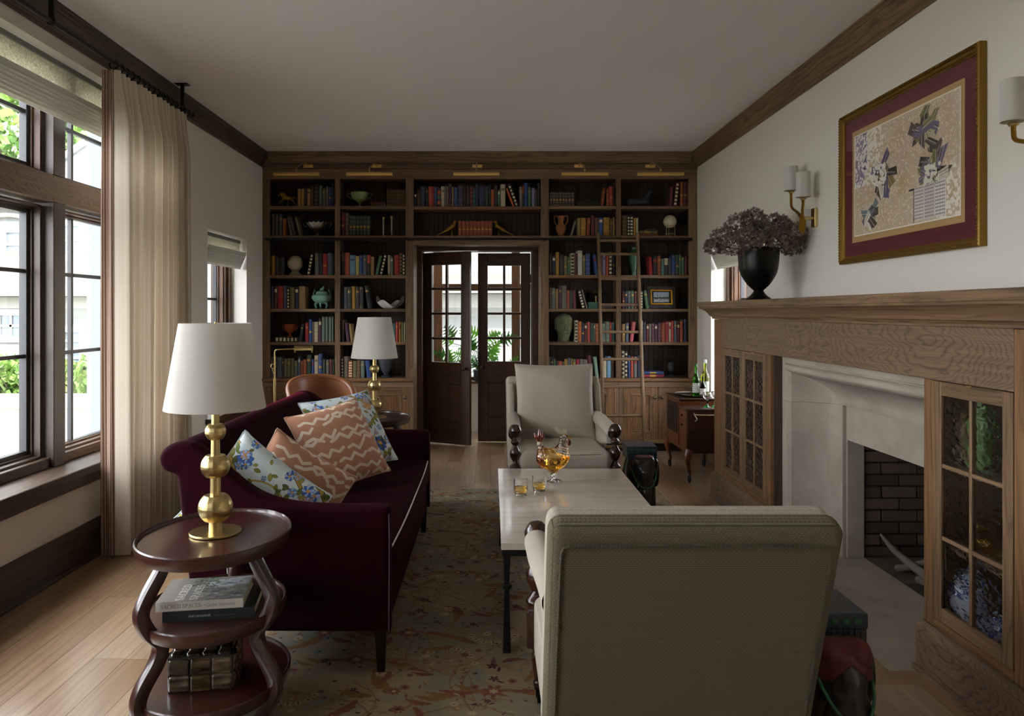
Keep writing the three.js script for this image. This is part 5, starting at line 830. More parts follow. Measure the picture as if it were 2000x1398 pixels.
{
  const t = thing('rooster_decanter', 'clear glass rooster decanter half filled with amber whisky', 'decanter', [0.345, TT + 0.0005, -4.19]);
  // rooster outline in its own x-y plane, facing +x
  const body = (p) => { const y = 0.13; let d = ell(p, [0.0, 0.125, 0], [0.078, 0.062, 0.052]); d = smin(d, cap(p, [0.0, 0.12, 0], [0.0, 0.066, 0], 0.05, 0.016), 0.03); d = smin(d, cap(p, [-0.055, 0.13, 0], [-0.072, 0.205, 0], 0.034, 0.014), 0.03); d = smin(d, cap(p, [0.05, 0.15, 0], [0.058, 0.24, 0], 0.04, 0.022), 0.03); d = smin(d, ell(p, [0.062, 0.245, 0], [0.025, 0.02, 0.018]), 0.01); const fe = 0.0013 * Math.sin(p[0] * 260 + p[1] * 160) * Math.sin(p[1] * 240 - p[0] * 90); return d + (p[1] > 0.13 ? fe : fe * 0.4); };
  const P = (f) => (x, y, z) => f([x, y, z]);
  M('body', sdfMesh(P(body), [-0.1, 0.04, -0.07], [0.1, 0.28, 0.07], 64), clearGlass, t);
  M('whisky', sdfMesh((x, y, z) => Math.max(body([x, y, z]) + 0.005, y - 0.142), [-0.1, 0.04, -0.07], [0.1, 0.28, 0.07], 56), whisky, t);
  M('stem', [latheSmooth([[0.012, 0.075], [0.014, 0.06], [0.009, 0.05], [0.015, 0.04], [0.009, 0.03], [0.012, 0.02], [0.03, 0.01], [0.033, 0.004], [0.03, 0], [0.0001, 0]], 24, 50)], clearGlass, t);
  for (const [a, b] of [[0.05, 0.012], [0.045, -0.02], [-0.03, 0.03], [0.02, 0.04]]) M('toe', taperTube([[0.01, 0.012, b * 0.3], [a * 0.6, 0.01, b * 0.7], [a, 0.006, b]], [0.006, 0.006, 0.003], 10, 6), clearGlass, t);
  const amber = phys('#8a2c08', 0.08, { transmission: 0.55, thickness: 0.01, ior: 1.5 }), gold = phys('#c99a2c', 0.1, { transmission: 0.4, thickness: 0.01 }), haze = phys('#d8cdb0', 0.12, { transmission: 0.6, thickness: 0.01 });
  for (const [dx, l, a] of [[-0.012, 0.05, 0.35], [0.0, 0.07, 0.05], [0.012, 0.06, -0.25], [-0.004, 0.045, 0.6]]) M('stopper_feather', taperTube([[-0.074 + dx * 0.4, 0.222, 0], [-0.074 + dx - Math.sin(a) * l * 0.4, 0.222 + l * 0.5, 0.004], [-0.074 + dx - Math.sin(a) * l, 0.222 + l, 0]], [0.006, 0.011, 0.002], 12, 8), amber, t);
  M('stopper', lathe([[0.0001, 0.2], [0.012, 0.2], [0.015, 0.21], [0.015, 0.222], [0.0001, 0.226]], 18).translate(-0.073, 0, 0), std('#b8a888', 0.6), t);
  M('comb', smooth(extrude([[0.045, 0.258], [0.075, 0.26], [0.074, 0.29], [0.066, 0.282], [0.058, 0.297], [0.05, 0.286], [0.038, 0.303], [0.034, 0.288], [0.015, 0.306], [0.016, 0.292], [0.0, 0.302], [0.022, 0.276]], 0.008, 0.002).translate(0, 0, -0.004), 0.5), haze, t);
  M('beak', bar([0.082, 0.25, 0], [0.106, 0.246, 0], 0.008, 10, 0.0015), gold, t);
  M('wattle', new THREE.SphereGeometry(0.013, 16, 12).scale(0.8, 1.35, 0.5).translate(0.09, 0.218, 0), amber, t);
}

// ---------------------------------------------------------------- oval side tables, table lamps
function makeSideTable(label) {
  const t = thing('side_table', label, 'side table', [0, 0, 0], 0, 'oval three-tier side tables beside the sofa'), a = 0.245, b = 0.30;
  const tier = (n, y, k) => { const g = lathe([[0.0001, -0.012], [0.9, -0.012], [0.93, -0.03], [0.955, -0.034], [0.985, -0.02], [1.0, -0.006], [1.0, 0.008], [0.985, 0.012], [0.965, 0.008], [0.958, 0.0], [0.0001, 0.0]], 72); const p = g.attributes.position; g.scale(a * k, 1, b * k); g.translate(0, y, 0); return M(n, planarUV(smooth(g, 0.6), 2), mahog, t); };
  tier('top', 0.64, 1); tier('shelf', 0.40, 0.93); tier('shelf', 0.165, 0.99);
  const legPts = [[-0.02, 0.615], [0.0, 0.57], [0.045, 0.5], [0.062, 0.45], [0.04, 0.395], [0.0, 0.345], [0.012, 0.29], [0.06, 0.22], [0.072, 0.165], [0.04, 0.1], [0.012, 0.05], [0.03, 0.0]];
  const c = new THREE.SplineCurve(legPts.map(([x, y]) => V2(x, y))).getPoints(60), outl = [], inn = []; c.forEach((p, i) => { const q = c[Math.min(i + 1, 60)], r = c[Math.max(i - 1, 0)], n = V2(q.y - r.y, r.x - q.x).normalize(), th = 0.0175 + 0.005 * Math.sin(i / 60 * PI); outl.push([p.x - n.x * th, p.y - n.y * th]); inn.push([p.x + n.x * th, p.y + n.y * th]); });
  const lg = planarUV(smooth(extrude([...outl, ...inn.reverse()].map(([x, y]) => [x, Math.max(0, y)]), 0.034, 0.004, 2).translate(-0.02, 0, -0.017), 0.6), 1);
  for (const an of [R(128), R(22), R(262)]) { const m = M('leg', lg, mahog, t); m.position.set(Math.cos(an) * (a - 0.045), 0, Math.sin(an) * (b - 0.05)); m.rotation.y = -an; }
  return t;
}
const st1 = makeSideTable('oval three-tier dark wood side table in the left foreground'); st1.position.set(-0.935, RUG, -2.58);
copyOf(st1, [-0.82, RUG, -5.42], R(180), 'oval dark wood side table beyond the far end of the sofa');
const linenTex = dataTex(128, 128, (u, v, x, y) => mix3(hex('#e6e2d9'), hex('#dfdbd1'), 0.5 * hash(x, 0, 3) + 0.5 * hash(0, y, 4)), true, [9, 6]);
const shadeMat = phys('#ffffff', 0.9, { map: linenTex, transmission: 0.3, thickness: 0, side: THREE.DoubleSide });
function makeTableLamp(label) {
  const t = thing('table_lamp', label, 'lamp', [0, 0, 0], 0, 'pair of brass ball table lamps');
  M('base', smooth(lathe([[0.0001, 0], [0.083, 0], [0.085, 0.002], [0.085, 0.006], [0.083, 0.008], [0.0001, 0.008]], 56), 0.5), brass, t);
  M('stem', [new THREE.CylinderGeometry(0.022, 0.022, 0.05, 28).translate(0, 0.032, 0), new THREE.CylinderGeometry(0.0165, 0.0175, 0.09, 28).translate(0, 0.165, 0), new THREE.CylinderGeometry(0.0145, 0.0155, 0.09, 28).translate(0, 0.29, 0), new THREE.CylinderGeometry(0.0125, 0.0135, 0.12, 28).translate(0, 0.42, 0)], brass, t);
  for (const [y, r] of [[0.087, 0.0565], [0.229, 0.048], [0.346, 0.0345]]) { const h = r * 0.76, pts = []; for (let i = 0; i <= 24; i++) { const yy = lerp(-h, h, i / 24); pts.push([Math.sqrt(Math.max(r * r - yy * yy, 0)), yy]); } M('ball', smooth(lathe([[0.0001, -h], ...pts, [0.02, h], [0.0001, h - 0.004]], 48).translate(0, y, 0), 0.5), brass, t); }
  const s = M('shade', smooth(lathe([[0.165, 0.425], [0.1665, 0.426], [0.1185, 0.715], [0.117, 0.716], [0.1155, 0.714], [0.163, 0.427], [0.165, 0.425]], 72), 0.6), shadeMat, t);
  M('spider', [bar([-0.117, 0.70, 0], [0.117, 0.70, 0], 0.002, 6), bar([0, 0.70, -0.117], [0, 0.70, 0.117], 0.002, 6), bar([0, 0.45, 0], [0, 0.72, 0], 0.004, 8)], brass, s);
  M('bulb', new THREE.SphereGeometry(0.03, 16, 12).scale(1, 1.3, 1).translate(0, 0.55, 0), std('#e8e6e0', 0.3), t);
  M('cord', tube([[-0.03, 0.004, -0.08], [-0.05, 0.0045, -0.2], [-0.06, 0.005, -0.25], [-0.07, 0.013, -0.29], [-0.075, -0.05, -0.303], [-0.06, -0.35, -0.303], [-0.08, -0.62, -0.302], [-0.15, -0.637, -0.30]], 0.0028, 60, 6), std('#d8d4cc', 0.6), t);
  return t;
}
const lamp1 = makeTableLamp('brass ball table lamp with white shade on the near side table'); lamp1.position.set(-0.94, 0.6505 + 0.0, -2.59);
copyOf(lamp1, [-0.83, 0.6505, -5.42], 0, 'smaller-looking brass ball table lamp at the far end of the sofa');
// books and striped horn box on the near side table
const coverTex = canvasTex(640, 480, (c, w, h) => {
  rs = 9; c.fillStyle = '#8a8782'; c.fillRect(0, 0, w, h); c.fillStyle = '#c9ced8'; c.beginPath(); c.moveTo(w * 0.45, h * 0.2); c.lineTo(w * 0.98, 0); c.lineTo(w * 0.98, h * 0.35); c.lineTo(w * 0.6, h * 0.5); c.fill(); for (let i = 0; i < 240; i++) { c.globalAlpha = rr(0.2, 0.6); c.fillStyle = ['#8d9384', '#d6d8dc', '#3c3a36', '#aeb4c0', '#57654c', '#c0b6a6'][i % 6]; c.fillRect(w * 0.4 + rr(-20, w * 0.6), rr(0, h), rr(10, 70), rr(6, 40)); } c.globalAlpha = 1;
  for (let i = 0; i < 90; i++) { c.fillStyle = ['#44563a', '#6e8458', '#2f3a28'][i % 3]; c.beginPath(); c.ellipse(rr(w * 0.3, w * 0.62), rr(0, h * 0.4), rr(6, 20), rr(4, 10), rr(0, 3), 0, 7); c.fill(); }
  c.save(); c.translate(w * 0.30, h * 0.96); c.rotate(-PI / 2); c.fillStyle = '#eeeae2'; c.font = '84px serif'; c.fillText('SACRED', 0, 0); c.fillText('SPACES', 0, 104); c.restore();
});
const spineTex = canvasTex(640, 64, (c, w, h) => { c.fillStyle = '#cdc6b6'; c.fillRect(0, 0, w, h); c.fillStyle = '#6b6452'; c.font = '38px serif'; c.fillText('SACRED SPACES', 36, 45); c.font = 'italic 27px serif'; c.fillText('\u2022 Carley Summers', 350, 43); });
const spine2Tex = canvasTex(640, 64, (c, w, h) => { c.fillStyle = '#25282a'; c.fillRect(0, 0, w, h); c.fillStyle = '#b8b6ae'; c.font = 'bold 22px sans-serif'; c.fillText('axel vervoordt', 180, 40); c.fillStyle = '#77756e'; c.font = '20px sans-serif'; for (let i = 0; i < 12; i++) c.fillRect(350 + i * 13, 34, 9, 3); });
function coffeeBook(label, pos, turn, w, d, h, body, topM, spineM) {
  const t = thing('coffee_table_book', label, 'book', pos, turn, 'books on the side table shelf');
  M('cover', [bx(-w / 2, w / 2, 0, 0.0025, -d / 2, d / 2), bx(-w / 2, w / 2, h - 0.0025, h, -d / 2, d / 2)], body, t); M('page_block', bx(-w / 2 + 0.003, w / 2 - 0.003, 0.0025, h - 0.0025, -d / 2 + 0.003, d / 2 - 0.003), pageMat, t);
  const full = (g) => { const p = g.attributes.position; return g; };
  if (topM) M('cover_print', new THREE.PlaneGeometry(w, d).rotateX(-PI / 2).translate(0, h + 0.0003, 0), topM, t);
  M('spine', new THREE.PlaneGeometry(w, h).translate(0, h / 2, d / 2 + 0.0003), spineM, t); M('spine_board', bx(-w / 2, w / 2, 0, h, d / 2 - 0.003, d / 2), body, t);
}
const shelfY = 0.40 + RUG + 0.0006;
coffeeBook('dark grey book lying under the photo-covered one', [-0.925, shelfY, -2.545], R(9), 0.285, 0.20, 0.034, std('#2b2e30', 0.5), std('#34383a', 0.5), std('#ffffff', 0.5, { map: spine2Tex }));
coffeeBook('pale photo-covered book titled on its spine, on the near side table', [-0.955, shelfY + 0.0346, -2.55], R(9), 0.27, 0.215, 0.03, std('#cdc6b6', 0.5), phys('#ffffff', 0.3, { map: coverTex, clearcoat: 0.6, clearcoatRoughness: 0.1 }), std('#ffffff', 0.5, { map: spineTex }));
{
  const t = thing('horn_box', 'glossy box of brown and grey horn tiles on the lowest tier', 'box', [-0.955, 0.165 + RUG + 0.0006, -2.55], R(9));
  const hornTex = dataTex(256, 128, (u, v) => mix3(mix3(hex('#7d6a50'), hex('#2f2820'), clamp(fbm(u, v, 3, 12, 600, 4) * 1.6 - 0.3, 0, 1)), hex('#b8a88c'), clamp(fbm(u, v, 2, 9, 620, 3) * 1.8 - 0.9, 0, 1)), true, [6, 6]);
  const hm = ['#ffffff', '#b9b3aa', '#8d7f70', '#d8c6a8', '#9aa0a0'].map((c) => phys(c, 0.14, { map: hornTex, clearcoat: 0.8, clearcoatRoughness: 0.05 }));
  const w = 0.215, d = 0.205, h = 0.125; M('core', bx(-w / 2 + 0.008, w / 2 - 0.008, 0, h - 0.012, -d / 2 + 0.008, d / 2 - 0.008), std('#2a231c', 0.6), t);
  const tile = (x0, x1, y0, y1, z0, z1, r) => M('tile', bx(x0 + 0.0006, x1 - 0.0006, y0 + 0.0004, y1 - 0.0004, z0 + 0.0006, z1 - 0.0006, r, undefined, 4), hm[Math.floor(rnd() * 5)], t);
  const nx = 4, nz = 5; for (let i = 0; i < nx; i++) for (let k = 0; k < nz; k++) tile(-w / 2 + 0.01 + i * (w - 0.02) / nx, -w / 2 + 0.01 + (i + 1) * (w - 0.02) / nx, h - 0.03, h, -d / 2 + 0.01 + k * (d - 0.02) / nz, -d / 2 + 0.01 + (k + 1) * (d - 0.02) / nz, 0.013);
  for (let j = 0; j < 2; j++) { const y0 = 0.0 + j * (h - 0.016) / 2, y1 = y0 + (h - 0.016) / 2; for (let i = 0; i < 3; i++) for (const s of [1, -1]) tile(-w / 2 + 0.008 + i * (w - 0.016) / 3, -w / 2 + 0.008 + (i + 1) * (w - 0.016) / 3, y0, y1, s > 0 ? d / 2 - 0.024 : -d / 2, s > 0 ? d / 2 : -d / 2 + 0.024, 0.009); for (let i = 0; i < 3; i++) for (const s of [1, -1]) tile(s > 0 ? w / 2 - 0.03 : -w / 2, s > 0 ? w / 2 : -w / 2 + 0.024, y0, y1, -d / 2 + 0.02 + i * (d - 0.04) / 3, -d / 2 + 0.02 + (i + 1) * (d - 0.04) / 3, 0.009); }
}
// ---------------------------------------------------------------- ornaments on the bookcase
const SO = 192, oX = (x) => (x - VPX) / SO, OZ = -F / SO, px = (n) => n / SO;   // photo pixels at the ornaments' depth
const bronzeGold = std('#a8843c', 0.35, { metalness: 1 }), silver = std('#c9c6bf', 0.22, { metalness: 1, bumpMap: fineNoise, bumpScale: 0.004 }), verdi = std('#7fae9c', 0.7), terra = std('#a8552c', 0.7), clay = std('#a06a3a', 0.75), rough = std('#bdae96', 0.95, { bumpMap: fineNoise, bumpScale: 0.004 });
const SD = (f, a, b, n) => sdfMesh((x, y, z) => f([x, y, z]), a, b, n);
const orn = (name, label, cat, x, y, turn = 0, dz = 0) => thing(name, label, cat, [oX(x), y + 0.0003, OZ + dz], turn);
{ // galloping gold horse
  const t = orn('horse_figurine', 'small gilt galloping horse on the top shelf', 'figurine', 562, ROWY[0]);
  const f = (p) => { let d = ell(p, [0, 0.095, 0], [0.05, 0.022, 0.018]); d = smin(d, cap(p, [-0.04, 0.105, 0], [-0.068, 0.135, 0], 0.018, 0.011), 0.012); d = smin(d, cap(p, [-0.068, 0.137, 0], [-0.095, 0.118, 0], 0.011, 0.006), 0.006); for (const s of [-1, 1]) { d = smin(d, cap(p, [-0.035, 0.085, s * 0.01], [-0.07, 0.06, s * 0.012], 0.012, 0.007), 0.006); d = smin(d, cap(p, [-0.07, 0.06, s * 0.012], [-0.075 - s * 0.02, 0.025, s * 0.012], 0.006, 0.004), 0.004); d = smin(d, cap(p, [0.04, 0.09, s * 0.01], [0.06, 0.055, s * 0.012], 0.014, 0.007), 0.006); d = smin(d, cap(p, [0.06, 0.055, s * 0.012], [0.085 + s * 0.012, 0.02, s * 0.012], 0.006, 0.004), 0.004); } d = smin(d, cap(p, [0.05, 0.105, 0], [0.095, 0.09, 0], 0.008, 0.004), 0.006); d = smin(d, cap(p, [-0.02, 0.125, 0], [-0.06, 0.15, 0], 0.012, 0.012), 0.01); return d; };
  M('horse', SD(f, [-0.12, 0, -0.04], [0.12, 0.17, 0.04], 56), bronzeGold, t); M('plinth', bx(-0.095, 0.1, 0, 0.013, -0.03, 0.03, 0.003), walnut, t); M('support', bar([0, 0.012, 0], [0, 0.08, 0], 0.004), bronzeGold, t);
}
{ const t = orn('footed_bowl', 'green two-handled footed bowl on the top shelf', 'bowl', 702.5, ROWY[0]), g = std('#8a9a62', 0.55, { bumpMap: fineNoise, bumpScale: 0.002 });
  M('bowl', latheSmooth([[0.001, 0.0], [0.03, 0.0], [0.032, 0.006], [0.014, 0.018], [0.012, 0.04], [0.03, 0.062], [0.065, 0.082], [0.082, 0.115], [0.09, 0.146], [0.085, 0.146], [0.076, 0.11], [0.05, 0.08], [0.001, 0.07]], 40, 80), g, t);
  for (const s of [-1, 1]) M('handle', tube([[s * 0.074, 0.09, 0], [s * 0.105, 0.1, 0], [s * 0.13, 0.125, 0], [s * 0.122, 0.145, 0], [s * 0.1, 0.138, 0], [s * 0.088, 0.13, 0]], 0.0045, 24, 8), g, t); }
{ const t = orn('silver_bowl', 'ornate silver footed bowl on the second shelf', 'bowl', 620, ROWY[1]), g = lathe([[0.0001, 0], [0.03, 0], [0.032, 0.008], [0.014, 0.02], [0.012, 0.036], [0.03, 0.05], [0.075, 0.07], [0.1, 0.1], [0.118, 0.128], [0.122, 0.138], [0.112, 0.136], [0.09, 0.1], [0.05, 0.07], [0.0001, 0.06]], 64), p = g.attributes.position;
  for (let i = 0; i < p.count; i++) { const r = Math.hypot(p.getX(i), p.getZ(i)), a = Math.atan2(p.getZ(i), p.getX(i)); if (r > 0.07) { const k = 1 + 0.05 * Math.sin(a * 16) + 0.03 * Math.sin(a * 27 + p.getY(i) * 200); p.setX(i, p.getX(i) * k); p.setZ(i, p.getZ(i) * k); p.setY(i, p.getY(i) + 0.006 * Math.sin(a * 16)); } } g.computeVertexNormals(); M('bowl', g, silver, t); for (const s of [-1, 1]) M('handle', tube([[s * 0.1, 0.1, 0], [s * 0.135, 0.11, 0], [s * 0.14, 0.135, 0], [s * 0.115, 0.14, 0]], 0.005, 18, 8), silver, t); }
for (const [x, h, l] of [[749, 0.2, 'left'], [765, 0.208, 'right']]) { const t = orn('candlestick', `${l} slim brass and white candlestick on the second shelf`, 'candlestick', x, ROWY[1]); M('base', latheSmooth([[0.001, 0], [0.018, 0], [0.02, 0.006], [0.009, 0.018], [0.008, 0.03]], 24, 30), brass, t); M('shaft', new THREE.CylinderGeometry(0.0075, 0.0085, h - 0.075, 16).translate(0, 0.03 + (h - 0.075) / 2, 0), std('#d9d4c6', 0.4), t); M('cup', latheSmooth([[0.008, h - 0.045], [0.014, h - 0.04], [0.01, h - 0.03], [0.012, h - 0.015], [0.014, h - 0.004], [0.011, h], [0.001, h - 0.004]], 24, 40), brass, t); }
for (const s of [-1, 1]) { // gilt birds flanking the red-brown set
  const t = orn('bird_figurine', `gilt long-tailed bird ${s < 0 ? 'left' : 'right'} of the nine rust volumes`, 'figurine', s < 0 ? 882.5 : 974, ROWY[1], s < 0 ? 0 : PI, 0.02); t.scale.x = 1.2;
  const f = (p) => { let d = cap(p, [0.012, 0.105, 0], [-0.035, 0.065, 0], 0.025, 0.02); d = smin(d, cap(p, [0.015, 0.115, 0], [0.028, 0.148, 0], 0.014, 0.013), 0.014); d = smin(d, ell(p, [0.03, 0.152, 0], [0.017, 0.014, 0.013]), 0.006); d = smin(d, cap(p, [0.04, 0.152, 0], [0.058, 0.15, 0], 0.006, 0.002), 0.004); d = smin(d, cap(p, [-0.035, 0.062, 0], [-0.13, 0.008, 0], 0.014, 0.0045), 0.012); return d; };
  M('body', SD(f, [-0.14, 0, -0.04], [0.07, 0.17, 0.04], 56), bronzeGold, t); for (const q of [-1, 1]) M('leg', tube([[-0.002, 0.06, q * 0.008], [0.004, 0.03, q * 0.01], [-0.004 + q * 0.012, 0.003, q * 0.012], [0.02 + q * 0.006, 0.003, q * 0.012]], 0.003, 18, 6), bronzeGold, t); }
{ const t = orn('keepsake_box', 'dark lidded wooden box on the top shelf beside the small volumes', 'box', 1147, ROWY[0]); M('box', bx(-0.113, 0.113, 0, 0.05, -0.06, 0.06, 0.003), std('#3a3a3c', 0.5, { map: texDarkOak }), t); M('lid', bx(-0.115, 0.115, 0.051, 0.07, -0.062, 0.062, 0.004), std('#4a4a4c', 0.5, { map: texDarkOak }), t); }
{ const t = orn('horse_sculpture', 'black archaic horse sculpture on the top shelf', 'sculpture', 1250, ROWY[0]);
  const f = (p) => { let d = cap(p, [-0.09, 0.055, 0], [0.05, 0.055, 0], 0.042, 0.04); d = smin(d, cap(p, [0.055, 0.07, 0], [0.095, 0.155, 0], 0.034, 0.02), 0.03); d = smin(d, cap(p, [0.1, 0.165, 0], [0.14, 0.135, 0], 0.022, 0.011), 0.012); d = smin(d, cap(p, [-0.1, 0.05, 0], [-0.115, 0.012, 0], 0.03, 0.02), 0.02); d = smin(d, cap(p, [0.075, 0.05, 0], [0.08, 0.015, 0], 0.034, 0.02), 0.02); d = smin(d, cap(p, [0.05, 0.12, 0], [0.09, 0.18, 0], 0.008, 0.008), 0.01); return Math.max(d, -p[1]); };
  M('horse', SD(f, [-0.16, 0, -0.06], [0.16, 0.2, 0.06], 60), std('#2a2c31', 0.5), t); M('plinth', bx(-0.12, 0.1, -0.0, 0.012, -0.03, 0.03, 0.003), std('#17181a', 0.5), t); }
{ const t = orn('amphora', 'tan two-handled amphora on the second shelf', 'vase', 1095.5, ROWY[1]); M('body', latheSmooth([[0.001, 0], [0.026, 0], [0.028, 0.006], [0.05, 0.07], [0.052, 0.095], [0.03, 0.13], [0.026, 0.155], [0.036, 0.205], [0.032, 0.205], [0.02, 0.16], [0.001, 0.12]], 36, 70), clay, t); for (const s of [-1, 1]) M('handle', tube([[s * 0.042, 0.11, 0], [s * 0.068, 0.165, 0], [s * 0.066, 0.205, 0], [s * 0.052, 0.215, 0], [s * 0.034, 0.198, 0]], 0.006, 24, 8), clay, t); }
{ const t = orn('globe_ornament', 'white globe on a small brass wire stand', 'globe', 1308.5, ROWY[1]); M('globe', new THREE.SphereGeometry(0.066, 40, 28).translate(0, 0.155, 0), std('#d8cdb2', 0.45), t); M('stand', [new THREE.TorusGeometry(0.05, 0.0035, 8, 36).rotateX(PI / 2).translate(0, 0.106, 0), ...[0, 1, 2].map((k) => bar([Math.cos(k * 2.094 + 0.5) * 0.05, 0, Math.sin(k * 2.094 + 0.5) * 0.05], [Math.cos(k * 2.094 + 0.5) * 0.05, 0.108, Math.sin(k * 2.094 + 0.5) * 0.05], 0.003, 8)), new THREE.TorusGeometry(0.048, 0.0025, 8, 36).rotateX(PI / 2).translate(0, 0.03, 0)], brass, t); }
{ const t = orn('stone_sphere', 'weathered pale stone ball on a pedestal on the third shelf', 'sculpture', 577, ROWY[2]); const g = new THREE.IcosahedronGeometry(0.078, 5), p = g.attributes.position; for (let i = 0; i < p.count; i++) { const k = 1 + 0.035 * (vnoise(p.getX(i) * 60 + 9, p.getY(i) * 60 + p.getZ(i) * 40 + 9, 64, 64, 4) - 0.5); p.setXYZ(i, p.getX(i) * k, p.getY(i) * k, p.getZ(i) * k); } M('ball', smooth(g, 1.2).translate(0, 0.125, 0), rough, t); M('pedestal', latheSmooth([[0.001, 0], [0.06, 0], [0.062, 0.01], [0.045, 0.03], [0.036, 0.045], [0.038, 0.058], [0.001, 0.058]], 32, 30), rough, t); }
{ const t = orn('incense_burner', 'verdigris lidded incense burner on three legs', 'censer', 628.5, ROWY[3]); M('bowl', latheSmooth([[0.001, 0.05], [0.03, 0.053], [0.075, 0.075], [0.098, 0.105], [0.098, 0.13], [0.07, 0.143], [0.001, 0.14]], 48, 60), verdi, t); M('lid', latheSmooth([[0.07, 0.143], [0.062, 0.15], [0.055, 0.172], [0.03, 0.182], [0.012, 0.19], [0.001, 0.192]], 40, 40), verdi, t); M('finial', SD((p) => smin(ell(p, [0, 0.2, 0], [0.02, 0.014, 0.012]), cap(p, [0.01, 0.205, 0], [0.018, 0.224, 0], 0.009, 0.007), 0.008), [-0.03, 0.18, -0.03], [0.03, 0.24, 0.03], 28), verdi, t); for (const s of [-1, 1]) M('handle', tube([[s * 0.08, 0.125, 0], [s * 0.085, 0.16, 0], [s * 0.07, 0.185, 0], [s * 0.078, 0.198, 0]], 0.006, 20, 8), verdi, t); for (const a of [0.5, 1.57, 2.64]) M('leg', taperTube([[Math.cos(a * 1) * 0.05, 0.065, Math.sin(a) * 0.045], [Math.cos(a) * 0.068, 0.04, Math.sin(a) * 0.06], [Math.cos(a) * 0.055, 0.015, Math.sin(a) * 0.05], [Math.cos(a) * 0.066, 0.006, Math.sin(a) * 0.058]], [0.018, 0.013, 0.009, 0.011], 20, 8), verdi, t); }
{ const t = orn('shell_bowl', 'fluted white clam shell bowl on the fourth shelf', 'bowl', 762, ROWY[3]); const g = new THREE.PlaneGeometry(1, 1, 60, 16), p = g.attributes.position; for (let i = 0; i < p.count; i++) { const a = (p.getX(i) + 0.5) * 2 * PI, r = p.getY(i) + 0.5, w = Math.sin(a * 4), R0 = 0.035 + 0.1 * r; p.setXYZ(i, Math.cos(a) * R0 * (1.05), 0.004 + 0.075 * r * r + r * r * 0.03 * w + r * r * 0.03 * Math.cos(a * 2), Math.sin(a) * R0 * 0.6 * (1 + 0.1 * w * r)); } const b = g.clone(); b.translate(0, -0.004, 0); g.computeVertexNormals(); b.computeVertexNormals(); M('shell', [g, b], std('#cfcac4', 0.55, { side: THREE.DoubleSide }), t); M('foot', new THREE.CylinderGeometry(0.037, 0.03, 0.004, 30).scale(1, 1, 0.6).translate(0, 0.002, 0), std('#cfcac4', 0.55), t); }
{ const t = orn('terracotta_cup', 'small two-handled terracotta cup standing on a flat book', 'cup', 566.5, ROWY[4] + 9.5 / 193.5 + 0.0004); M('cup', latheSmooth([[0.001, 0], [0.026, 0], [0.027, 0.005], [0.012, 0.016], [0.011, 0.032], [0.03, 0.05], [0.055, 0.085], [0.058, 0.125], [0.053, 0.125], [0.048, 0.085], [0.001, 0.055]], 36, 60), terra, t); for (const s of [-1, 1]) M('handle', tube([[s * 0.045, 0.065, 0], [s * 0.068, 0.08, 0], [s * 0.075, 0.11, 0], [s * 0.055, 0.115, 0]], 0.005, 20, 8), terra, t); }
{ const t = orn('dark_urn', 'dark grey footed urn behind the far lamp shade', 'vase', 755, CTR, 0, 0.02), m = std('#3a3e44', 0.6); M('urn', latheSmooth([[0.001, 0], [0.045, 0], [0.05, 0.008], [0.026, 0.022], [0.028, 0.035], [0.06, 0.09], [0.078, 0.18], [0.08, 0.215], [0.07, 0.215], [0.06, 0.15], [0.001, 0.08]], 36, 60), m, t); }
{ const t = orn('green_vase', 'tall green glazed vase behind the ladder', 'vase', 1238, ROWY[2]), gl = dataTex(128, 128, (u, v) => mix3(hex('#5f8a58'), hex('#1f4f50'), clamp(fbm(u, v, 5, 5, 800, 4) * 1.5 - 0.25, 0, 1))); M('vase', latheSmooth([[0.001, 0], [0.026, 0], [0.03, 0.03], [0.042, 0.1], [0.064, 0.185], [0.062, 0.225], [0.036, 0.252], [0.022, 0.262], [0.022, 0.28], [0.03, 0.288], [0.022, 0.288], [0.001, 0.25]], 40, 80), phys('#ffffff', 0.25, { map: gl, clearcoat: 0.6, clearcoatRoughness: 0.1 }), t); }
{ const t = orn('green_box', 'small green lidded box beside the brass bowl', 'box', 1157, ROWY[3]); M('box', bx(-0.05, 0.05, 0, 0.05, -0.045, 0.045, 0.004), std('#3f6a58', 0.5), t); M('lid', bx(-0.052, 0.052, 0.0505, 0.068, -0.047, 0.047, 0.006), std('#4a7a64', 0.5), t); }
{ const t = orn('brass_bowl', 'brass footed bowl behind the ladder', 'bowl', 1167, ROWY[3] + 0.0, 0, -0.12); M('bowl', latheSmooth([[0.001, 0], [0.03, 0], [0.032, 0.004], [0.012, 0.012], [0.009, 0.12], [0.012, 0.138], [0.04, 0.15], [0.062, 0.178], [0.058, 0.18], [0.03, 0.158], [0.001, 0.15]], 36, 70), brass, t); }
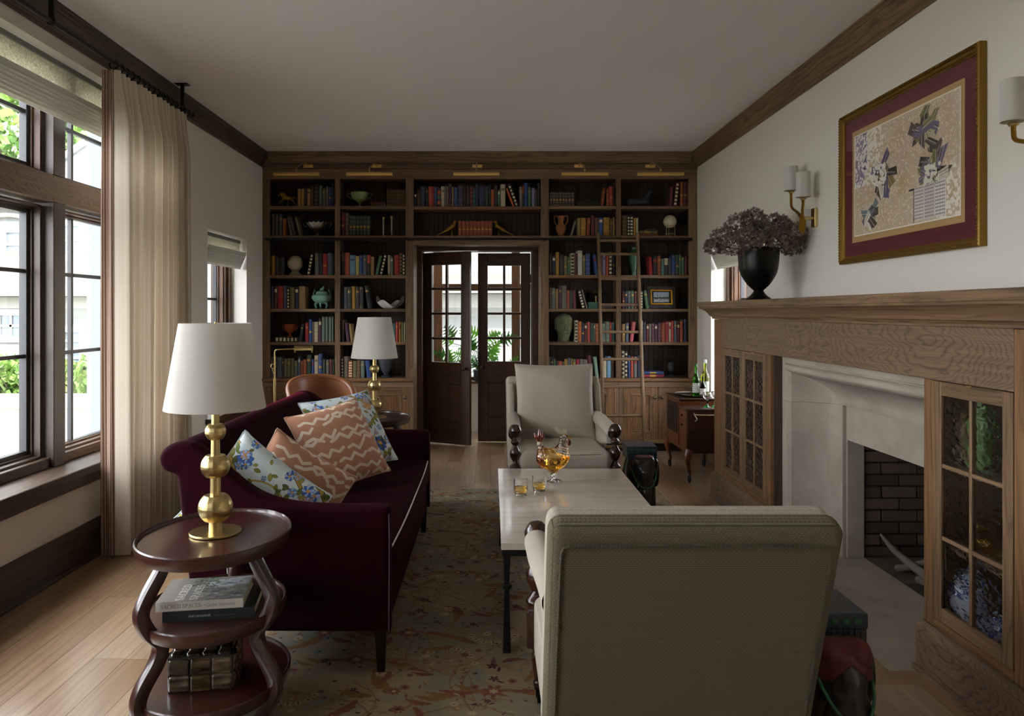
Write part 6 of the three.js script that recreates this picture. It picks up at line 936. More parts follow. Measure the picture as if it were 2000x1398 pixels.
{ const t = orn('framed_photograph', 'small gilt-framed landscape photograph on the fourth shelf', 'picture', 1292, ROWY[3], 0, 0.0); const w = 0.145, h = 0.2, y0 = 0.002; t.rotation.x = R(-7);
  M('frame', [bx(-w, w, y0, y0 + 0.04, -0.01, 0.012, 0.006), bx(-w, w, h - 0.004, h + 0.034, -0.01, 0.012, 0.006), bx(-w, -w + 0.036, y0 + 0.04, h - 0.004, -0.01, 0.012, 0.006), bx(w - 0.036, w, y0 + 0.04, h - 0.004, -0.01, 0.012, 0.006)], std('#2a221a', 0.45), t);
  M('gilt_slip', [bx(-w + 0.034, w - 0.034, y0 + 0.04, y0 + 0.054, 0, 0.016, 0.003), bx(-w + 0.034, w - 0.034, h - 0.018, h - 0.004, 0, 0.016, 0.003), bx(-w + 0.034, -w + 0.048, y0 + 0.054, h - 0.018, 0, 0.016, 0.003), bx(w - 0.048, w - 0.034, y0 + 0.054, h - 0.018, 0, 0.016, 0.003)], std('#c8952e', 0.3, { metalness: 0.9 }), t);
  M('mat', bx(-w + 0.046, w - 0.046, y0 + 0.05, h - 0.016, -0.004, 0.004), std('#3a2e22', 0.7), t);
  M('photograph', new THREE.PlaneGeometry(0.155, 0.105).translate(0, (y0 + h + 0.036) / 2, 0.0045), std('#ffffff', 0.4, { map: canvasTex(256, 176, (c, W, Hh) => { rs = 4; const g = c.createLinearGradient(0, 0, 0, Hh); c.fillStyle = '#9aa8c0'; c.fillRect(0, 0, W, 90); c.fillStyle = '#c9ccd6'; c.fillRect(0, 70, W, 30); c.fillStyle = '#aab0ba'; c.fillRect(0, 100, W, 80); c.fillStyle = '#39453f'; for (let i = 0; i < 120; i++) { c.beginPath(); c.ellipse(rr(10, W), rr(88, 112), rr(6, 18), rr(5, 16), 0, 0, 7); c.fill(); } c.fillRect(60, 40, 10, 60); for (let i = 0; i < 60; i++) { c.fillStyle = i % 2 ? '#55605c' : '#d5d8dc'; c.fillRect(rr(0, W), rr(120, Hh), rr(10, 50), 3); } }) }), t);
  M('easel', [bar([-0.03, 0, 0.01], [-0.03, 0.014, 0.03], 0.004), bar([0.03, 0, 0.01], [0.03, 0.014, 0.03], 0.004)], std('#1c1815', 0.5), t); }
{ const t = orn('stone_bust', 'mossy carved stone head on the fifth shelf', 'sculpture', 1101.5, ROWY[4]); const nz = (p) => 0.006 * (vnoise(p[0] * 70 + 20, p[1] * 70 + p[2] * 50 + 20, 99, 99, 44) - 0.5);
  const f = (p) => { let d = ell(p, [0, 0.2, -0.01], [0.098, 0.085, 0.09]); d = smin(d, ell(p, [0.0, 0.135, 0.01], [0.078, 0.09, 0.075]), 0.04); d = smin(d, cap(p, [0, 0.07, 0], [0, 0.0, -0.01], 0.055, 0.06), 0.03); d = smin(d, cap(p, [0, 0.17, 0.085], [0, 0.125, 0.1], 0.008, 0.015), 0.015); d = smin(d, ell(p, [0, 0.095, 0.078], [0.028, 0.01, 0.014]), 0.012); for (const s of [-1, 1]) { d = Math.max(d, -(ell(p, [s * 0.034, 0.165, 0.092], [0.02, 0.012, 0.016]))); d = smin(d, ell(p, [s * 0.034, 0.162, 0.075], [0.015, 0.01, 0.012]), 0.006); d = smin(d, ell(p, [s * 0.085, 0.15, -0.01], [0.014, 0.03, 0.02]), 0.01); } return Math.max(d, -p[1] + 0.001) + nz(p); };
  const mt = dataTex(128, 128, (u, v) => mix3(hex('#8a8468'), hex('#4d5a3a'), clamp(fbm(u, v, 6, 6, 900, 4) * 1.7 - 0.4, 0, 1)), true, [6, 6]); M('head', planarUV(SD(f, [-0.12, 0, -0.12], [0.12, 0.29, 0.12], 64), 1), std('#ffffff', 0.95, { map: mt, bumpMap: fineNoise, bumpScale: 0.004 }), t); t.rotation.y = R(14); }
{ const t = orn('black_urn', 'black metal campana urn on the bottom shelf, far-right bay', 'vase', 1310, CTR), m = std('#222427', 0.5); M('urn', latheSmooth([[0.001, 0], [0.04, 0], [0.042, 0.014], [0.018, 0.03], [0.016, 0.045], [0.035, 0.06], [0.04, 0.09], [0.04, 0.15], [0.056, 0.172], [0.05, 0.174], [0.034, 0.15], [0.001, 0.09]], 36, 70), m, t); }

// ---------------------------------------------------------------- elephant stools
const elephantGroup = 'pair of carved elephant stools';
function makeElephant(label, ry) {
  const t = thing('elephant_stool', label, 'stool', [0, 0, 0], 0, elephantGroup), skin = phys('#241f1d', 0.28, { clearcoat: 0.5, clearcoatRoughness: 0.15 });
  const body = (p) => { let d = ell(p, [0, 0.255, -0.03], [0.1, 0.12, 0.17]); for (const s of [-1, 1]) { d = smin(d, cap(p, [s * 0.055, 0.2, 0.06], [s * 0.06, 0.0, 0.07], 0.045, 0.044), 0.03); d = smin(d, cap(p, [s * 0.055, 0.2, -0.13], [s * 0.06, 0.0, -0.14], 0.05, 0.044), 0.03); } return d; };
  const f = (p) => { let d = body(p); d = smin(d, ell(p, [0, 0.30, 0.15], [0.082, 0.09, 0.072]), 0.03); for (const s of [-1, 1]) { d = smin(d, ell(p, [s * 0.034, 0.352, 0.165], [0.042, 0.042, 0.045]), 0.015); d = smin(d, ell(p, [s * 0.098, 0.265, 0.1], [0.022, 0.1, 0.055]), 0.012); d = smin(d, cap(p, [s * 0.045, 0.235, 0.2], [s * 0.055, 0.19, 0.245], 0.012, 0.006), 0.006); } d = smin(d, cap(p, [0, 0.28, 0.2], [0, 0.14, 0.235], 0.048, 0.034), 0.03); d = smin(d, cap(p, [0, 0.14, 0.235], [0, 0.02, 0.225], 0.034, 0.027), 0.02); return Math.max(d, -p[1] + 0.001); };
  M('body', SD(f, [-0.14, 0, -0.22], [0.14, 0.41, 0.28], 76), skin, t);
  M('saddle_cloth', SD((p) => Math.max(body(p) - 0.008, 0.17 - p[1], Math.abs(p[2] + 0.02) - 0.115), [-0.14, 0.1, -0.2], [0.14, 0.4, 0.2], 48), std('#7c2f28', 0.6), t);
  M('head_cloth', SD((p) => Math.max(Math.max(Math.min(ell(p, [0, 0.30, 0.15], [0.09, 0.098, 0.08]), ell(p, [0.034, 0.352, 0.165], [0.05, 0.05, 0.053]), ell(p, [-0.034, 0.352, 0.165], [0.05, 0.05, 0.053])), ry - p[1] + (ry < 0.33 ? 0.9 * Math.max(0, 0.06 - Math.abs(p[0])) : 0)), -1), [-0.12, 0.25, 0.03], [0.12, 0.42, 0.26], 44), std('#5e2722', 0.6), t);
  const pad = phys('#263644', 0.4, { clearcoat: 0.25, clearcoatRoughness: 0.3 });
  M('seat_slab', bx(-0.107, 0.107, 0.402, 0.45, -0.107, 0.107, 0.005, 0, 2), pad, t);
  const sk = []; for (let i = 0; i < 11; i++) for (const s of [1, -1]) { sk.push(bx(-0.1 + i * 0.0182, -0.1 + (i + 1) * 0.0182, 0.352 + 0.012 * Math.abs(Math.sin(i * 0.6)), 0.402, s * 0.1 - 0.006, s * 0.1 + 0.006, 0.004)); sk.push(bx(s * 0.1 - 0.006, s * 0.1 + 0.006, 0.352 + 0.012 * Math.abs(Math.sin(i * 0.6)), 0.402, -0.1 + i * 0.0182, -0.1 + (i + 1) * 0.0182, 0.004)); }
  M('carved_skirt', sk, pad, t); const green = std('#2f6b46', 0.55);
  for (let i = 0; i < 5; i++) M('carved_leaf', new THREE.SphereGeometry(0.013, 12, 8).scale(1, 0.8, 0.25).translate(-0.075 + i * 0.0375, 0.427, 0.107), green, t);
  M('rope', [tube([[-0.085, 0.3, 0.16], [-0.07, 0.245, 0.215], [-0.04, 0.2, 0.25], [0, 0.19, 0.265], [0.04, 0.2, 0.25], [0.07, 0.245, 0.215], [0.085, 0.3, 0.16]], 0.005, 40, 7), tube([[-0.1, 0.36, 0.03], [-0.118, 0.27, 0.04], [-0.112, 0.16, 0.05]], 0.006, 20, 7), tube([[0.1, 0.36, 0.03], [0.118, 0.27, 0.04], [0.112, 0.16, 0.05]], 0.006, 20, 7)], green, t);
  return t;
}
const el1 = makeElephant('carved dark elephant stool beside the far armchair', 0.385); el1.position.set(1.077, 0.0005, -5.48);
const el2 = makeElephant('carved elephant stool with red cloth behind the foreground armchair', 0.285); el2.position.set(1.077, RUG, -2.48);

// ---------------------------------------------------------------- bar trolley with tray, bottles and glasses
{
  const t = thing('bar_trolley', 'antique wooden bar trolley with cabriole legs on wheels', 'trolley', [1.6, 0, -6.2]), wd = phys('#e6a878', 0.35, { map: texOak, clearcoat: 0.4, clearcoatRoughness: 0.2 }), wk = phys('#7d5c40', 0.35, { map: texOak, clearcoat: 0.4 });
  const B = (n, x0, x1, y0, y1, z0, z1, m = wd, r = 0.004, p = t) => M(n, bx(x0, x1, y0, y1, z0, z1, r), m, p);
  B('body', 0.012, 0.36, 0.245, 0.648, -0.71, -0.25); B('body', 0.012, 0.36, 0.245, 0.592, -0.25, 0.0, wk); B('top', 0, 0.375, 0.648, 0.668, -0.72, -0.24, wk, 0.006); B('top', 0, 0.375, 0.592, 0.612, -0.239, 0.012, wk, 0.006);
  const d = B('door', 0.004, 0.013, 0.27, 0.635, -0.70, -0.27, wd, 0.003); B('inlay_panel', 0.001, 0.006, 0.36, 0.62, -0.66, -0.3, std('#4a2c20', 0.5, { map: texMahog }), 0.002, d); M('inlay_rosette', new THREE.CylinderGeometry(0.055, 0.055, 0.003, 28).rotateZ(PI / 2).scale(1, 1.4, 0.8).translate(0.0, 0.5, -0.48), std('#7a4c34', 0.5, { map: texMahog }), d);
  const dr = B('drawer', 0.004, 0.013, 0.51, 0.582, -0.24, -0.01, wd, 0.003); M('knob', new THREE.SphereGeometry(0.009, 12, 8).translate(-0.004, 0.545, -0.125), iron, dr); const dd = B('small_door', 0.004, 0.013, 0.26, 0.5, -0.24, -0.01, wd, 0.003); M('knob', new THREE.SphereGeometry(0.009, 12, 8).translate(-0.004, 0.465, -0.125), iron, dd);
  M('apron', smooth(extrude([[0.01, 0.245], [0.0, 0.205], [-0.06, 0.225], [-0.12, 0.235], [-0.36, 0.24], [-0.6, 0.235], [-0.66, 0.225], [-0.71, 0.205], [-0.71, 0.245]], 0.015, 0.003).rotateY(-PI / 2).translate(0.03, 0, 0).scale(1, 1, 1), 0.5), wd, t);
  M('towel_rail', [tube([[0.06, 0.58, 0.012], [0.06, 0.57, 0.04], [0.1, 0.565, 0.045], [0.3, 0.565, 0.045], [0.33, 0.57, 0.04], [0.33, 0.58, 0.012]], 0.006, 40, 8), tube([[0.07, 0.56, 0.004], [0.085, 0.53, 0.02], [0.07, 0.51, 0.01]], 0.005, 16, 8)], std('#b8a890', 0.3, { metalness: 0.9 }), t);
  for (const [x, z, sx, sz] of [[0.03, -0.02, -1, 1], [0.03, -0.69, -1, -1], [0.34, -0.02, 1, 1], [0.34, -0.69, 1, -1]]) {
    const l = M('leg', taperTube([[x, 0.27, z], [x + sx * 0.018, 0.2, z + sz * 0.018], [x + sx * 0.006, 0.13, z + sz * 0.006], [x - sx * 0.004, 0.08, z - sz * 0.004], [x, 0.06, z]], [0.034, 0.03, 0.019, 0.014, 0.016], 30, 12), phys('#e6a060', 0.3, { map: texOak, clearcoat: 0.4 }), t);
    M('wheel', [new THREE.TorusGeometry(0.031, 0.008, 10, 30).rotateY(PI / 2).translate(x, 0.039, z), new THREE.CylinderGeometry(0.028, 0.028, 0.006, 24).rotateZ(PI / 2).translate(x, 0.039, z), bx(x - 0.012, x + 0.012, 0.04, 0.07, z - 0.006, z + 0.006, 0.003)], blackIron, l);
  }
  const ty = 0.6685, tz = -6.68;
  const tr = thing('silver_tray', 'oval silver tray on the bar trolley', 'tray', [1.79, ty, tz]); const g = lathe([[0.0001, 0.002], [0.9, 0.002], [0.96, 0.008], [1, 0.016], [0.985, 0.017], [0.94, 0.01], [0.88, 0.005], [0.0001, 0.005]], 56); g.scale(0.17, 1, 0.2); M('plate', smooth(g, 0.7), std('#b8b6b0', 0.2, { metalness: 1 }), tr);
  const bottle = (label, x, z, h, r, col, liq, capc, paper, fill, text) => { const b = thing('bottle', label, 'bottle', [x, ty + 0.006, z], 0, 'bottles on the silver tray'); const k = h, n = r * 0.34; M('glass', latheSmooth([[0.0001, 0.0], [r * 0.9, 0.0], [r, 0.006], [r, k * 0.3], [r, k * 0.52], [r * 0.82, k * 0.6], [n * 1.3, k * 0.7], [n, k * 0.78], [n, k * 0.97]], 32, 60), phys(col, 0.03, { transmission: 0.92, thickness: 0.01, ior: 1.45 }), b); M('liquid', latheSmooth([[0.0001, 0.003], [r * 0.86, 0.003], [r * 0.94, 0.008], [r * 0.94, k * Math.min(fill, 0.5)], [r * 0.94, k * fill], [0.0001, k * fill]], 28, 30), phys(liq, 0.03, { transmission: 0.9, thickness: 0.02, ior: 1.34 }), b); M('cap', [new THREE.CylinderGeometry(n * 1.12, n * 1.12, k * 0.09, 20).translate(0, k * 0.965, 0)], capc, b);
    if (paper) M('label', new THREE.CylinderGeometry(r + 0.0006, r + 0.0006, k * 0.3, 28, 1, true, -PI * 0.85, PI * 1.1).translate(0, k * 0.26, 0), paper, b); };
  const lab = (bg, fg, txt, vert) => std('#ffffff', 0.6, { side: THREE.DoubleSide, map: canvasTex(256, 128, (c, w, h) => { c.fillStyle = bg; c.fillRect(0, 0, w, h); c.fillStyle = fg; c.font = 'bold 46px sans-serif'; if (vert) { c.lineWidth = 9; c.strokeStyle = fg; for (let i = 0; i < 4; i++) { c.beginPath(); c.moveTo(70, 112 - i * 28); c.lineTo(108, 102 - i * 28); c.lineTo(70, 92 - i * 28); c.stroke(); } } else { c.beginPath(); c.arc(110, 60, 34, 0, 7); c.lineWidth = 7; c.strokeStyle = fg; c.stroke(); c.fillRect(30, 110, 160, 6); } }) });
  bottle('green glass bottle standing left on the silver tray', 1.79, -6.60, 0.275, 0.032, '#4f9a2c', '#5fb02a', std('#3c6a3c', 0.4), lab('#d8dccf', '#2c3a24', '', true), 0.5);
  bottle('tall pale yellow bottle standing right on the silver tray', 1.875, -6.62, 0.31, 0.036, '#c6cf52', '#c9cc3c', std('#c2c6c8', 0.3, { metalness: 0.6 }), lab('#cfd6c0', '#3c4a3c', '', false), 0.56);
  bottle('small dark bottle between the green and yellow ones', 1.835, -6.55, 0.17, 0.026, '#3a4a2c', '#23301c', std('#22281f', 0.4), lab('#d9d4d0', '#8a3a34', '', false), 0.5);
  for (const [x, z, l] of [[1.80, -6.30, 'left'], [1.875, -6.33, 'right']]) { const w = thing('wine_glass', `${l} green-stemmed wine glass on the trolley step`, 'glass', [x, 0.6125, z], 0, 'green-stemmed glasses'); M('bowl', latheSmooth([[0.0001, 0.062], [0.02, 0.066], [0.036, 0.09], [0.034, 0.115], [0.031, 0.125], [0.0298, 0.125], [0.033, 0.112], [0.034, 0.091], [0.019, 0.069], [0.0001, 0.0655]], 32, 60), clearGlass, w); M('stem', latheSmooth([[0.0001, 0], [0.027, 0], [0.028, 0.003], [0.012, 0.012], [0.007, 0.03], [0.007, 0.058], [0.0001, 0.0615]], 24, 40), phys('#1f8a3c', 0.05, { transmission: 0.7, thickness: 0.01 }), w); }
}
// ---------------------------------------------------------------- leather chair and pharmacy lamp behind the sofa
{
  const t = thing('leather_chair', 'brown leather barrel-back chair with nailhead trim behind the sofa', 'chair', [-1.43, 0, -6.42], R(28)), lea = phys('#9a6038', 0.42, { clearcoat: 0.15, clearcoatRoughness: 0.4, bumpMap: fineNoise, bumpScale: 0.0006 });
  const n = 48, m = 14, pos = [], idx = [], row = [];
  const P = (a, k, th) => { const r = 0.20 + th + 0.045 * k, top = 0.835 - 0.2 * Math.pow(Math.abs(a) / 2.0, 2.4), y = lerp(0.36, top, k); return [Math.sin(a) * r, y, -Math.cos(a) * r * 0.95]; };
  const grid = (th) => { const o = []; for (let i = 0; i <= n; i++) for (let j = 0; j <= m; j++) o.push(P(lerp(-1.95, 1.95, i / n), j / m, th)); return o; };
  const A = grid(0), Bb = grid(0.05), all = [...A, ...Bb]; all.forEach((p) => pos.push(...p)); const w = m + 1, off = A.length;
  const q = (a, b, c, d) => idx.push(a, b, c, b, d, c);
  for (let i = 0; i < n; i++) for (let j = 0; j < m; j++) { const a = i * w + j; q(a, a + 1, a + w, a + w + 1); q(off + a, off + a + w, off + a + 1, off + a + w + 1); }
  for (let i = 0; i < n; i++) { const a = i * w + m; q(a, off + a, a + w, off + a + w); const b = i * w; q(b, b + w, off + b, off + b + w); }
  for (let j = 0; j < m; j++) { q(j, off + j, j + 1, off + j + 1); const a = n * w + j; q(a, a + 1, off + a, off + a + 1); }
  const g = new THREE.BufferGeometry(); g.setAttribute('position', new THREE.Float32BufferAttribute(pos, 3)); g.setIndex(idx); g.computeVertexNormals(); M('back', planarUV(smooth(g, 0.9)), lea, t);
  const roll = []; for (let i = 0; i <= 40; i++) { const a = lerp(-1.95, 1.95, i / 40), p = P(a, 1, 0.025); roll.push(p); } M('top_roll', tube(roll, 0.027, 90, 12), lea, t);
  for (const s of [-1, 1]) { const ed = []; for (let j = 0; j <= 8; j++) ed.push(P(s * 1.95, j / 8, 0.025)); M('front_roll', tube(ed, 0.027, 30, 12), lea, t); const nh = []; for (let j = 0; j < 22; j++) { const p = P(s * 1.93, (j + 0.5) / 22, 0.055); nh.push(new THREE.SphereGeometry(0.0045, 8, 6).translate(...p)); } M('nailheads', nh, std('#6a5638', 0.3, { metalness: 0.9 }), t).userData.kind = 'stuff'; }
  const sg = new THREE.CylinderGeometry(0.21, 0.21, 0.1, 40); M('seat', smooth(sg.scale(1, 1, 0.98).translate(0, 0.42, 0.03), 0.6), lea, t); M('seat_rail', new THREE.CylinderGeometry(0.22, 0.21, 0.05, 40).translate(0, 0.345, 0.0), lea, t);
  for (const [x, z] of [[-0.18, 0.18], [0.18, 0.18], [-0.17, -0.17], [0.17, -0.17]]) M('leg', bar([x * 1.1, 0, z * 1.1], [x, 0.33, z], 0.014, 10, 0.022), legWood, t);
}
{
  const t = thing('pharmacy_lamp', 'slim brass pharmacy floor lamp behind the sofa', 'floor lamp', [-1.765, 0, -6.2]);
  M('base', smooth(lathe([[0.0001, 0], [0.12, 0], [0.12, 0.012], [0.05, 0.02], [0.012, 0.03]], 36), 0.5), brass, t); M('pole', [bar([0, 0.02, 0], [0, 0.86, 0], 0.0085, 14), bar([0, 0.86, 0], [0, 1.0, 0], 0.006, 12)], brass, t);
  M('arm', tube([[0, 1.0, 0], [0, 1.07, 0], [0.012, 1.092, 0], [0.05, 1.098, 0], [0.17, 1.103, 0]], 0.0055, 40, 10), brass, t); M('clamp', [new THREE.TorusGeometry(0.018, 0.004, 8, 20).translate(-0.014, 0.96, 0), bar([-0.02, 0.94, 0], [-0.008, 0.9, 0], 0.003)], brass, t);
  const pr = []; for (let i = 0; i <= 16; i++) { const a = R(-20) + i / 16 * R(220); pr.push([Math.cos(a) * 0.03, Math.sin(a) * 0.03]); } for (let i = 16; i >= 0; i--) { const a = R(-20) + i / 16 * R(220); pr.push([Math.cos(a) * 0.028, Math.sin(a) * 0.028]); }
  M('head', [smooth(extrude(pr, 0.14).rotateY(PI / 2).translate(0.165, 1.1, 0), 0.6), new THREE.CylinderGeometry(0.03, 0.03, 0.004, 24).rotateZ(PI / 2).translate(0.165, 1.1, 0), new THREE.CylinderGeometry(0.03, 0.03, 0.004, 24).rotateZ(PI / 2).translate(0.305, 1.1, 0)], brass, t);
}
// ---------------------------------------------------------------- curtain, rod and rings
{
  const RY = 2.83, RX = -2.155, rod = thing('curtain_rod', 'dark iron curtain rod on ceiling brackets above the big window', 'curtain rod');
  M('rod', [bar([RX, RY, -5.46], [RX, RY, 1.2], 0.012, 14), bar([RX - 0.03, RY + 0.012, -5.44], [RX - 0.03, RY + 0.012, 1.2], 0.007, 10)], blackIron, rod); M('finial', new THREE.SphereGeometry(0.018, 16, 12).translate(RX, RY, -5.475), blackIron, rod);
  for (const z of [-3.72, -5.30, -1.6]) M('bracket', [bx(RX - 0.045, RX + 0.045, H - 0.008, H - 0.001, z - 0.03, z + 0.03, 0.002), bx(RX - 0.012, RX + 0.012, RY, H - 0.008, z - 0.008, z + 0.008, 0.002), new THREE.TorusGeometry(0.018, 0.005, 8, 20).translate(RX, RY, z)], blackIron, rod);
  const curtTex = dataTex(256, 256, (u, v, x, y) => mix3(hex('#e6dccb'), hex('#cfc2ae'), 0.7 * hash(x >> 1, 0, 5) + 0.15 * hash(x, y, 6) + 0.1), true, [5, 2]);
  const linen = phys('#ffffff', 0.9, { map: curtTex, transmission: 0.34, thickness: 0, side: THREE.DoubleSide });
  const stripeTex = dataTex(128, 8, (u) => { const k = (u * 7) % 1; return k < 0.45 ? hex('#8a6a58') : k < 0.6 ? hex('#d9cdb8') : k < 0.85 ? hex('#a88a76') : hex('#5d473a'); }), stripe = phys('#ffffff', 0.9, { map: stripeTex, transmission: 0.15, thickness: 0, side: THREE.DoubleSide });
  const t = thing('curtain', 'full-length pleated linen curtain with striped edge beside the big window', 'curtain'), N = 15, y1 = 2.79, y0 = 0.012, zA = -4.335, zB = -5.37, nu = N * 18, nv = 30;
  const at = (s, v) => { const y = lerp(y1, y0, v), k = sstep(0, 0.12, v), ph = s * N * 2 * PI, am = lerp(0.026, 0.062, k) * (1 + 0.25 * Math.sin(s * 23 + 1)), sn = Math.sin(ph), sh = Math.sign(sn) * Math.pow(Math.abs(sn), 0.65) + 0.2 * k * Math.sin(2 * ph + s * 9); return [RX - 0.0 + am * sh + 0.01 * Math.sin(s * 7 + v * 2) * k, y, lerp(zA, zB, s) + 0.008 * k * Math.sin(ph * 0.5 + v * 3)]; };
  const sheet = (fn, a, b, nn) => { const p = [], uv = [], id = []; for (let i = 0; i <= nn; i++) for (let j = 0; j <= nv; j++) { const s = lerp(a, b, i / nn), v = j / nv; p.push(...fn(s, v)); uv.push(i / nn, v); } for (let i = 0; i < nn; i++) for (let j = 0; j < nv; j++) { const q = i * (nv + 1) + j; id.push(q, q + 1, q + nv + 1, q + 1, q + nv + 2, q + nv + 1); } const g = new THREE.BufferGeometry(); g.setAttribute('position', new THREE.Float32BufferAttribute(p, 3)); g.setAttribute('uv', new THREE.Float32BufferAttribute(uv, 2)); g.setIndex(id); g.computeVertexNormals(); return g; };
  M('panel', sheet(at, 0, 1, nu), linen, t);
  M('striped_edge', sheet((s, v) => { const e = at(0, v); return [lerp(-2.225, e[0], s) , e[1], e[2] + 0.012 * Math.sin(s * 9 + v * 2) - 0.004 + 0.004 * s]; }, 0, 1, 24), stripe, t);
  for (let i = 0; i <= N; i++) { const z = lerp(zA, zB, i / N); M('ring', new THREE.TorusGeometry(0.024, 0.0042, 8, 24).translate(RX, RY - 0.012, z), blackIron, t); }
}
// ---------------------------------------------------------------- painting
{
  const t = thing('framed_artwork', 'large framed collage print with maroon mat above the mantel', 'picture', [XR - 0.002, 2.108, -3.795], -PI / 2), W = 0.635, Hh = 0.428, fw = 0.042;   // local: +z out of the wall, x along it
  const prof = [[0, 0], [0, 0.03], [0.006, 0.036], [0.014, 0.036], [0.018, 0.028], [0.03, 0.024], [0.034, 0.018], [0.042, 0.016], [0.042, 0]];   // [in from the edge, out of the wall]
  const gilt = std('#8a6a2c', 0.42, { metalness: 0.75, bumpMap: fineNoise, bumpScale: 0.002 });
  M('frame', planarUV(smooth(sweepPoly(prof, ([u, d]) => [[-W + u, -Hh + u, d], [-W + u, Hh - u, d], [W - u, Hh - u, d], [W - u, -Hh + u, d], [-W + u, -Hh + u, d]]), 0.4)), gilt, t);
  const beads = []; for (let x = -W + 0.02; x < W - 0.01; x += 0.016) for (const s of [-1, 1]) beads.push(new THREE.SphereGeometry(0.0062, 6, 5).translate(x, s * (Hh - 0.01), 0.036)); for (let y = -Hh + 0.02; y < Hh - 0.01; y += 0.016) for (const s of [-1, 1]) beads.push(new THREE.SphereGeometry(0.0062, 6, 5).translate(s * (W - 0.01), y, 0.036)); M('frame_beading', beads, gilt, t).userData.kind = 'stuff';
  M('mat', bx(-W + 0.04, W - 0.04, -Hh + 0.04, Hh - 0.04, 0.002, 0.012), std('#5e1f26', 0.8), t); M('inner_mat', bx(-W + 0.125, W - 0.125, -Hh + 0.115, Hh - 0.115, 0.012, 0.014), std('#b59562', 0.7), t);
  const art = canvasTex(1024, 640, (c, w, h) => {
    rs = 2025; c.fillStyle = '#cbb79c'; c.fillRect(0, 0, w, h); for (let i = 0; i < 300; i++) { c.globalAlpha = 0.1; c.fillStyle = ['#b8925c', '#d8c0b4', '#c9b0b8', '#bb9a62'][i % 4]; c.beginPath(); c.ellipse(rr(0, w), rr(0, h), rr(20, 140), rr(10, 60), rr(0, 3), 0, 7); c.fill(); } c.globalAlpha = 1;
    const dots = (n, x0, x1, y0, y1, r0, r1, col) => { c.fillStyle = col; for (let i = 0; i < n; i++) { const x = rr(x0, x1), y = rr(y0, y1), r = rr(r0, r1); for (let k = 0; k < 5; k++) { c.beginPath(); c.arc(x + Math.cos(k * 1.257) * r * 0.5, y + Math.sin(k * 1.257) * r * 0.5, r * 0.5, 0, 7); c.fill(); } } };
    dots(1700, 0, w, 0, h, 3, 7, '#e0d4c0'); dots(240, 0, 330, 0, 330, 8, 14, '#ece6da'); dots(120, 760, w, 380, h, 8, 14, '#ece4d8');
    c.fillStyle = '#8d809a'; c.beginPath(); c.moveTo(20, 0); c.lineTo(160, 0); c.lineTo(150, 240); c.lineTo(90, 330); c.lineTo(20, 330); c.fill(); c.fillStyle = '#5c5068'; c.fillRect(110, 0, 26, 250); c.fillStyle = '#a79ab0'; c.fillRect(60, 0, 14, 300); dots(160, 10, 170, 10, 330, 7, 12, '#e8e2da');
    const shards = (cx, cy, R0, n, pal) => { for (let i = 0; i < n; i++) { const a = rr(0, 6.28), r = rr(0.1, 1) * R0; c.fillStyle = pal[i % pal.length]; c.save(); c.translate(cx + Math.cos(a) * r * 0.75, cy + Math.sin(a) * r * 0.75); c.rotate(a + rr(-0.7, 0.7)); c.beginPath(); c.moveTo(-rr(26, 80), -rr(12, 40)); c.lineTo(rr(30, 90), -rr(8, 34)); c.lineTo(rr(24, 80), rr(12, 40)); c.lineTo(-rr(14, 66), rr(10, 34)); c.fill(); for (let k = 0; k < 3; k++) { c.strokeStyle = ['#3a3026', '#d8cdb4', '#6f6480'][k]; c.lineWidth = 3; c.beginPath(); c.moveTo(-40, -8 + k * 8); c.lineTo(50, -6 + k * 8); c.stroke(); } c.restore(); } };
    const pA = ['#7d7a4a', '#6f6480', '#8f8a5c', '#4a4038', '#b8b090', '#5c4a44'], pB = ['#5c5078', '#3c342c', '#8a7a4c', '#4a3430', '#7d6f92', '#d8cfc0'], pC = ['#6d7f86', '#e2dccf', '#4a3a34', '#d0c8b8', '#57505c'];
    shards(720, 150, 130, 22, pA); shards(330, 310, 120, 20, pB); shards(800, 380, 150, 24, pA.concat(pC)); shards(170, 530, 85, 18, pC); dots(90, 230, 360, 240, 360, 6, 11, '#ebe5da'); dots(40, 730, 860, 340, 430, 8, 14, '#e0dccb');
    for (const [x, col, d] of [[640, '#d9d2c4', '#6f6480'], [730, '#cfc6c0', '#7a5f6c'], [820, '#ddd6ca', '#5c5068']]) { c.fillStyle = col; c.beginPath(); c.moveTo(x, 440); c.lineTo(x + 86, 430); c.lineTo(x + 92, 620); c.lineTo(x + 6, 625); c.fill(); c.fillStyle = d; for (let i = 0; i < 60; i++) { c.beginPath(); c.arc(x + 10 + (i % 6) * 13, 446 + Math.floor(i / 6) * 18, 4, 0, 7); c.fill(); } } c.fillStyle = '#352a26'; c.fillRect(632, 440, 6, 190); c.fillRect(590, 440, 50, 10);
    c.strokeStyle = '#efe9dd'; c.lineWidth = 9; c.strokeRect(3, 3, w - 6, h - 6);
  });
  M('print', new THREE.PlaneGeometry(2 * (W - 0.15), 2 * (Hh - 0.145)).translate(0, 0.002, 0.0155), std('#ffffff', 0.8, { map: art }), t);
  M('glazing', new THREE.PlaneGeometry(2 * (W - 0.042), 2 * (Hh - 0.042)).translate(0, 0, 0.0175), phys('#ffffff', 0.02, { transmission: 1, thickness: 0, ior: 1.4 }), t);
}
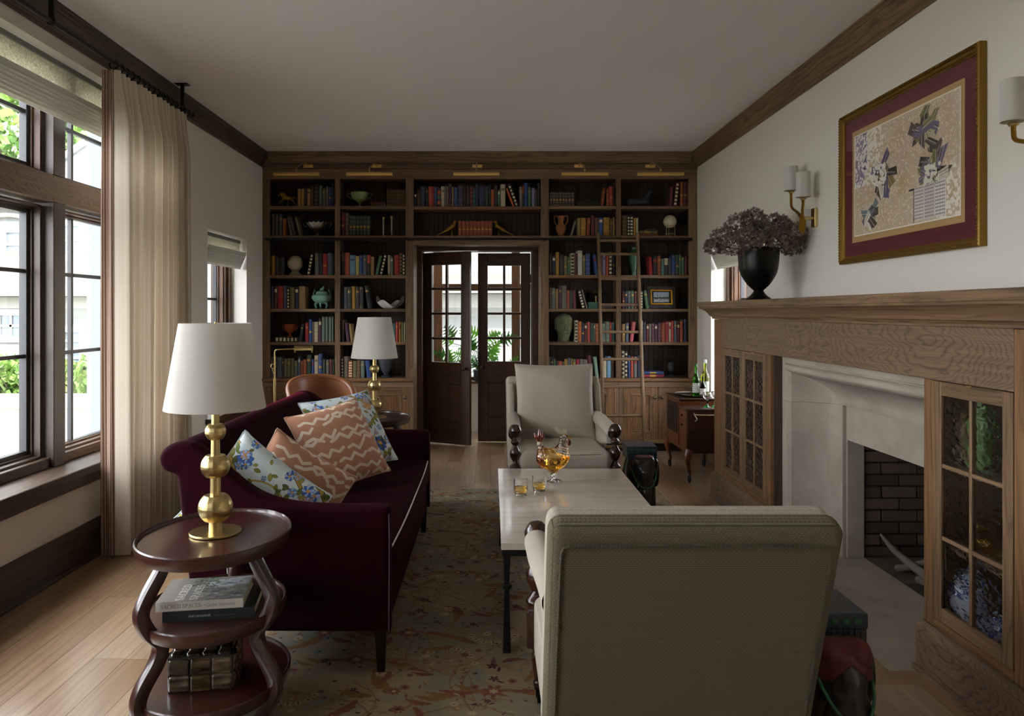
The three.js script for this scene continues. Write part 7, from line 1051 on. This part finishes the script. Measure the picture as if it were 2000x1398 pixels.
// ---------------------------------------------------------------- branch sconces
function sconce(label, z, arms) {                              // arms: [dz, shade bottom y]
  const t = thing('wall_sconce', label, 'sconce', [XR, 0, z], 0, 'gilt twig sconces on the chimney wall'), gl = std('#a97f2e', 0.3, { metalness: 1, bumpMap: fineNoise, bumpScale: 0.006 });
  M('backplate', bx(-0.022, -0.0005, 1.945, 2.065, -0.03, 0.03, 0.004), brass, t); M('stub', bar([-0.02, 2.0, 0], [-0.085, 2.0, 0.0], 0.012, 12), brass, t);
  M('stalk', taperTube([[-0.085, 1.905, 0], [-0.09, 1.94, 0.002], [-0.086, 1.98, -0.002], [-0.09, 2.02, 0]], [0.012, 0.022, 0.02, 0.012], 24, 10), gl, t);
  arms.forEach(([dz, yb, bend]) => {
    const x = -0.10, y = yb - 0.012, a = M('arm', taperTube([[-0.09, 2.0, dz * 0.02], [-0.095, lerp(2.0, y, 0.22), dz * (bend ? 0.35 : 0.4)], [x, lerp(2.0, y, 0.5), dz * (bend ? 0.95 : 0.8)], [x, lerp(2.0, y, 0.75), dz], [x, y, dz]], [0.012, 0.0095, 0.0085, 0.009, 0.0085], 36, 10), gl, t);
    M('shade_cup', smooth(lathe([[0.0001, 0], [0.016, 0], [0.02, 0.008], [0.014, 0.014], [0.0001, 0.016]], 20).translate(x, y - 0.004, dz), 0.5), brass, a);
    const sh = M('shade', smooth(lathe([[0.0435, 0], [0.0445, 0], [0.043, 0.157], [0.042, 0.158], [0.041, 0.157], [0.0425, 0.001], [0.0435, 0]], 40).translate(x, yb, dz), 0.6), shadeMat, t); M('candle_bulb', new THREE.SphereGeometry(0.014, 12, 10).scale(1, 1.8, 1).translate(x, yb + 0.05, dz), std('#e8e4da', 0.3), sh); M('shade_ring', [new THREE.TorusGeometry(0.0425, 0.0012, 6, 32).rotateX(PI / 2).translate(x, yb + 0.002, dz), bar([x - 0.042, yb + 0.004, dz], [x + 0.042, yb + 0.004, dz], 0.0012, 5)], brass, sh);
  });
}
sconce('gilt twig wall sconce with two white shades left of the framed artwork', -4.82, [[-0.15, 2.2, true], [0.04, 2.128, false]]);
sconce('gilt twig wall sconce cut off by the right edge of the photograph', -2.72, [[-0.137, 2.122, true], [0.09, 2.2, true]]);
// ---------------------------------------------------------------- vase of dried hydrangea on the mantel
{
  const t = thing('mantel_vase', 'black metal urn of dried purple-brown hydrangea on the mantel', 'vase', [1.765, 1.4805, -4.99]), vm = std('#1f1c1a', 0.34, { metalness: 0.7, bumpMap: fineNoise, bumpScale: 0.001 });
  M('urn', latheSmooth([[0.001, 0], [0.08, 0], [0.082, 0.01], [0.05, 0.035], [0.032, 0.06], [0.034, 0.068], [0.075, 0.11], [0.115, 0.18], [0.128, 0.26], [0.13, 0.335], [0.124, 0.336], [0.12, 0.26], [0.1, 0.19], [0.001, 0.1]], 48, 110), vm, t);
  const fl = new THREE.BufferGeometry(), v = []; for (let k = 0; k < 4; k++) { const a = k * PI / 2, c = Math.cos(a), s = Math.sin(a), q = (r, w) => [c * r - s * w, 0.12 * r, s * r + c * w]; v.push(...q(0, 0), ...q(0.7, -0.42), ...q(0.7, 0.42), ...q(1, 0), ...q(0.7, 0.42), ...q(0.7, -0.42)); } fl.setAttribute('position', new THREE.Float32BufferAttribute(v, 3)); fl.computeVertexNormals();
  const heads = [[-0.25, 0.42, 0.02, 0.11], [-0.13, 0.5, 0.0, 0.12], [-0.03, 0.55, -0.02, 0.1], [0.0, 0.44, 0.06, 0.13], [0.12, 0.5, 0.0, 0.12], [0.23, 0.44, 0.02, 0.12], [-0.2, 0.36, 0.08, 0.1], [0.27, 0.37, -0.04, 0.1], [0.11, 0.4, 0.1, 0.11], [-0.1, 0.4, 0.1, 0.11], [-0.3, 0.37, -0.05, 0.08], [0.05, 0.48, -0.1, 0.1], [0.2, 0.52, -0.08, 0.08]];
  heads.forEach(([x, y, z, r], hI) => {
    const c3 = [x * 0.93, y - 0.01, z * 1.1], st = M('stem', tube([[0, 0.2, 0], [c3[0] * 0.3, 0.34, c3[2] * 0.3], [c3[0] * 0.85, y - 0.06, c3[2] * 0.85], c3], 0.003, 16, 5), std('#5a4a32', 0.9), t);
    const n = 420, im = new THREE.InstancedMesh(fl, std('#ffffff', 0.9, { side: THREE.DoubleSide }), n), d = new THREE.Object3D(), col = new THREE.Color();
    for (let i = 0; i < n; i++) { const th = rr(0, 6.283), ph = Math.acos(rr(-0.85, 1)), k = r * (0.72 + 0.33 * rnd()); d.position.set(c3[0] + Math.sin(ph) * Math.cos(th) * k * 0.8, c3[1] + Math.cos(ph) * k * 0.72, c3[2] + Math.sin(ph) * Math.sin(th) * k); d.rotation.set(rr(0, 6), rr(0, 6), rr(0, 6)); d.scale.setScalar(rr(0.006, 0.0115)); d.updateMatrix(); im.setMatrixAt(i, d.matrix); const b = rr(0.5, 1.15); im.setColorAt(i, col.setRGB(0.22 * b, 0.135 * b + (hI % 4 === 3 ? 0.03 : 0), 0.12 * b)); }
    im.name = 'flower_head'; im.userData.kind = 'stuff'; im.castShadow = true; t.add(im);
  });
}
// things kept behind the cabinet glass
{
  const g = std('#4a7434', 0.4), bl = std('#b9c4dc', 0.35), bd = std('#2a4aa0', 0.35);
  const it = (n, l, c, x, y, z) => thing(n, l, c, [x, y + 0.0005, z]);
  let t = it('green_jar', 'tall green jar on the top shelf of the near glass cabinet', 'jar', 1.82, 0.818, -2.80); M('jar', latheSmooth([[0.001, 0], [0.04, 0], [0.045, 0.02], [0.045, 0.18], [0.03, 0.21], [0.03, 0.23], [0.001, 0.22]], 28, 40), g, t); M('lid', new THREE.CylinderGeometry(0.032, 0.032, 0.016, 24).translate(0, 0.236, 0), std('#3f6a34', 0.4), t);
  t = it('tan_jar', 'tan jar beside the green one behind cabinet glass', 'jar', 1.85, 0.818, -2.92); M('jar', latheSmooth([[0.001, 0], [0.045, 0], [0.05, 0.03], [0.05, 0.15], [0.03, 0.19], [0.001, 0.19]], 28, 40), std('#8a7250', 0.5), t); M('lid', new THREE.SphereGeometry(0.03, 20, 10, 0, 6.3, 0, 1.57).translate(0, 0.18, 0), std('#6a5438', 0.5), t);
  t = it('brass_dish', 'brass dish stack on the middle shelf of the near glass cabinet', 'dish', 1.84, 0.518, -2.77); for (const [y, r] of [[0, 0.07], [0.06, 0.085]]) M('dish', latheSmooth([[0.001, y], [r * 0.5, y], [r * 0.6, y + 0.01], [r, y + 0.05], [r * 0.96, y + 0.052], [r * 0.5, y + 0.016], [0.001, y + 0.014]], 30, 40), std('#d8b860', 0.2, { metalness: 1 }), t);
  const bwTex = canvasTex(128, 128, (c) => { c.fillStyle = '#cdd5e4'; c.fillRect(0, 0, 128, 128); c.fillStyle = '#2c4a9c'; rs = 5; for (let i = 0; i < 90; i++) { c.beginPath(); c.ellipse(rr(0, 128), rr(0, 128), rr(3, 12), rr(2, 5), rr(0, 3), 0, 7); c.fill(); } }), bw = std('#ffffff', 0.25, { map: bwTex });
  t = it('porcelain_jar', 'blue and white porcelain jar on the lowest cabinet shelf', 'jar', 1.82, 0.2, -2.88); M('jar', latheSmooth([[0.001, 0], [0.05, 0], [0.065, 0.06], [0.07, 0.14], [0.045, 0.19], [0.035, 0.2], [0.001, 0.2]], 30, 40), bw, t); M('lid', latheSmooth([[0.038, 0.2], [0.036, 0.215], [0.01, 0.23], [0.001, 0.24]], 24, 20), bw, t);
  t = it('porcelain_bowl', 'blue and white porcelain bowl beside the jar', 'bowl', 1.82, 0.2, -2.71); M('bowl', latheSmooth([[0.001, 0], [0.03, 0], [0.035, 0.012], [0.07, 0.05], [0.08, 0.085], [0.076, 0.085], [0.06, 0.05], [0.001, 0.02]], 30, 40), bw, t); M('foot_ring', new THREE.TorusGeometry(0.031, 0.003, 6, 24).rotateX(PI / 2).translate(0, 0.003, 0), bw, t);
  t = it('clay_vase', 'reddish vase behind the far cabinet glass', 'vase', 1.88, 0.818, -5.3); M('vase', latheSmooth([[0.001, 0], [0.04, 0], [0.06, 0.08], [0.05, 0.16], [0.03, 0.2], [0.001, 0.19]], 28, 40), std('#8a5a50', 0.6), t); M('rim', new THREE.TorusGeometry(0.03, 0.004, 8, 24).rotateX(PI / 2).translate(0, 0.2, 0), std('#8a5a50', 0.6), t);
  t = it('cream_box', 'cream box on the lowest shelf behind the far cabinet glass', 'box', 1.84, 0.2, -4.8); M('box', bx(-0.06, 0.06, 0, 0.1, -0.05, 0.05, 0.004), std('#b8a890', 0.7), t); M('lid', bx(-0.062, 0.062, 0.101, 0.125, -0.052, 0.052, 0.004), std('#a89880', 0.7), t);
}
renderer.render(scene, camera);
